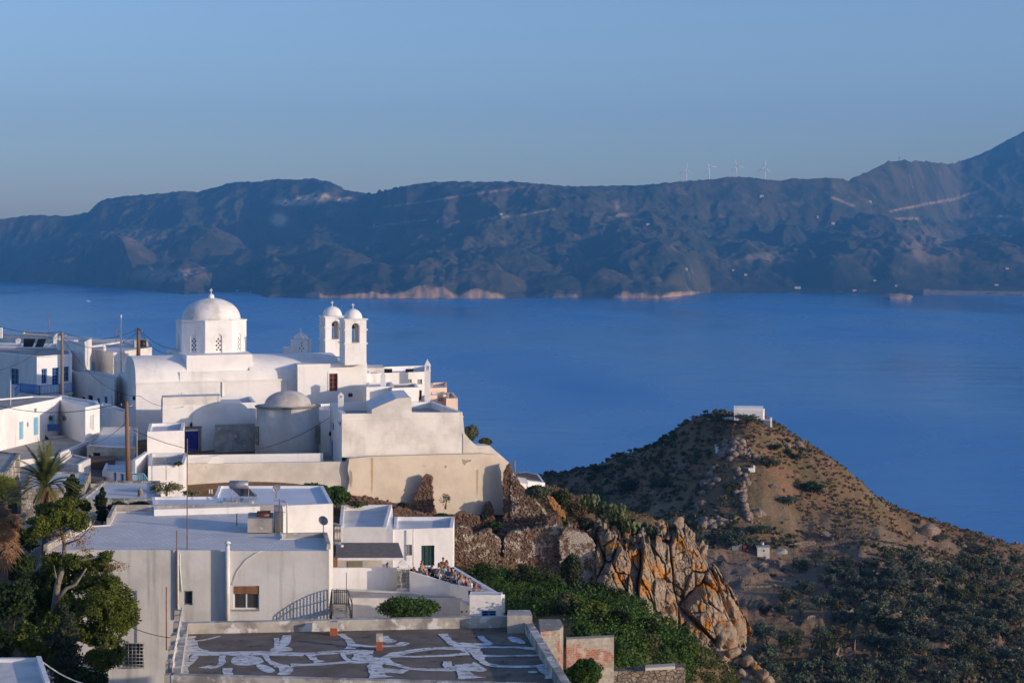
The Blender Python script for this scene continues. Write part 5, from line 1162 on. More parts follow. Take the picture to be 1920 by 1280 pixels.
# corner of another roof, bottom left
zq = 182.0
block('house', 'corner of a whitewashed flat roof at the bottom left', [(-60, YZ(1290, zq)), (92, YZ(1290, zq)), (72, YZ(1240, zq)), (-60, YZ(1238, zq))], zq, 172, [white_old, roofwhite], 'house', miT=1)
block('wall', 'slanting white parapet on the bottom left roof corner', [(85, YZ(1290, zq)), (94, YZ(1290, zq)), (77, YZ(1240, zq)), (68, YZ(1240, zq))], zq+.25, zq-.1, white, 'wall')
block('wall', 'thin white parapet along the far side of the bottom left roof', [(-60, YZ(1241, zq)), (68, YZ(1241, zq)), (68, YZ(1238, zq)), (-60, YZ(1238, zq))], zq+.14, zq-.1, white, 'wall')

# ---------------------------------------------------------------- brick annex and garden walls at the lower right
drystone_pale = stone_mat('pale garden rubble', [(.36, .30, .24), (.26, .21, .17), (.42, .36, .30), (.2, .17, .14)], (.16, .13, .10), 3.0)
brickwall = block_brick()
block('wall', 'cinder block garden wall with patches of red brick', [(1062, 89.5), (1151, 90.5), (1151, 91), (1062, 90)], [ZZ(1198, 89.5), ZZ(1198, 90), ZZ(1198, 90), ZZ(1198, 89.5)], 172, brickwall, 'wall')
block('shed', 'roofless grey block shed beside the patched roof', [(1014, 88), (1049, 88.5), (1056, 89.5), (1050, 91), (1010, 91)], ZZ(1184, 88), 172, [brickwall, concrete], 'shed', miT=1)
block('wall', 'old rubble wall at the bottom right of the village', [(1150, 97), (1285, 98), (1285, 98.8), (1150, 97.8)], ZZ(1258, 97), 168, drystone_pale, 'wall')
block('wall_coping', 'red tiled ledge lying on the low rubble wall', [(1210, 96.9), (1266, 97.3), (1266, 98), (1210, 97.6)], ZZ(1249, 97.2), ZZ(1256, 97)+.004, [mat('pale render', (.5, .46, .4)), terracotta], 'coping', miT=1)
# ---------------------------------------------------------------- foliage
def leaves(clumps, n, size, seed, fill_=.55, up=.3, asp=1.0, gap=.0):
    """clumps: (x, y, z, rx, ry, rz). Leaf-sized faces spread through each clump, denser towards its surface."""
    r = np.random.RandomState(seed); V = []; cl = np.array(clumps, float)
    vol = cl[:, 3]*cl[:, 4]+cl[:, 3]*cl[:, 5]; cnt = np.maximum(8, (n*vol/vol.sum())).astype(int)
    for c, k in zip(cl, cnt):
        d = r.normal(size=(k, 3)); d /= np.linalg.norm(d, axis=1)[:, None]
        rad = r.uniform(0, 1, k)**(1-fill_*.8)
        lump = .72+.5*vn3(d*2.3+c[:3]*1.7+seed, seed)
        p = c[:3]+d*c[3:6]*(rad*lump)[:, None]
        if gap: m = vn3(p/(gap), seed+5) > .40; p = p[m]; d = d[m]
        V.append(np.concatenate([p, d], 1))
    A = np.concatenate(V); p, d = A[:, :3], A[:, 3:]; m = len(p)
    nrm = d*.7+r.normal(size=(m, 3))*.7+np.array([0, 0, up]); nrm /= np.linalg.norm(nrm, axis=1)[:, None]
    t = np.cross(nrm, r.normal(size=(m, 3))); t /= np.linalg.norm(t, axis=1)[:, None]; b = np.cross(nrm, t)
    s = size*r.uniform(.6, 1.35, m)[:, None]
    q = np.stack([p-t*s, p-b*s*asp*.6, p+t*s, p+b*s*asp*.6], 1).reshape(-1, 3)
    return q, np.arange(4*m).reshape(-1, 4)
def fol(name, a, b, c=None, sc=1.2, rnd=.12, **k):
    return mat(name, a, b, sc, 4, rough=.75, lo=.38, hi=.62, col3=c, scale3=sc*.45, lo3=k.pop('lo3', .58), hi3=.7, spec=.15, trans=.22, rnd=rnd, **k)
pineM = fol('pine needles', (.065, .092, .016), (.135, .155, .028), (.15, .10, .035), 1.4, lo3=.62)
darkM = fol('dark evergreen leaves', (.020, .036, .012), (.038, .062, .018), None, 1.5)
oliveM = fol('olive leaves', (.085, .105, .065), (.13, .145, .095), (.055, .07, .036), .5, obj=False)
figM = fol('fig leaves', (.030, .070, .016), (.065, .12, .026), None, 2)
scrubM = fol('dry scrub leaves', (.15, .115, .06), (.21, .145, .085), (.085, .09, .042), .22, rnd=0)
greenscrubM = fol('green scrub leaves', (.060, .070, .032), (.10, .105, .05), (.15, .11, .06), .3, rnd=0)
cyprM = fol('cypress foliage', (.022, .036, .014), (.045, .062, .022), (.07, .05, .025), 2)
juniM = fol('grey juniper foliage', (.045, .058, .034), (.075, .088, .05), None, 2.5)
palmM = fol('palm leaf', (.15, .17, .05), (.085, .11, .032), None, 3)
deadM = fol('dead palm leaf', (.22, .13, .07), (.34, .21, .12), None, 3)
cactM = mat('cactus pad', (.05, .075, .028), (.10, .12, .05), 3, rough=.6, rnd=.15)
barkM = mat('pale bark', (.26, .23, .20), (.16, .13, .11), 5, rough=.95, bump=.5)
barkD = mat('dark bark', (.09, .07, .055), (.14, .11, .085), 5, rough=.95, bump=.5)
drywM = fol('pale dry flowers', (.30, .27, .16), (.20, .20, .10), (.45, .40, .28), 3)
def px_clump(px, py, Y, rx, ry, dy=None): p = P(px, py, Y); k = Y/F; return (p.x, p.y, p.z, rx*k, (dy if dy else rx)*k, ry*k)
def plant(name, label, cat, clumps, n, size, seed, m, base, trunk=None, tm=None, group=None, part='crown', **k):
    root = thing(name, label, cat, tuple(base), group)
    V, Fc = leaves(clumps, n, size, seed, **k); mesh_np(part, V, Fc, m, root)
    if trunk:
        mb = MB()
        for pts, r0, r1 in trunk: mb.tube(pts, [r0+(r1-r0)*i/(len(pts)-1) for i in range(len(pts))], 7)
        mb.build('trunk', tm or barkD, root)
    return root
def bushpx(label, px, py, Y, rx, ry, n, size, seed, m, name='shrub', cat='shrub', group=None, trunk=True, **k):
    rr = random.Random(seed); cl = [px_clump(px, py, Y, rx*.75, ry*.75)]
    for i in range(6):
        a = rr.uniform(0, 6.28); cl.append(px_clump(px+math.cos(a)*rx*.55, py-abs(math.sin(a))*ry*.5+ry*.1, Y+math.sin(a)*rx*.4*Y/F, rx*rr.uniform(.3, .5), ry*rr.uniform(.3, .5)))
    b = P(px, py+ry*.9, Y)
    return plant(name, label, cat, cl, n, size, seed, m, b, [([b, b+Vector((.05, 0, ry*.5*Y/F)), b+Vector((.1, .05, ry*Y/F))], .09, .03)] if trunk else None, group=group, **k)
def tpx(pts, Y): return [P(a, b, Y+(c if c else 0)) for a, b, *cc in pts for c in [cc[0] if cc else 0]]
# big leaning pine in front of the grey white house
Yp = 96
plant('pine_tree', 'large leaning pine with a pale bare trunk in front of the grey white house', 'tree',
      [px_clump(*a) for a in [(112, 968, Yp, 44, 22), (75, 985, Yp-1, 32, 24), (148, 978, Yp, 22, 20), (95, 955, Yp+1, 32, 14), (60, 1000, Yp, 18, 12),
       (100, 1052, Yp+.5, 24, 20), (135, 1052, Yp, 28, 16), (165, 1048, Yp, 14, 11), (200, 1042, Yp, 22, 11), (188, 1050, Yp, 12, 8),
       (110, 1105, Yp+1.5, 35, 34), (160, 1090, Yp+1, 40, 26), (205, 1095, Yp, 30, 26), (190, 1135, Yp-1, 52, 38), (235, 1140, Yp, 28, 34), (150, 1150, Yp, 42, 30), (215, 1170, Yp, 40, 22), (170, 1185, Yp, 40, 20), (235, 1118, Yp, 18, 20), (120, 1150, Yp+1, 30, 30), (95, 1090, Yp+2, 28, 40), (130, 1075, Yp+1.5, 40, 16), (180, 1062, Yp+.8, 36, 14), (90, 1160, Yp+2, 26, 36), (248, 1160, Yp, 16, 16), (200, 1200, Yp-.5, 36, 14), (128, 940, Yp, 26, 10), (100, 1185, Yp-1.2, 34, 36), (85, 1225, Yp-1.2, 36, 28), (125, 1130, Yp-.9, 22, 18), (112, 1160, Yp-1.1, 26, 22)]],
      170000, .062, 3, pineM, P(95, 1240, Yp),
      [(tpx([(92, 1250), (98, 1185), (103, 1140), (108, 1095), (119, 1060), (121, 1020), (113, 985)], Yp), .26, .08), (tpx([(103, 1130), (125, 1102), (142, 1095), (152, 1080), (162, 1065)], Yp-1.2), .12, .04), (tpx([(118, 1060), (150, 1050), (195, 1042), (235, 1058)], Yp-.3), .08, .02), (tpx([(121, 1020), (150, 1010), (172, 985), (178, 975)], Yp), .06, .015), (tpx([(116, 1005), (95, 985), (75, 985)], Yp), .07, .02), (tpx([(108, 1095), (102, 1065), (101, 1058)], Yp-.5), .05, .01)],
      barkM, fill_=.3, gap=.42)
plant('dead_twigs', 'bare brown twigs and cones hanging in the leaning pine', 'twigs', [px_clump(*a) for a in [(118, 1005, Yp-.5, 30, 12), (150, 1015, Yp-.5, 24, 16), (172, 992, Yp-.5, 12, 16), (215, 1062, Yp-.3, 30, 10), (160, 1030, Yp-.5, 20, 10)]], 900, .05, 9, deadM, P(140, 1030, Yp), part='twigs')
bushpx('bright pine bough at the foot of the grey white house', 192, 1236, 93, 40, 30, 16000, .055, 12, pineM, 'pine_tree', 'tree', gap=.5)
bushpx('dark round bush by the barred window', 222, 1228, 98, 18, 24, 2500, .09, 13, darkM)
def cypr(label, px, pt, pb, Y, w, n, m, seed, size=.09, name='cypress_tree'):
    cl = []; h = pb-pt; rr = random.Random(seed)
    for i in range(9):
        t = (i+.5)/9; cl.append(px_clump(px+rr.uniform(-1, 1)*w*.12, pb-h*t, Y, w*(.50 if t < .6 else .5*(1-t)/.4+.1)*rr.uniform(.85, 1.1), h*.085))
    b = P(px, pb, Y); return plant(name, label, 'tree', cl, n, size, seed, m, b, [([b-Vector((0, 0, .5)), P(px, pt+h*.15, Y)], .1, .02)], fill_=.3)
cypr('grey green juniper column at the bottom left', 124, 1132, 1300, 88, 64, 15000, juniM, 21, .07, 'juniper_tree')
cypr('broad dark cypress right of the date palm', 134, 888, 950, 124, 34, 4000, cyprM, 22)
cypr('slender dark cypress beside the hedge', 191, 914, 976, 119, 25, 3500, cyprM, 23)
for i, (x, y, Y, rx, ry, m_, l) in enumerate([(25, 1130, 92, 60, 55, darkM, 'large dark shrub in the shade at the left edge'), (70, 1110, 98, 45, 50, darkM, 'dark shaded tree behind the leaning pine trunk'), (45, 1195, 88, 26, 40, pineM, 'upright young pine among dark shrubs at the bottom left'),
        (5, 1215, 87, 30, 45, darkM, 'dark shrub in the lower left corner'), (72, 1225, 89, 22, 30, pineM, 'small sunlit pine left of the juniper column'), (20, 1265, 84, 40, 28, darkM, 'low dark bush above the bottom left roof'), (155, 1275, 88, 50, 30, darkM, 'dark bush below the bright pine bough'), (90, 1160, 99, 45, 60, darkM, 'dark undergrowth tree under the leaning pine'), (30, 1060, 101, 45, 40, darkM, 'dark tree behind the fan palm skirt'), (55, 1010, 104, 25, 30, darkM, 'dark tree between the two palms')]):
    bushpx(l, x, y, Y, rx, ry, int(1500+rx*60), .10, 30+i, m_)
bushpx('dark oleander hedge left of the flat white roof', 222, 950, 122, 24, 13, 2500, .08, 50, darkM, 'hedge', 'hedge')
bushpx('second dark hedge bush touching the flat white roof', 262, 950, 122.5, 25, 13, 2500, .08, 51, darkM, 'hedge', 'hedge')
bushpx('small dark bush behind the slender cypress', 160, 950, 123, 14, 16, 1200, .08, 53, darkM)
bushpx('pale flowering shrub behind the flat white roof', 312, 914, 133, 34, 17, 2600, .07, 54, drywM, gap=.35)
bushpx('low pale shrub beside the tall thin mast', 358, 924, 133, 20, 8, 900, .07, 55, drywM, gap=.3)
bushpx('small potted green plant on the white yard wall', 334, 869, 142, 9, 5, 300, .07, 56, figM)
bushpx('green climber on the wall below the light blue shutter', 86, 823, 163.5, 5, 11, 500, .08, 57, figM, 'climbing_plant', 'plant')
bushpx('leafy fig tree in front of the long beige wall', 590, 922, 146, 36, 22, 5000, .12, 58, figM, 'fig_tree', 'tree')
bushpx('fig tree rising against the corner of the tall beige wall', 632, 930, 147, 28, 22, 4200, .12, 59, figM, 'fig_tree', 'tree')
bushpx('grassy green tuft at the foot of the tall beige wall', 668, 945, 149, 26, 8, 1500, .10, 60, greenscrubM)
bushpx('grey spiky tuft left of the ruined spire', 757, 947, 151.5, 14, 8, 700, .12, 61, juniM)
bushpx('bright green bush among the ruins', 827, 972, 147.5, 22, 13, 2200, .10, 62, figM)
bushpx('dark green bush in the gap between the ruin walls', 925, 988, 150, 20, 14, 1500, .12, 63, darkM)
bushpx('climbing weeds on the beige wall right of the spire', 835, 938, 153.5, 14, 18, 400, .06, 64, greenscrubM, gap=.3)
bushpx('round green dome of climber over the grey flat roof', 768, 1142, 116.5, 66, 32, 13000, .09, 65, figM, 'round_bush', 'bush', fill_=.3)
bushpx('bush with dry tips on the edge left of the sea', 884, 812, 172, 16, 22, 2600, .11, 66, oliveM)
bushpx('small dark bush hanging on the buttress edge', 910, 829, 170, 14, 12, 1500, .11, 67, greenscrubM)
bushpx('umbrella shaped olive tree beside the white pergola', 1008, 922, 152, 26, 16, 3600, .11, 68, oliveM, 'olive_tree', 'tree')
bushpx('dark bush on the crest right of the umbrella shaped tree', 1052, 936, 156, 26, 22, 3600, .12, 69, greenscrubM)
bushpx('dry bush on the crest above the prickly pears', 1084, 958, 154, 28, 22, 3600, .12, 70, scrubM)
bushpx('grey bush at the head of the orange cliff', 1098, 982, 150, 18, 16, 1800, .12, 71, greenscrubM)
bushpx('shaded bush under the orange arch edge', 1050, 985, 150, 18, 22, 2200, .12, 72, darkM)
bushpx('dark tamarisk growing against the white cracked wall', 1075, 1070, 139, 26, 42, 5500, .11, 73, juniM, 'tamarisk_tree', 'tree')
bushpx('leafy fig bush behind the red tiled ledge', 1140, 1222, 98, 45, 30, 5000, .10, 74, figM)
bushpx('bright green bush in front of the cinder block wall', 1100, 1262, 86, 44, 34, 6500, .08, 75, figM)
bushpx('fig bush left of the cinder block wall top', 1092, 1182, 104, 22, 16, 2200, .1, 76, figM)
bushpx('green tuft at the bottom edge of the patched roof', 770, 1284, 72.5, 18, 6, 500, .05, 77, figM)
# palms
def frond(mb, c, az, el, L, w, droop, n=12):
    pts = []; p = Vector(c); d = Vector((math.cos(az)*math.cos(el), math.sin(az)*math.cos(el), math.sin(el)))
    for i in range(n+1):
        pts.append(p.copy()); p = p+d*L/n; d = (d+Vector((0, 0, -droop/n))).normalized()
    mb.tube(pts, [.03*(1-i/n)+.008 for i in range(n+1)], 3, cap=False)
    side = Vector((-math.sin(az), math.cos(az), 0))
    for i in range(2, n+1):
        for k in (0, .33, .66):
            q = pts[i-1].lerp(pts[i], k); t = (pts[i]-pts[i-1]).normalized(); lw = w*math.sin(math.pi*min(1, (i+k)/(n+1.5))**.7)+.08
            for s in (-1, 1):
                tip = q+side*s*lw*.75+t*lw*.7+Vector((0, 0, .15*lw-.25*lw*random.random())); o = t*.035
                mb.add([q-o, q+o, tip], [(0, 1, 2)])
def date_palm():
    c = P(86, 910, 113); root = thing('palm_tree', 'date palm with arching green fronds by the old plastered house', 'palm', (c.x, c.y, 174)); rr = random.Random(3)
    MB().tube([(c.x, c.y, 173), (c.x+.05, c.y, c.z-1), c], [.3, .28, .34], 10).build('trunk', barkD, root)
    mb = MB(); db = MB()
    for i in range(46):
        el = R(rr.uniform(12, 85)); frond(mb, c, rr.uniform(0, 6.28), el, rr.uniform(2.2, 3.0), .42, .8+.9*(1-el/1.5))
    for i in range(22): frond(db, c-Vector((0, 0, .25)), rr.uniform(0, 6.28), R(rr.uniform(-50, 0)), rr.uniform(1.1, 1.6), .2, 1.6, 7)
    mb.build('fronds', palmM, root); db.build('dead_fronds', deadM, root)
date_palm()
def fan_palm():
    c = P(4, 935, 99); root = thing('palm_tree', 'fan palm with a thick skirt of brown dead leaves at the left edge', 'palm', (c.x, c.y, 173)); rr = random.Random(8)
    MB().tube([(c.x, c.y, 172), c], [.35, .3], 10).build('trunk', barkD, root)
    mb = MB(); db = MB()
    def fan(mb, c, az, el, L, r):
        d = Vector((math.cos(az)*math.cos(el), math.sin(az)*math.cos(el), math.sin(el))); h = Vector(c)+d*L; mb.tube([c, h], .02, 3, cap=False)
        s = d.cross(Vector((0, 0, 1))).normalized(); u = s.cross(d)
        for k in range(11):
            a = R(-75+15*k); t = h+(d*math.cos(a)+s*math.sin(a))*r+Vector((0, 0, -.25*r*rr.random())); o = (s*math.cos(a)-d*math.sin(a))*.05; m = h.lerp(t, .55); mb.add([h, m+o, t, m-o], [(0, 1, 2, 3)])
    for i in range(44): fan(mb, c, rr.uniform(0, 6.28), R(rr.uniform(-15, 80)), rr.uniform(.6, 1.1), rr.uniform(.6, .85))
    for i in range(150): fan(db, c-Vector((0, 0, rr.uniform(.2, 2.4))), rr.uniform(0, 6.28), R(rr.uniform(-75, -35)), rr.uniform(.4, 1.0), rr.uniform(.6, .9))
    mb.build('fronds', palmM, root); db.build('dead_fronds', deadM, root)
fan_palm()

# ---------------------------------------------------------------- rock
def angular(seed, nu=28, nv=18, planes=16, rough=.10, fr=2.2):
    r = np.random.RandomState(seed); th, ph = np.meshgrid(np.linspace(0, 2*np.pi, nu, endpoint=False), np.linspace(0.001, np.pi-.001, nv))
    d = np.stack([np.sin(ph)*np.cos(th), np.sin(ph)*np.sin(th), np.cos(ph)], -1).reshape(-1, 3)
    n = r.normal(size=(planes, 3)); n /= np.linalg.norm(n, axis=1)[:, None]; h = r.uniform(.62, 1.0, planes)
    dn = d @ n.T; rad = np.where(dn > .05, h/np.maximum(dn, .05), 9).min(1); rad = np.minimum(rad, 1.25)
    rad = rad*(1+rough*(vn3(d*fr+seed, seed)-.5)*2+rough*.5*(vn3(d*fr*3+seed, seed+1)-.5)*2)
    idx = np.arange(nu*nv).reshape(nv, nu); Fc = np.stack([idx[:-1], np.roll(idx, -1, 1)[:-1], np.roll(idx, -1, 1)[1:], idx[1:]], -1).reshape(-1, 4)
    return d*rad[:, None], Fc
def rock_mat():
    m = bpy.data.materials.new('cliff rock'); m.use_nodes = True; N = m.node_tree.nodes; L = m.node_tree.links; b = N['Principled BSDF']; b.inputs['Roughness'].default_value = .95; b.inputs['Specular IOR Level'].default_value = .15
    g = N.new('ShaderNodeNewGeometry')
    def nz(sc, d=8, st=(1, 1, 1)):
        mp = N.new('ShaderNodeMapping'); mp.inputs['Scale'].default_value = st; L.new(g.outputs['Position'], mp.inputs['Vector']); n = N.new('ShaderNodeTexNoise'); n.inputs['Scale'].default_value = sc; n.inputs['Detail'].default_value = d; n.inputs['Roughness'].default_value = .65; L.new(mp.outputs[0], n.inputs['Vector']); return n.outputs['Fac']
    def rm(f, a, c): r = N.new('ShaderNodeMapRange'); r.inputs['From Min'].default_value = a; r.inputs['From Max'].default_value = c; L.new(f, r.inputs['Value']); return r.outputs[0]
    def mx(f, a, c):
        x = N.new('ShaderNodeMix'); x.data_type = 'RGBA'; L.new(f, x.inputs[0])
        for i, q in ((6, a), (7, c)):
            if isinstance(q, tuple): x.inputs[i].default_value = (*q, 1)
            else: L.new(q, x.inputs[i])
        return x.outputs[2]
    c = mx(rm(nz(.9), .35, .65), (.33, .26, .19), (.20, .15, .11)); c = mx(rm(nz(3.5), .5, .7), c, (.42, .35, .27)); c = mx(rm(nz(.62, 8), .53, .60), c, (.40, .18, .04)); c = mx(rm(nz(6, 4), .58, .68), c, (.16, .12, .09))
    L.new(c, b.inputs['Base Color'])
    bp = N.new('ShaderNodeBump'); bp.inputs['Strength'].default_value = .9; bp.inputs['Distance'].default_value = .25; L.new(nz(2.2, 10, (1, 1, .45)), bp.inputs['Height']); L.new(bp.outputs[0], b.inputs['Normal']); return m
rockM = rock_mat(); MATS['cliff rock'] = rockM
boulderM = mat('grey boulder', (.26, .19, .145), (.15, .11, .085), .8, 8, bump=.8, bscale=2, bdist=.15, col3=(.40, .34, .28), scale3=2, lo3=.55, hi3=.65)
def cliff():
    # one continuous broken face, following the edge of the village
    TOP = [(1108, 1000), (1125, 985), (1150, 1000), (1175, 1012), (1200, 1004), (1225, 996), (1245, 984), (1268, 974), (1290, 990), (1305, 1012), (1330, 1052), (1350, 1082), (1370, 1112), (1385, 1136), (1394, 1160)]
    BOT = [(1108, 1085), (1150, 1108), (1200, 1140), (1240, 1178), (1280, 1208), (1320, 1232), (1355, 1240), (1394, 1205)]
    nu, nv = 420, 300; u, t = np.meshgrid(np.linspace(0, 1, nu), np.linspace(0, 1, nv)); px = 1108+286*u
    col = worley3(np.stack([px.ravel()/17, np.full(px.size, 3.3), (t*2.2).ravel()], 1), 9); jag_ = (col[2].reshape(px.shape)-.5)*24*(1-smst(0, .45, t))
    top = interp(px, TOP)+jag_+(fbm(px/6, t*3, 8, 4)-.5)*10; bot = interp(px, BOT)+(fbm(px/12, t*0+3, 18, 3)-.5)*16
    py = top+(bot-top)*t; Y = 147.5+7*np.clip((u-.45)/.55, 0, 1)**1.5-1.5*np.sin(u*9)-2.6*t+3.5*np.clip((.10-t)/.10, 0, 1)**2+8*np.clip((u-.93)/.07, 0, 1)**2+3*np.clip((.04-u)/.04, 0, 1)
    X = (px-960)*Y/F; Z = H-(py-HY)*Y/F; W = np.stack([X, Y, Z], -1).reshape(-1, 3); wp = W+.35*(np.stack([vn3(W*.55, 5), vn3(W*.55, 6), vn3(W*.55, 7)], 1)-.5)
    D = np.zeros(len(W))
    for sc, sh, amp, crk, cw, sd in ((.26, .13, 2.0, 1.2, .06, 3), (.62, .34, .9, .32, .06, 13), (2.0, 1.2, .25, .07, .1, 23)):
        d1, d2, idv = worley3(wp*np.array([sc, sc, sh]), sd); D += (idv-.5)*amp-crk*(1-np.clip((d2-d1)/cw, 0, 1))+.35*amp*(1-d1)
    D += (vn3(W*np.array([3, 3, 1.6]), 31)-.5)*.3+(vn3(W*7, 32)-.5)*.14
    W[:, 1] -= D; W[:, 0] += D*.35*np.clip((u.ravel()-.5), -.3, 1)
    idx = np.arange(nu*nv).reshape(nv, nu); AV = [W]; AF = [np.stack([idx[1:, :-1], idx[1:, 1:], idx[:-1, 1:], idx[:-1, :-1]], -1).reshape(-1, 4)]; o = len(W)
    spec = [(1128, 992, 14, 20, 150), (1152, 1004, 9, 20, 150), (1176, 1010, 8, 20, 149.5), (1205, 1008, 12, 22, 149.5), (1238, 996, 14, 16, 150), (1268, 984, 13, 14, 152), (1292, 1008, 13, 20, 152), (1312, 1030, 10, 18, 152), (1372, 1150, 15, 30, 151), (1350, 1192, 30, 34, 147.5), (1372, 1195, 18, 30, 149), (1345, 1225, 30, 20, 146.5), (1312, 1222, 18, 16, 145.5), (1386, 1185, 10, 26, 152)]
    for i, (px_, py_, rx, ry, Yr) in enumerate(spec):
        V, Fc = angular(200+i, 54, 38, 12, .05, 2.6); k = Yr/F; V = V*np.array([rx*k, rx*k, ry*k]); Q = V+np.array(P(px_, py_, Yr)); n_ = V/np.linalg.norm(V, axis=1)[:, None]
        d1, d2, idv = worley3(Q*np.array([.9, .9, .4]), 3); Q = Q-n_*((1-np.clip((d2-d1)/.07, 0, 1))*.3)[:, None]+n_*((idv-.5)*.3)[:, None]+n_*((vn3(Q*3.1, 9)-.5)*.22)[:, None]+n_*((vn3(Q*7, 19)-.5)*.1)[:, None]
        AV.append(Q); AF.append(Fc+o); o += len(Q)
    tag(mesh_np('cliff', np.concatenate(AV), np.concatenate(AF), rockM), 'craggy orange and grey sea cliff at the edge of the village', 'cliff', kind='structure')
cliff()
protoR = []
def boulder(label, px, py, rx, ry=None, Y=None, m=None, seed=0, group='boulders on the hillside', ymin=230):
    b = P(px, py, Y) if Y else land_point(px, py+ (ry or rx*.8)*.4, ymin)
    if b is None: return
    k = b.y/F; V, Fc = angular(500+seed, 20, 14, 12, .10); V = V*np.array([rx*k, rx*k*.9, (ry or rx*.8)*k])
    o = mesh_np('boulder', V+np.array(b)+np.array([0, 0, (ry or rx*.8)*k*.25]), Fc, m or boulderM); return tag(o, label, 'boulder', group)
for i, (x, y, rx, ry, l) in enumerate([(1451, 912, 9, 7, 'dark boulder below the largest round bush on the knoll'), (1422, 958, 14, 10, 'pale square boulder low on the front of the knoll'), (1360, 833, 8, 5, 'flat boulder beside the white steps on the knoll'), (1499, 833, 10, 9, 'rock outcrop on the right skyline of the knoll'), (1227, 925, 8, 6, 'boulder on the dark left slope of the knoll'), (1476, 838, 6, 6, 'dark rock just left of the skyline outcrop'), (1425, 847, 5, 5, 'small rock left of the largest round bush'), (1382, 880, 6, 6, 'small pale rock above the little shrine'), (1390, 898, 6, 5, 'small pale rock below the little shrine'), (1622, 925, 6, 5, 'pale rock on the right slope of the knoll'), (1548, 1004, 14, 8, 'yellowish rock hump on the right ridge'), (1735, 995, 24, 14, 'broad ochre rock on the far right ridge')]):
    boulder(l, x, y, rx, ry, seed=i)
for i, (x, y, r_, Y) in enumerate([(1345, 1250, 12, 140), (1362, 1262, 10, 140), (1375, 1225, 14, 143), (1400, 1240, 12, 143), (1420, 1255, 9, 143), (1430, 1268, 14, 142), (1330, 1235, 9, 142), (1390, 1262, 8, 141), (1310, 1222, 8, 142), (1412, 1243, 8, 144), (1352, 1228, 8, 143), (1440, 1275, 12, 142)]):
    boulder('pale fallen block at the foot of the orange cliff', x, y, r_, r_*.75, Y=Y, m=rockM, seed=40+i, group='fallen blocks at the foot of the cliff')
def scatter(name, label, cat, n, xr, yr, keep, fn, seed, m, smooth=False):
    r = np.random.RandomState(seed); px = r.uniform(*xr, n); Y = np.exp(r.uniform(math.log(yr[0]), math.log(yr[1]), n)); X = (px-960)*Y/F
    Z = terr(X, Y); PY = HY+(H-Z)*F/Y; k = keep(px, PY, X, Y, Z, r); X, Y, Z, px, PY = X[k], Y[k], Z[k], px[k], PY[k]
    V, Fc = fn(X, Y, Z, r); return tag(mesh_np(name, V, Fc, m, smooth=smooth), label, cat, kind='stuff')
def tuft(size, k, lsz):
    def f(X, Y, Z, r):
        n = len(X); s = r.uniform(.5, 1.5, n)*size; c = np.stack([X, Y, Z+s*.25], 1).repeat(k, 0); sr = s.repeat(k)[:, None]; m = n*k
        d = r.normal(size=(m, 3)); d /= np.linalg.norm(d, axis=1)[:, None]; d[:, 2] = abs(d[:, 2])*.8; p = c+d*sr*.6*r.uniform(.3, 1, (m, 1))
        nr = d+r.normal(size=(m, 3))*.6; nr /= np.linalg.norm(nr, axis=1)[:, None]; t = np.cross(nr, r.normal(size=(m, 3))); t /= np.linalg.norm(t, axis=1)[:, None]; b = np.cross(nr, t); q = sr*lsz
        return np.stack([p-t*q, p-b*q*.7, p+t*q, p+b*q*.7], 1).reshape(-1, 3), np.arange(4*m).reshape(-1, 4)
    return f
def nf(X, Y, sc, s): return fbm(X/sc, Y/sc, s, 3)
knoll = lambda px, PY, X, Y, Z, r: (Y > 300) & (PY < 1300) & (PY > 760) & (Z > 60)
scatter('scrub', 'low brown phrygana scrub covering the knoll and slopes', 'scrub', 20000, (1000, 1960), (350, 600), lambda px, PY, X, Y, Z, r: knoll(px, PY, X, Y, Z, r) & (nf(X, Y, 18, 301)+.25*r.rand(len(px)) > .55) & ~((PY > 1035) & (PY < 1240) & (px < 1560) & (r.rand(len(px)) < .96)), tuft(.75, 11, .42), 5, scrubM)
scatter('scrub', 'dark green low bushes scattered over the knoll and slopes', 'scrub', 13000, (1000, 1960), (340, 600), lambda px, PY, X, Y, Z, r: knoll(px, PY, X, Y, Z, r) & (nf(X, Y, 14, 311)+.3*r.rand(len(px))+.28*(px < 1380) > .74) & (fbm(X/34, Y/34, 355, 3)+.22*(px < 1380)+.2*(PY > 1060) > .47) & ~((PY > 1030) & (PY < 1240) & (px < 1560) & (r.rand(len(px)) < .97)), tuft(1.1, 15, .36), 6, greenscrubM)
def stones(X, Y, Z, r):
    V0, F0 = angular(77, 6, 4, 8, .2); n = len(X); s = r.uniform(.2, 1, n)**3*.65+.12; a = r.uniform(0, 6.28, n)
    ca, sa = np.cos(a), np.sin(a); V = V0[None]*s[:, None, None]; x = V[:, :, 0]*ca[:, None]-V[:, :, 1]*sa[:, None]; y = V[:, :, 0]*sa[:, None]+V[:, :, 1]*ca[:, None]
    W = np.stack([x+X[:, None], y+Y[:, None], V[:, :, 2]*.8+Z[:, None]+.05], -1).reshape(-1, 3); k = len(V0); return W, (F0[None]+np.arange(n)[:, None, None]*k).reshape(-1, 4)
scatter('loose_stones', 'pale loose stones strewn over the knoll and terraces', 'stones', 6000, (1180, 1960), (350, 590), lambda px, PY, X, Y, Z, r: knoll(px, PY, X, Y, Z, r) & (nf(X, Y, 16, 321)+.3*r.rand(len(px))+.12*((px > 1330) & (px < 1430) & (PY < 1000)) > .72) & ~((PY > 1035) & (PY < 1240) & (px < 1560) & (r.rand(len(px)) < .8)), stones, 7, boulderM)
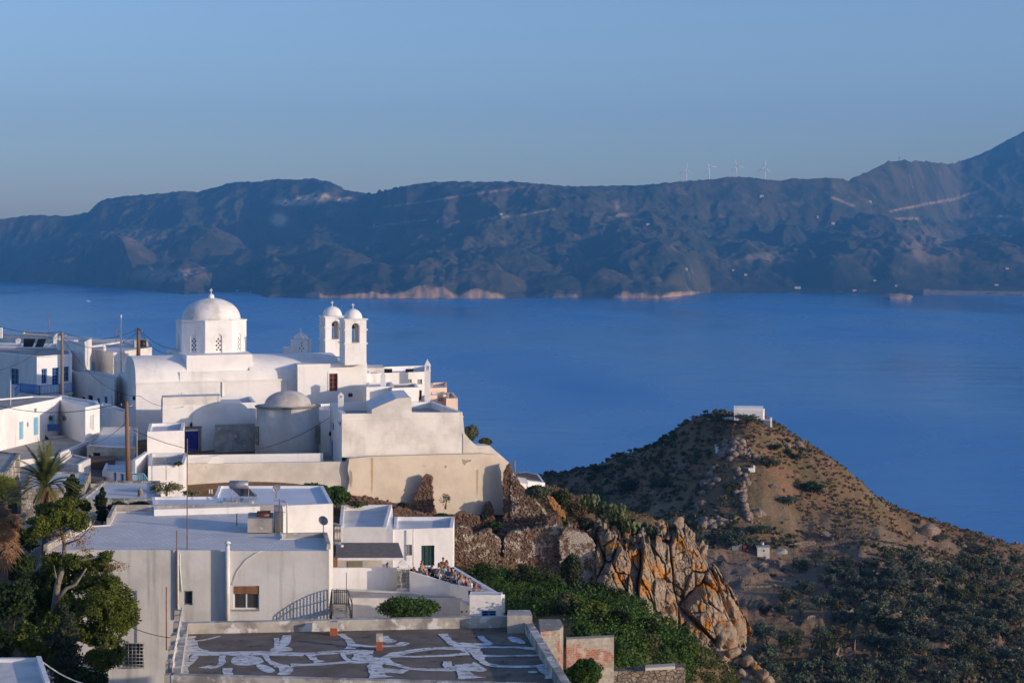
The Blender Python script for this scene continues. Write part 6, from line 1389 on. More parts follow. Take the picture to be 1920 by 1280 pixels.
scatter('rubble_stones', 'loose red rubble lying among the ruined walls', 'rubble', 9000, (640, 1130), (143, 166), lambda px, PY, X, Y, Z, r: (PY > 930) & (PY < 1110) & (nf(X, Y, 2.5, 331)+.3*r.rand(len(px)) > .55), lambda X, Y, Z, r: (lambda o: (o[0], o[1]))(stones_small(X, Y, Z, r)), 8, rubble) if False else None
def stones_small(X, Y, Z, r):
    V, Fc = stones(X, Y, Z, r); k = 24; n = len(X); c = np.stack([X, Y, Z], 1).repeat(k, 0); return c+(V-c)*.32, Fc
scatter('rubble_stones', 'loose red rubble lying among the ruined walls', 'rubble', 9000, (640, 1130), (143, 166), lambda px, PY, X, Y, Z, r: (PY > 930) & (PY < 1110) & (nf(X, Y, 2.5, 331)+.3*r.rand(len(px)) > .55), stones_small, 8, rubble)
def big_stones(X, Y, Z, r):
    V, Fc = stones(X, Y, Z, r); k = 24; c = np.stack([X, Y, Z], 1).repeat(k, 0); return c+(V-c)*2.1, Fc
scatter('rock_outcrop', 'broken grey outcrop rocks down the spine of the knoll', 'rocks', 4200, (1290, 1450), (480, 540), lambda px, PY, X, Y, Z, r: (PY > 802) & (PY < 1000) & (abs(px-1372-18*np.sin(PY/40)) < 26+26*(PY-800)/200) & (nf(X, Y, 5, 341)+.2*r.rand(len(px)) > .68), big_stones, 17, boulderM)
# round bushes on the knoll
protoB = {}
def knoll_bush(label, px, py, rx, ry, m, seed, tree=False, group=None, name='shrub'):
    b = land_point(px, py+ry*.7, 300)
    if b is None: return
    k = b.y/F; key = (m.name, seed % 3, tree)
    if key not in protoB:
        rr = random.Random(seed+4); cl = [(0, 0, .55, .75, .75, .55)]
        for i in range(6): a = i*1.05+rr.random(); cl.append((math.cos(a)*.5, math.sin(a)*.5, rr.uniform(.4, .95), .45, .45, .38))
        V, Fc = leaves(cl, 1500 if not tree else 1700, .085, seed, fill_=.4, gap=.28)
        root = thing(name, label, 'tree' if tree else 'shrub', (0, 0, 0), group); mesh_np('crown', V+np.array([0, 0, .25 if tree else 0]), Fc, m, root)
        MB().tube([(0, 0, -.25), (.06, .03, .3), (-.05, 0, .6)], [.09, .07, .03], 6).tube([(.03, 0, .15), (.3, .1, .6)], [.05, .02], 5).build('trunk', barkD, root)
        protoB[key] = root; o = root
    else:
        o = copy_tree(protoB[key]); o['label'] = label
        if group: o['group'] = group
        elif 'group' in o: del o['group']
    rx *= 1.0 if tree else 1.3; ry *= 1.0 if tree else 1.3
    o.location = b; o.scale = (rx*k, rx*k, ry*k*1.05); o.rotation_euler = (0, 0, (seed*2.4) % 6.28); return o
for i, (x, y, rx, ry, l) in enumerate([(1440, 864, 20, 17, 'largest round dark bush on the front of the knoll'), (1523, 913, 24, 15, 'slanting dark bush on the right side of the knoll'), (1400, 786, 22, 11, 'spreading tree in front of the hilltop chapel'), (1495, 857, 12, 10, 'round bush high on the right side of the knoll'), (1452, 838, 13, 9, 'flat bush above the largest round bush'), (1478, 938, 20, 13, 'bush right of the dark boulder'), (1374, 912, 20, 14, 'dark bush near the white shrine'), (1122, 878, 18, 8, 'wind bent bush on the left shoulder skyline'), (1180, 866, 13, 8, 'round bush on the left skyline of the knoll'), (1240, 905, 18, 12, 'bush in the shade of the left slope'), (1175, 912, 22, 12, 'bush low in the shade left of the knoll'), (1420, 1002-10, 16, 10, 'bush above the stone hut'), (1348, 806, 12, 6, 'low bush left of the hilltop chapel'), (1478, 848, 8, 8, 'little bush beside the dark skyline rock'), (1760, 1010, 14, 8, 'bush on the ridge at the far right'), (1835, 1030, 22, 12, 'dark bush on the far right skyline')]):
    knoll_bush(l, x, y, rx, ry, [greenscrubM, darkM, oliveM][i % 3] if i != 2 else oliveM, i)
def olives():
    rr = random.Random(12); pts = []
    seedp = [(1500, 1060, 20), (1530, 1050, 20), (1560, 1062, 20), (1590, 1058, 18), (1480, 1110, 24), (1510, 1100, 24), (1550, 1090, 22), (1500, 1140, 24), (1465, 1145, 20), (1540, 1130, 26), (1575, 1115, 24), (1600, 1090, 20), (1435, 1140, 18), (1585, 1150, 22), (1540, 1190, 24), (1625, 1080, 20), (1660, 1075, 18), (1380, 1014, 26), (1402, 1018, 18), (1357, 1015, 16)]
    def dens(x, y):
        if y > 1185+.03*(x-1400): return .95 if x > 1450 else .45
        if 1660 < x < 1800 and 1160 < y < 1200: return .4
        if x > 1600 and y > 1120: return .75 if not (1620 < x < 1700 and y < 1180) else .15
        if x > 1640 and 1050 < y: return .42
        if x > 1560 and y > 1040: return .6
        return 0
    out = list(seedp)
    for i in range(6000):
        x, y = rr.uniform(1420, 1935), rr.uniform(1045, 1300); r_ = rr.uniform(18, 29)*(y-460)/640*1.05
        if rr.random() > dens(x, y) or float(vn2(np.array([x/55.]), np.array([y/26.]), 5)[0]) < .36: continue
        if all((x-a)**2+((y-b)*1.5)**2 > (.60*(r_+c))**2 for a, b, c in out): out.append((x, y, r_))
    for i, (x, y, r_) in enumerate(out[:230]):
        knoll_bush('grey green olive tree in the terraced valley', x, y, r_, r_*.82, oliveM if i % 4 else greenscrubM, 100+i, True, 'olive trees in the valley', 'olive_tree')
olives()
# dry stone terrace walls
def dry_wall(label, pts, h):
    P3 = [land_point(x, y, 300) for x, y in pts]; P3 = [p for p in P3 if p is not None]
    if len(P3) < 2: return
    rr = random.Random(len(pts)*7+int(pts[0][0])); mb = MB(); line = []
    for a, b in zip(P3[:-1], P3[1:]): n = max(2, int((b-a).length/1.2)); line += [a.lerp(b, i/n) for i in range(n)]
    line.append(P3[-1]); z = terr([p.x for p in line], [p.y for p in line]); vs = []
    for i, p in enumerate(line): t = h*rr.uniform(.7, 1.1); w_ = .35; vs += [(p.x, p.y-w_, z[i]-1.5), (p.x, p.y-w_*.7, z[i]+t), (p.x, p.y+w_*.7, z[i]+t), (p.x, p.y+w_, z[i]-1.5)]
    fs = [(4*i+k, 4*i+4+k, 4*i+5+k, 4*i+1+k) for i in range(len(line)-1) for k in range(3)]; mb.add(vs, fs); tag(mb.build('stone_wall', drystone), label, 'wall')
for l, pts, h in [('long dry stone wall under the path right of the hut', [(1478, 1024), (1530, 1022), (1580, 1021), (1640, 1024), (1700, 1032)], 1.2), ('dry stone wall across the bare terraces below the hut', [(1345, 1052), (1400, 1060), (1460, 1062)], .6), ('dry stone wall at the middle of the bare terraces', [(1390, 1098), (1430, 1101), (1470, 1100)], .7), ('curved dry stone wall among the lower olives', [(1540, 1240), (1572, 1236), (1600, 1226), (1604, 1215)], 1.3), ('dry stone wall on the right slope above the olives', [(1600, 1090), (1640, 1082), (1700, 1090)], .9), ('dry stone wall beside the brown field', [(1700, 1100), (1750, 1110), (1800, 1118)], 1.0), ('dry stone wall at the right edge of the valley', [(1820, 1240), (1870, 1246), (1925, 1240)], 1.2), ('dry stone wall under the brown field', [(1500, 1170), (1560, 1162), (1600, 1150)], .8), ('short dry stone wall high on the right slope', [(1690, 1045), (1730, 1052), (1790, 1060)], .9)]:
    dry_wall(l, pts, h)
# hilltop chapel
def hill_chapel():
    root = thing('chapel', 'small white chapel on top of the conical knoll', 'chapel', (*XY(1405, 536), ZZ(793, 536)))
    A, B, Cc, D = XY(1376, 534), XY(1431, 533), XY(1433.5, 539), XY(1379, 540); z0 = ZZ(800, 533); z1 = ZZ(769, 533)
    MB().prism([A, B, Cc, D], z0-1, z1).build('wall', white, root)
    f = Face(A, B); n = 8; mb = MB(); vs = []; dp = 6.0
    for u in (0, f.L):
        for i in range(n+1): t = math.pi*i/n; q = f.pt(u, z1+1.05*math.sin(t), -dp/2+dp/2*math.cos(t)); vs.append(q)
    mb.add(vs, [(i, n+1+i, n+2+i, i+1) for i in range(n)]+[tuple(range(n+1)), tuple(reversed(range(n+1, 2*n+2)))]); mb.build('roof_vault', white, root)
    mb = MB(); bar(mb, f, f.u(1411), f.u(1418), z0+1.0, z0+2.6, .003, .06); mb.build('door', white_old, root)
    block('wall', 'white wall along the left of the hilltop', [(1327, 541), (1374, 538), (1374, 539), (1327, 542)], [ZZ(784.5, 541), ZZ(782, 538), ZZ(782, 538), ZZ(784.5, 541)], ZZ(795, 540), white, 'wall')
    block('wall', 'white wall and post right of the hilltop chapel', [(1432, 532), (1447, 531), (1447.5, 533), (1432, 534)], ZZ(787, 532), ZZ(800, 532), white, 'wall')
    block('post', 'white gate post at the right corner of the hilltop', [(1444, 530.5), (1447.6, 530.5), (1447.6, 531), (1444, 531)], ZZ(782, 531), ZZ(800, 531), white, 'post')
    sh = land_point(1408, 884, 300); MB_ = MB(); MB_.box(tuple(sh-Vector((0, 0, .3))), (1.4, 1, 1.1)); MB_.box((sh.x+.9, sh.y, sh.z-.3), (.5, .5, 1.8)); tag(MB_.build('shrine', white), 'tiny white shrine halfway down the knoll', 'shrine')
    mb = MB()
    for k in range(11):
        p = land_point(1344+(k % 3)*.8, 834+k*2.1, 300); mb.box((p.x, p.y, p.z-.35), (1.1-.03*k, .5, .5))
    tag(mb.build('steps', white), 'flight of whitewashed steps on the shaded side of the knoll', 'steps')
    # hut and shelter by the road
    p = land_point(1430, 1036, 300); ht = thing('hut', 'small flat roofed block hut beside the valley road', 'hut', tuple(p)); MB().box((p.x, p.y, p.z-.5), (3.1, 3, 3.0)).build('wall', beige_light, ht); MB().box((p.x, p.y, p.z+2.5), (3.6, 3.3, .15)).build('roof', roofgrey, ht); MB().box((p.x+.1, p.y-1.52, p.z+1.5), (.4, .05, .35)).build('window', darkhole, ht)
    tag(MB().lathe((p.x-.1, p.y+.5, p.z+2.66), [(.5, 0), (.55, .1), (.55, .8), (.3, .9)], 12).build('water_tank', metalgrey), 'grey water tank standing on the hut roof', 'water tank')
    q = land_point(1462, 1034, 300); V, Fc = angular(901, 20, 14, 10, .08); tag(mesh_np('tarpaulin', V*np.array([1.9, 1.2, .8])+np.array(q)+np.array([0, 0, .3]), Fc, mat('dusty tarpaulin', (.42, .40, .37), (.3, .28, .26), 2)), 'pale tarpaulin thrown over a heap beside the hut', 'tarpaulin')
    q = land_point(1382, 1031, 300); mb = MB(); mb.prism([(q.x-1.3, q.y), (q.x+1.3, q.y), (q.x+1.3, q.y+1.5), (q.x-1.3, q.y+1.5)], q.z-.3, [q.z+.9, q.z+1.5, q.z+1.7, q.z+1.1]); tag(mb.build('shed', metalgrey), 'low blue grey shed under the trees left of the hut', 'shed')
    tag(MB().box((q.x+1.9, q.y-.2, q.z-.2), (.8, .6, 1.3)).build('crate', mat('red crate', (.35, .03, .02), (.25, .03, .02), 3)), 'red crate beside the low shed', 'crate')
hill_chapel()
# thicket below the terrace
def thicket():
    r = np.random.RandomState(4); cl = []
    for i in range(1500):
        px = r.uniform(880, 1300); Y = r.uniform(105, 150); X = (px-960)*Y/F; z = float(terr0([X], [Y])[0]); s = r.uniform(.3, .7)+.9*r.rand()**5; py = HY+(H-z)*F/Y
        if py < 1072+max(0, px-1100)*.45 or py > 1400: continue
        if px < 945 and Y < 124: continue
        if px > 1120 and py < 1110+(px-1120)*.62: continue
        if Y < 118 and px < 1080: continue
        cl.append((X, Y, z+s*.45, s*1.1, s*1.1, s*.95))
    V, Fc = leaves(cl, 75000, .10, 6, fill_=.25); tag(mesh_np('thicket', V, Fc, fol('thicket leaves', (.022, .050, .012), (.080, .150, .028), (.012, .026, .010), .32, rnd=0)), 'dense green thicket filling the gully below the terrace', 'thicket', kind='stuff')
    cl = []
    for i in range(1800):
        px = r.uniform(1080, 1500); Y = r.uniform(112, 160); X = (px-960)*Y/F; z = float(terr0([X], [Y])[0]); s = r.uniform(.2, .6); py = HY+(H-z)*F/Y
        if py < 1190+max(0, px-1330)*.5 or (px < 1160 and Y < 118): continue
        cl.append((X, Y, z+s*.2, s*1.4, s*1.4, s*.7))
    V, Fc = leaves(cl, 60000, .10, 7, fill_=.25); tag(mesh_np('scrub', V, Fc, fol('slope scrub', (.055, .070, .024), (.10, .11, .04), (.03, .042, .018), .6, rnd=0)), 'mossy green scrub on the slope under the orange cliff', 'scrub', kind='stuff')
    cl = []
    for i in range(600):
        px = r.uniform(960, 1300); Y = r.uniform(150, 172); X = (px-960)*Y/F; z = float(terr0([X], [Y])[0]); s = r.uniform(.25, .7); cl.append((X, Y, z+s*.2, s*1.3, s*1.3, s*.8))
    V, Fc = leaves(cl, 16000, .11, 8, fill_=.25); tag(mesh_np('scrub', V, Fc, scrubM), 'brownish scrub along the crest above the orange cliff', 'scrub', kind='stuff')
thicket()
def gully_bushes():
    rr = random.Random(77); n = 0
    for i in range(400):
        px = rr.uniform(900, 1290); Y = rr.uniform(108, 148); X = (px-960)*Y/F; z = float(terr0([X], [Y])[0]); py = HY+(H-z)*F/Y
        if py < 1085+max(0, px-1100)*.5 or py > 1290 or (px < 950 and Y < 126) or (Y < 120 and px < 1080): continue
        r_ = rr.uniform(16, 34)
        if any(math.hypot(px-a, (py-b)*1.3) < .8*(r_+c) for a, b, c in done): continue
        done.append((px, py, r_)); n += 1
        o = bushpx('leafy bush rising out of the gully thicket', px, py-r_*.5, Y, r_, r_*rr.uniform(.6, .95), int(r_*90), .085, 700+i, [figM, darkM, pineM, juniM, darkM, greenscrubM, figM][n % 7], group='bushes in the gully below the terrace', gap=.35)
        if n > 48: break
done = []
gully_bushes()
for i, (x, y, r_) in enumerate([(905, 1082, 20), (945, 1092, 24), (985, 1096, 26), (1030, 1104, 30), (1075, 1118, 28), (1118, 1128, 30), (1158, 1140, 28), (1198, 1150, 26), (1010, 1136, 28), (1060, 1150, 32), (1110, 1168, 34), (1160, 1182, 32), (1208, 1190, 30), (1246, 1196, 24), (1270, 1226, 24), (1215, 1226, 26), (975, 1128, 24), (1300, 1246, 20)]):
    q = land_point(x, y, 100)
    if q is not None and q.y < 160:
        rr_ = random.Random(i); h_ = r_*rr_.uniform(.7, 1.15)
        bushpx('large bush standing over the gully thicket', x, y-h_*.6, q.y, r_, h_, int(r_*130), .085, 900+i, [darkM, figM, darkM, greenscrubM, pineM, darkM][i % 6], group='large bushes over the gully thicket', gap=.3)
def cactus(label, px, py, Y, s, seed):
    b = P(px, py, Y); root = thing('prickly_pear', label, 'cactus', tuple(b), 'prickly pears on the cliff top'); rr = random.Random(seed); mb = MB()
    def pad(c, az, tilt, r_):
        n = 9; e = Vector((math.cos(az), math.sin(az), 0)); u = Vector((-math.sin(az)*math.sin(tilt), math.cos(az)*math.sin(tilt), math.cos(tilt))); w_ = e.cross(u)*r_*.16; cc = c+u*r_
        ring = [cc+e*r_*.72*math.cos(2*math.pi*k/n)+u*r_*math.sin(2*math.pi*k/n) for k in range(n)]; mb.add([cc+w_, cc-w_]+ring, [(0, 2+k, 2+(k+1) % n) for k in range(n)]+[(1, 2+(k+1) % n, 2+k) for k in range(n)]); return cc+u*r_*.85
    for i in range(16):
        t = b+Vector((rr.uniform(-1, 1)*s*.8, rr.uniform(-.6, .6)*s*.8, 0)); az = rr.uniform(0, 3.14)
        for k in range(3): t = pad(t, az+rr.uniform(-.6, .6), rr.uniform(-.6, .6), s*.2*rr.uniform(.8, 1.2))
    mb.build('pads', cactM, root)
for i, (x, y) in enumerate([(1120, 962), (1134, 972), (1148, 978), (1160, 985), (1172, 993), (1186, 998), (1198, 1003), (1212, 1007), (1226, 1010), (1142, 990), (1180, 1008), (1155, 968), (1108, 950)]):
    cactus('prickly pear clump on the crest of the orange cliff', x, y, 151.5-(i % 3), .95, i)

# ---------------------------------------------------------------- ruins
def jag(pts, rr, amp, step, skip=()):
    out = []
    for i in range(len(pts)):
        a, b = pts[i], pts[(i+1) % len(pts)]; out.append(a); L_ = math.hypot(b[0]-a[0], b[1]-a[1]); n = int(L_/step)
        if i in skip: continue
        for k in range(1, n): t = k/n; out.append((a[0]+(b[0]-a[0])*t+rr.uniform(-amp, amp), a[1]+(b[1]-a[1])*t+rr.uniform(-amp, amp)))
    return out
def ruin(label, pts, Y, th, m, seed, amp=2.2, step=5, stones_=True, dY=0, name='ruined_wall'):
    rr = random.Random(seed); q = jag(pts, rr, amp, step); x0 = pts[0][0]
    f = [P(x, y, Y+dY*(x-x0)) for x, y in q]; b = [p+Vector((rr.uniform(-.06, .06), th, 0)) for p in f]; n = len(f); mb = MB()
    mb.add(f+b, [tuple(range(n)), tuple(reversed(range(n, 2*n)))]+[(i, n+i, n+(i+1) % n, (i+1) % n) for i in range(n)])
    o = mb.build(name, m); tag(o, label, 'ruin wall')
    # stones standing out of the broken face
    if stones_:
        me = o.data; V0, F0 = angular(55, 7, 5, 8, .2); xs = [p[0] for p in pts]; ys = [p[1] for p in pts]; Vs = []; Fs = []; c = 0
        def inside(x, y):
            r_ = False; j = len(pts)-1
            for i in range(len(pts)):
                if (pts[i][1] > y) != (pts[j][1] > y) and x < (pts[j][0]-pts[i][0])*(y-pts[i][1])/(pts[j][1]-pts[i][1])+pts[i][0]: r_ = not r_
                j = i
            return r_
        area = (max(xs)-min(xs))*(max(ys)-min(ys))
        for k in range(int(area/12)):
            x, y = rr.uniform(min(xs), max(xs)), rr.uniform(min(ys), max(ys))
            if not inside(x, y): continue
            s = rr.uniform(.05, .14); p = P(x, y, Y+dY*(x-x0)); Vs.append(V0*s*np.array([1.3, .5, .9])+np.array(p)); Fs.append(F0+c); c += len(V0)
        if Vs:
            V = np.concatenate(Vs); Fq = np.concatenate(Fs); m2 = MB(); m2.v = o_v = [tuple(v.co) for v in me.vertices]; m2.f = [tuple(p.vertices) for p in me.polygons]; m2.m = [0]*len(m2.f); m2.sm = [False]*len(m2.f)
            m2.add([tuple(v) for v in V], [tuple(int(i) for i in q_) for q_ in Fq]); o2 = bpy.data.meshes.new(name); o2.from_pydata(m2.v, [], m2.f); o2.materials.append(m); o.data = o2
    return o
ruin('tall ragged spire of red rubble before the beige wall', [(768, 968), (770, 948), (776, 938), (774, 928), (784, 922), (786, 908), (792, 896), (800, 889), (808, 892), (810, 905), (812, 925), (813, 945), (818, 968)], 157, .7, rubble, 1)
ruin('heap of red rubble wall behind the sloping white fin', [(736, 990), (737, 955), (746, 950), (758, 953), (772, 960), (790, 962), (812, 972), (812, 990)], 149, .8, rubble, 2)
ruin('dark stone wall above the blue shaded roof tray', [(624, 976), (624, 952), (650, 948), (680, 947), (715, 944), (722, 948), (715, 976)], 150.5, .7, rubble, 3)
ruin('low broken wall at the foot of the beige wall', [(845, 992), (846, 968), (858, 960), (880, 962), (897, 968), (905, 992)], 150, .7, rubble, 4)
ruin('small rubble stub against the beige wall', [(902, 985), (905, 952), (910, 943), (918, 940), (924, 950), (928, 985)], 159.3, .7, rubble, 5)
ruin('high sliver of rubble wall at the right end of the beige wall', [(944, 1000), (943.5, 940), (944, 885), (949, 874), (956, 868), (960, 880), (962, 905), (972, 920), (985, 935), (1000, 950), (1014, 962), (1018, 975), (1014, 1000)], 159, .9, rubble, 6, amp=1.6)
ruin('crumbling reddish wall right of the green door house', [(852, 1085), (853, 990), (866, 986), (880, 992), (888, 1003), (902, 996), (915, 992), (928, 1004), (938, 1012), (936, 1040), (930, 1060), (925, 1085)], 145.5, 1.0, rubble_plaster, 7)
ruin('broken back wall with a dark gap in the ruins', [(925, 1080), (925, 1010), (935, 1000), (950, 1003), (952, 1080)], 149, .8, rubble, 8)
ruin('long rubble wall with remains of pale plaster', [(945, 1085), (945, 1012), (952, 1000), (975, 994), (1010, 990), (1035, 984), (1053, 986), (1058, 1010), (1056, 1085)], 147, 1.0, rubble_plaster, 9, amp=3.4, step=4)
crack = stone_mat('cracked white plaster', volc, (.30, .24, .18), 4.0, cover=(.50, .44, .37), cov=(.46, .49), covscale=1.3)
ruin('cracked whitish ruin wall at the left foot of the cliff', [(1052, 1100), (1050, 1010), (1058, 990), (1070, 986), (1078, 996), (1095, 1000), (1108, 1010), (1117, 1022), (1118, 1060), (1117, 1100), (1108, 1115), (1080, 1110)], 146, 1.0, crack, 10, amp=3.2, step=4, stones_=False)
ruin('red brick stub on the ruin below the orange edge', [(1024, 998), (1026, 972), (1040, 966), (1050, 970), (1056, 998)], 148.5, .8, rubble, 11)
ruin('sloping broken gable with plaster beside the high sliver', [(957, 1008), (958, 888), (966, 893), (976, 908), (990, 922), (1003, 938), (1018, 952), (1028, 968), (1026, 1008)], 158.9, .8, rubble_plaster, 14, amp=2.4, step=4, stones_=True)
lich = mat('orange lichen stone', (.46, .20, .05), (.30, .17, .09), 2, 8, bump=.6)
ruin('curved wall edge covered in orange lichen', [(1026, 930), (1034, 932), (1046, 945), (1056, 958), (1060, 972), (1060, 1000), (1054, 1000), (1053, 975), (1046, 962), (1034, 950)], 150, .5, lich, 12, amp=.8)
ruin('low rubble spread under the terrace ruins', [(860, 1105), (862, 1078), (900, 1072), (950, 1076), (1000, 1078), (1050, 1085), (1050, 1105)], 144.5, .9, rubble, 13)
def ruin_pergola():
    root = thing('pergola', 'small white slatted pergola behind the high sliver of ruin', 'pergola', (*XY(975, 157), 178)); mb = MB()
    a, b, c, d = P(960, 902, 162.2), P(991, 906, 162.2), P(986, 896, 165.5), P(958, 891, 165.5)
    for k in range(8): t0, t1 = k/8, (k+.75)/8; q = [a.lerp(d, t0), b.lerp(c, t0), b.lerp(c, t1), a.lerp(d, t1)]; mb.add(q+[v-Vector((0, 0, .05)) for v in q], [(0, 1, 2, 3), (7, 6, 5, 4), (0, 4, 5, 1), (1, 5, 6, 2), (2, 6, 7, 3), (3, 7, 4, 0)])
    mb.build('slats', white, root); MB().box((b.x-.15, b.y, b.z-1.6), (.13, .13, 1.55)).build('post', white, root)
    block('roof', 'low cottage roof with a curved white rim behind the pergola', [(958, 163), (1022, 167), (1010, 173), (985, 175), (962, 175)], [ZZ(898, 163), ZZ(905, 167), ZZ(889, 173), ZZ(884.5, 175), ZZ(886, 175)], 176, [white, mat('brown earth roof', (.10, .08, .07), (.15, .12, .1), 2)], 'roof', miT=0)
    block('roof_surface', 'dark earthen top of the low cottage behind the pergola', [(962, 166), (1016, 168), (1007, 172.6), (986, 174.4), (965, 174.4)], [ZZ(896, 166), ZZ(902, 168), ZZ(889.2, 172.6), ZZ(885.2, 174.4), ZZ(886.4, 174.4)], [ZZ(897, 166)-.3, ZZ(903, 168)-.3, ZZ(889.5, 172.6)-.3, ZZ(885.5, 174.4)-.3, ZZ(886.7, 174.4)-.3], mat('brown earth roof', (.1, .08, .07)), 'roof')
    antenna('slim wooden post beside the small white pergola', 965, 863, 900, 164, m=greypole, r=.07, bars=0, name='post')
ruin_pergola()
# ---------------------------------------------------------------- poles and cables
pA = pole('grey wooden utility pole beside the blue balcony', 116.5, 622, 748, 186, greypole, .16)
pB = pole('stout dark utility pole left of the church vault', 259.5, 615, 668, 205, polewood, .2)
pC = pole('tall brown utility pole in the hollow before the church', 237, 752, 906, 139.5, polewood, .17, dx=4)
antenna('tall thin white mast left of the church', 227, 590, 706, 196, whitepvc, .1, 0)
antenna('rusty aerial mast on the far left roofs', 92, 590, 630, 238, rust, .05, 1)
antenna('short rusty aerial on the roof behind the white mast', 218, 614, 645, 241, rust, .05, 1)
antenna('branching television aerial on the long low white building', 340, 736, 755, 173, rust, .02, 3)
antenna('thin rod in front of the deep blue door', 351.5, 822, 868, 158, rust, .03, 0)
antenna('thin rod on the corner of the long white house', 20, 712, 790, 160, whitepvc, .03, 0)
antenna('drying mast with crossbars on the white yard wall', 311.5, 862, 900, 141, metalgrey, .03, 1)
antenna('thin metal post on the terrace roof left of the slit window cube', 97, 824, 852, 150, metalgrey, .03, 0)
wire('cable from the left edge to the balcony pole', P(-20, 605, 190), pA, .5); wire('cable from the balcony pole to the stout dark pole', pA, pB, 1.0)
wire('lower cable between the balcony pole and the stout dark pole', pA-Vector((0, 0, .5)), pB-Vector((0, 0, .4)), 1.5)
wire('cable from the stout pole to the church drum', pB, P(334, 655, 191), .6); wire('second cable from the stout pole to the church drum', pB, P(322, 662, 191), .9)
wire('cable from the left edge to the tall brown pole', P(-30, 752, 150), pC, .9); wire('long cable falling from the balcony pole to the church corner', pA-Vector((0, 0, .6)), P(262, 742, 182.6), 1.6, .02)
wire('cable from the church corner to the long low building', P(262, 742, 182.6), P(345, 762, 169.8), .5, .02)
wire('long cable from the tall brown pole past the domed chapel', P(250, 806, 140), P(617, 783, 166), 2.4, .025); wire('cable from the balcony pole down across the lower left', pA, P(-30, 700, 160), .8, .02)
wire('thin cable from the tall brown pole to the lower left roofs', pC-Vector((0, 0, 1.6)), P(150, 835, 160), .5, .02)
wire('white cable running down from the bottom left roof corner', P(80, 1240, 78), P(170, 1284, 76), .15, .03, whitepvc)
wire('thin cable across the grey white facade', P(230, 1168, 101), P(330, 1196, 100), .15, .02)
for x, y, Y, l in [(120.5, 788, 158, 'black hanging plant pots left of the slit window cube'), (95, 788, 162, 'black bucket hanging above the navy blanket')]:
    p = P(x, y, Y); mb = MB(); mb.lathe(tuple(p), [(.12, 0), (.18, .1), (.2, .3), (.05, .4)], 8); mb.tube([p+Vector((0, 0, .4)), p+Vector((0, 0, .7))], .02, 4); tag(mb.build('hanging_pot', blackmetal), l, 'plant pot')
for x, y, Y, l in [(251, 750, 183.6, 'black wall lamp on the church corner'), (659, 744, 186.5, 'left one of two small lamps on the church tower wall'), (655, 744, 186.4, 'right one of two small lamps on the church tower wall'), (619, 817, 167.5, 'black lamp on the shaded side of the gabled building')]:
    tag(MB().lathe(tuple(P(x, y, Y)), [(.04, 0), (.12, .06), (.13, .3), (.04, .42)], 8).build('wall_lamp', blackmetal), l, 'lamp')

# ---------------------------------------------------------------- far shore: houses, wind turbines, mast, boats
def far_house(label, px, py, w_, h_):
    b = hill_point(px, py); k = b.y/F; root = thing('house', label, 'house', tuple(b), 'white houses on the far shore')
    MB().box((b.x, b.y, b.z-6), (w_*k*.7, w_*k*.5, h_*k*.8+6)).build('wall', mat('far house white', (.55, .50, .46)), root)
    MB().box((b.x, b.y, b.z+h_*k*.8), (w_*k*.72, w_*k*.52, .6)).build('roof', mat('far house roof', (.60, .52, .46)), root)
for l, x, y, w_, h_ in [('white chapel alone on the plateau below the wind turbines', 1562, 421, 9, 5), ('pair of pale houses above the middle of the far shore', 1398, 517, 8, 3.5), ('long pale house left of the shore village', 1285, 506, 12, 3), ('pale building by the beach on the far shore', 1495, 541, 16, 3), ('white house at the end of the far beach', 1602, 546, 10, 3), ('white house in the small cove at the left', 445, 546, 8, 3), ('low white shed beside the small cove', 470, 548, 5, 2), ('pale house on the high far slope under the turbines', 1428, 370.5, 10, 3.5), ('white house high on the middle slope', 940, 402, 8, 2.5), ('white house on the brown middle slope', 702, 424, 7, 2.5), ('row of white houses right of the orange quarry cut', 1215, 424, 9, 2.5), ('white house low on the right slope', 1640, 527, 7, 2.5), ('pale house at the foot of the right slope', 1868, 536, 10, 2.5), ('white house on the far right slope', 1888, 506, 8, 3), ('pale tower house on the plateau left of the chapel', 1533, 408, 4, 4), ('white house above the far beach', 1375, 507, 6, 2.5), ('small white house right of the beach village', 1680, 537, 6, 2), ('little white house near the right road', 1632, 380, 6, 2.5)]:
    far_house(l, x, y, w_, h_)
def turbine(label, px, pyh, Yt, rot):
    pyb = float(interp(px, SKYL))+2; k = Yt/F; b = P(px, pyb, Yt); hub = P(px, pyh, Yt); root = thing('wind_turbine', label, 'wind turbine', tuple(b), 'wind turbines on the far ridge'); wm = mat('turbine white', (.8, .8, .8), rough=.5)
    MB().tube([b-Vector((0, 0, 12)), hub], [2.8, 1.9], 8).build('tower', wm, root); MB().box((hub.x, hub.y, hub.z-1.6), (3.5, 9, 3.4)).build('nacelle', wm, root)
    for j in range(3):
        a = R(rot+120*j); t = hub+Vector((math.sin(a)*15*k, -6, math.cos(a)*15*k)); MB().tube([hub+Vector((0, -6, 0)), hub.lerp(t, .25)+Vector((0, -4.4, 0)), t], [1.3, 2.1, .7], 5).build('blade', wm, root)
for l, x, y, r_ in [('leftmost of the four wind turbines on the ridge', 1287, 319, 5), ('second wind turbine from the left on the ridge', 1329.5, 313, -28), ('third wind turbine from the left on the ridge', 1381, 311, -14), ('rightmost wind turbine, largest and showing all blades', 1434, 315, 8)]:
    turbine(l, x, y, float(interp(x, RIDGEY)), r_)
b = P(1686, 302, 10050); t = P(1686, 293.5, 10050); rt = thing('radio_mast', 'radio mast on the rocky far summit', 'mast', tuple(b)); MB().tube([b-Vector((0, 0, 10)), t], [2.2, 1.5], 5).build('pole', metalgrey, rt); MB().box((t.x, t.y, t.z-12), (7, 3, 9)).build('antenna_panel', metalgrey, rt)
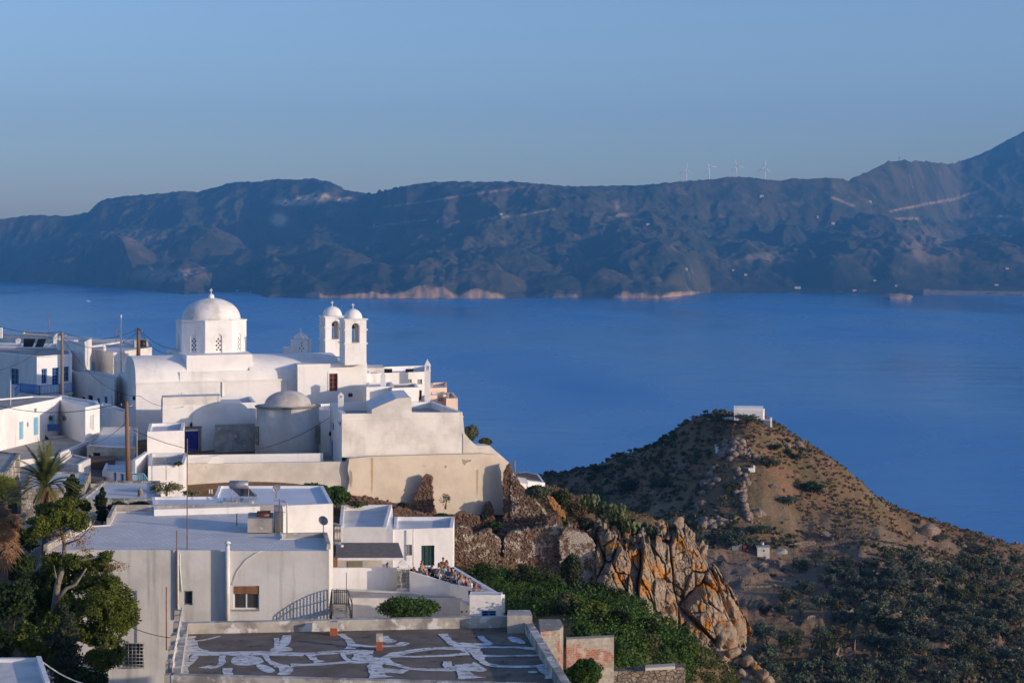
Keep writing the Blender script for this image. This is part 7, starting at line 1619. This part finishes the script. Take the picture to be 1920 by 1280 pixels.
def islet():
    Y = 6750; V, Fc = angular(321, 60, 14, 14, .2, 5); c = P(1680, 560, Y); W = V*np.array([72, 40, 16])+np.array([c.x, c.y, 1]); tag(mesh_np('islet', W, Fc, mat('islet rock', (.36, .26, .20), (.2, .15, .1), .02)), 'flat rocky islet close to the far beach', 'islet', kind='structure')
    p = P(1672, 549.5, Y); r_ = thing('chapel', 'tiny white chapel on the flat rocky islet', 'chapel', (p.x, p.y, 12)); MB().box((p.x, p.y, 10), (9, 7, 8)).build('wall', mat('far house white', (.8, .76, .72)), r_); MB().prism([(p.x-4.5, p.y-3.5), (p.x+4.5, p.y-3.5), (p.x+4.5, p.y+3.5), (p.x-4.5, p.y+3.5)], 18.01, 19).build('roof', mat('far house roof', (.6, .52, .46)), r_)
islet()
def boat(label, px, py, L_):
    Y = YZ(py, 0); x = XY(px, Y)[0]; root = thing('boat', label, 'boat', (x, Y, 0)); mb = MB(); pr = [(-.5, .0), (-.45, .14), (0, .17), (.35, .12), (.55, 0), (.35, -.12), (0, -.17), (-.45, -.14)]
    mb.prism([(x+a*L_, Y+b*L_) for a, b in pr], -.3, L_*.12); mb.build('hull', whitepvc, root); MB().box((x-.05*L_, Y, L_*.12), (L_*.35, L_*.2, L_*.13)).build('cabin', whitepvc, root)
boat('small white boat alone on the bay at the left', 165.5, 565, 14)

# ---------------------------------------------------------------- people on the terrace
def person_proto(kind):
    S = []; E = []; Rr = []
    def v(p, r, par=None):
        S.append(p); Rr.append(r)
        if par is not None: E.append((par, len(S)-1))
        return len(S)-1
    lean = .06 if kind == 0 else (-.08 if kind == 1 else .16); turn = (0, .08, -.06)[kind]
    pe = v((0, 0, .52), .15); wa = v((0, lean*.4, .72), .125, pe); ch = v((0, lean, .95), .145, wa); nb = v((0, lean*1.1, 1.10), .085, ch); nk = v((0, lean*1.2+.01, 1.17), .05, nb); hd = v((turn*.2, lean*1.3+.03, 1.26), .075, nk); ht = v((turn*.2, lean*1.3+.035, 1.35), .085, hd); tp = v((turn*.2, lean*1.3+.02, 1.42), .055, ht); v((turn*.5, lean*1.3+.135, 1.29), .014, hd)
    for s in (-1, 1):
        v((turn*.2+s*.088, lean*1.3+.02, 1.30), .016, hd)
        hp = v((s*.1, .03, .52), .1, pe); kn = v((s*.13, .42, .54), .07, hp); an = v((s*.12, .45+.05*s, .1), .042, kn); v((s*.13, .58+.05*s, .045), .035, an)
        sh = v((s*.19, lean, 1.06), .06, ch); el = v((s*.26, lean+.10, .80), .042, sh)
        hh = (.36, .80) if kind != 1 or s > 0 else (.28, 1.12); wr = v((s*.13, lean+hh[0]-.06, hh[1]), .028, el); pm = v((s*.10, lean+hh[0]+.02, hh[1]+.01), .034, wr)
        for k in range(4): f1 = v((s*(.07+.02*k), lean+hh[0]+.075+(.008 if k in (1, 2) else 0), hh[1]+.01), .010, pm); v((s*(.065+.02*k), lean+hh[0]+.11, hh[1]-.012), .008, f1)
        tb = v((s*.06, lean+hh[0]+.03, hh[1]+.03), .011, pm); v((s*.045, lean+hh[0]+.06, hh[1]+.03), .009, tb)
    def skin(verts, edges, rad, name, sub=1):
        me = bpy.data.meshes.new(name); me.from_pydata(verts, edges, []); ob = bpy.data.objects.new(name, me); C.objects.link(ob)
        md = ob.modifiers.new('s', 'SKIN'); sv = me.skin_vertices[0].data
        for i, r_ in enumerate(rad): sv[i].radius = (r_, r_)
        sv[0].use_root = True; s2 = ob.modifiers.new('u', 'SUBSURF'); s2.levels = sub; s2.render_levels = sub
        dg = bpy.context.evaluated_depsgraph_get(); m2 = bpy.data.meshes.new_from_object(ob.evaluated_get(dg)); m2.name = name; bpy.data.objects.remove(ob); m2.polygons.foreach_set('use_smooth', [True]*len(m2.polygons)); return m2
    body = skin(S, E, Rr, 'body')
    k = 1.22; lf = lean
    sv = [(0, 0, .58), (0, lf*.4, .72), (0, lf, .95), (0, lf*1.1, 1.09), (-.19, lf, 1.05), (-.24, lf+.05, .92), (.19, lf, 1.05), (.24, lf+.05, .92)]; shirt = skin(sv, [(0, 1), (1, 2), (2, 3), (2, 4), (4, 5), (2, 6), (6, 7)], [.165, .15, .17, .085, .085, .07, .085, .07], 'shirt')
    tv = [(0, 0, .55), (0, .01, .62)]; te = [(0, 1)]; tr = [.165, .155]
    for s in (-1, 1): i = len(tv); tv += [(s*.1, .04, .53), (s*.13, .42, .55), (s*.12, .45+.05*s, .2)]; te += [(0, i), (i, i+1), (i+1, i+2)]; tr += [.118, .09, .065]
    trous = skin(tv, te, tr, 'trousers')
    hv = [(turn*.2, lf*1.3-.03, 1.30), (turn*.2, lf*1.3+.0, 1.39), (turn*.2, lf*1.3+.04, 1.44)]
    if kind == 2: hv.append((turn*.2, lf*1.3-.07, 1.15)); hair = skin([hv[3], hv[0], hv[1], hv[2]], [(0, 1), (1, 2), (2, 3)], [.05, .085, .098, .05], 'hair')
    else: hair = skin(hv, [(0, 1), (1, 2)], [.085, .1, .05], 'hair')
    eb = MB()
    for s in (-1, 1): eb.box((turn*.2+s*.034, lf*1.3+.112, 1.315), (.022, .02, .014))
    eb.box((turn*.2, lf*1.3+.108, 1.235), (.05, .02, .012)); me = bpy.data.meshes.new('face'); me.from_pydata(eb.v, [], eb.f)
    return body, shirt, trous, hair, me
protoP = [person_proto(k) for k in range(3)]
def cmat(n, c): return mat(n, c, rough=.9)
skinM = cmat('sun tanned skin', (.42, .22, .145))
SH = {'white': (.72, .70, .68), 'blue': (.06, .12, .34), 'pink': (.50, .25, .20), 'beige': (.42, .33, .24), 'red': (.35, .07, .05), 'black': (.03, .03, .035), 'teal': (.08, .27, .26), 'grey': (.24, .25, .27), 'light blue': (.28, .38, .50), 'rust': (.36, .15, .08)}
HC = {'dark': (.025, .018, .014), 'brown': (.09, .045, .025), 'reddish': (.20, .07, .035), 'fair': (.30, .20, .10)}
def person(label, px, pyh, kind, yaw, shirt, trous, hair, zf=None, hz=1.38):
    zf = zter if zf is None else zf; Y = (H-zf-hz)*F/(pyh-HY); x = XY(px, Y)[0]; root = thing('person', label, 'person', (x, Y, zf), 'people dining on the terrace')
    for i, (nm, m_) in enumerate((('body', skinM), ('shirt', cmat(shirt+' cloth', SH[shirt])), ('trousers', cmat(trous+' cloth', SH[trous])), ('hair', cmat(hair+' hair', HC[hair])), ('face', darkhole))):
        if nm == 'face': nm = 'facial_features'
        src = protoP[kind][i]; key = (kind, nm, m_.name)
        if key not in PM: c = src.copy(); c.materials.clear(); c.materials.append(m_); PM[key] = c
        o = bpy.data.objects.new(nm, PM[key]); C.objects.link(o); o.parent = root
    root.rotation_euler = (0, 0, yaw); return (x, Y)
PM = {}
def chair_proto():
    root = thing('chair', 'x', 'chair', (0, 0, 0)); fr = MB()
    for sx in (-.24, .24):
        for sy in (-.22, .22): fr.tube([(sx, sy, 0), (sx, sy, .46 if sy > 0 else .9)], .02, 4)
    fr.tube([(-.24, -.22, .65), (.24, -.22, .65)], .018, 4); fr.build('frame', whitepvc, root)
    MB().box((0, 0, .44), (.5, .46, .04)).build('seat', mat('navy canvas', (.015, .02, .07)), root); MB().box((0, -.24, .62), (.5, .03, .3)).build('backrest', mat('navy canvas', (.015, .02, .07)), root); return root
CH = chair_proto(); chN = [0]
def chair(x, Y, yaw, label, z=None):
    o = CH if chN[0] == 0 else copy_tree(CH); chN[0] += 1; o.location = (x, Y, z or zter); o.rotation_euler = (0, 0, yaw); o['label'] = label; o['group'] = 'navy chairs on the terrace'
PEOPLE = [(765.4, 1054.5, 0, 2.6, 'white', 'grey', 'dark', 'person with dark cap and white shirt right of the stone chimney'), (727.5, 1056, 0, .6, 'rust', 'grey', 'reddish', 'person alone behind the white wall under the pergola'), (774, 1063, 1, .9, 'pink', 'beige', 'fair', 'person in pink at the left end of the dining group'), (783, 1067, 2, 1.6, 'rust', 'black', 'reddish', 'person in a rust top bending over the left table'), (787.5, 1057, 0, -1.2, 'beige', 'grey', 'dark', 'person in beige left of the green door'), (793, 1052, 1, -2.0, 'pink', 'grey', 'brown', 'person in pink seated below the green door'), (802, 1070.5, 0, 2.2, 'white', 'blue', 'fair', 'person in a white shirt at the sloping wall'),
          (829.7, 1046, 0, -.5, 'rust', 'grey', 'brown', 'person at the back of the right hand group'), (834.8, 1050.5, 1, 1.4, 'red', 'black', 'brown', 'person in red at the back right table'), (842, 1052.5, 2, 2.4, 'grey', 'black', 'dark', 'person in grey against the white side wall'), (829, 1059.5, 0, 2.8, 'teal', 'grey', 'fair', 'person in teal in the middle of the right group'), (824.5, 1067.5, 1, -.9, 'white', 'black', 'brown', 'person in white at the left of the right group'), (842.8, 1063, 2, 2.6, 'blue', 'grey', 'reddish', 'person in a blue shirt leaning over the middle table'), (846, 1072, 0, -1.5, 'light blue', 'blue', 'dark', 'person in pale blue and navy seen from the side'), (856, 1069.5, 0, 1.7, 'grey', 'black', 'dark', 'person with dark hair near the side wall'), (865, 1074, 1, -2.3, 'black', 'black', 'dark', 'person in black next to the side wall'), (871, 1077, 2, 1.5, 'beige', 'beige', 'fair', 'person in beige at the side wall'), (861.5, 1080, 0, -1.1, 'white', 'pink', 'brown', 'person in white leaning towards the near table'), (883, 1084, 0, 2.1, 'white', 'black', 'dark', 'person in white further down the side wall'), (888, 1093.5, 2, -.8, 'pink', 'grey', 'reddish', 'person in pink bending forward at the side wall'), (812, 1061, 0, 1.2, 'black', 'grey', 'brown', 'person in black left of the person in teal'), (818, 1055.5, 2, -1.8, 'white', 'beige', 'dark', 'person in white at the back near the green door'), (837, 1057.5, 1, -2.4, 'light blue', 'grey', 'brown', 'person in pale blue behind the middle table'), (851, 1064.5, 0, 2.2, 'beige', 'black', 'dark', 'person in beige between the middle table and the side wall'), (876, 1081.5, 1, -1.4, 'red', 'black', 'dark', 'person in red low at the side wall'),
          (904, 1099.5, 2, 1.9, 'rust', 'black', 'dark', 'nearest person at the tip of the terrace')]
for i, (x, y, k, yaw, s, t, h, l) in enumerate(PEOPLE):
    X_, Y_ = person(l, x, y, k, yaw, s, t, h); chair(X_+math.sin(yaw)*.02, Y_-math.cos(yaw)*.02, yaw, 'navy canvas chair on the dining terrace')
for x, y in [(810, 1082), (814, 1078), (806, 1084)]:
    Y_ = YZ(y+6, zter); chair(XY(x, Y_)[0], Y_, 1.2+x, 'navy canvas chair on the dining terrace')
def table_at(px, py, l):
    Y_ = YZ(py, zter+.75); x = XY(px, Y_)[0]; root = thing('table', l, 'table', (x, Y_, zter)); MB().box((x, Y_, zter+.72), (.8, .8, .03)).build('tabletop', white, root)
    for sx in (-.34, .34):
        for sy in (-.34, .34): MB().tube([(x+sx, Y_+sy, zter), (x+sx, Y_+sy, zter+.72)], .02, 4).build('leg', blackmetal, root)
    for k in range(4): tag(MB().lathe((x+.2*math.cos(k*1.57), Y_+.2*math.sin(k*1.57), zter+.751), [(.03, 0), (.035, .02), (.03, .12)], 6).build('drinking_glass', whitepvc), 'small glass on '+l, 'glass', 'glasses on the terrace tables')
for x, y, l in [(779, 1076, 'white table at the left of the terrace'), (797, 1063, 'white table below the green door'), (834, 1066, 'white table in the middle of the right group'), (850, 1079, 'white table near the middle of the side wall'), (870, 1088, 'white table beside the side wall'), (896, 1104, 'white table at the tip of the terrace')]: table_at(x, y, l)
zk = ZZ(797, 533)
person('person in red beside the hilltop chapel', 1437, 777, 0, .5, 'red', 'grey', 'dark', zf=land_point(1437, 790, 300).z if land_point(1437, 790, 300) else zk)
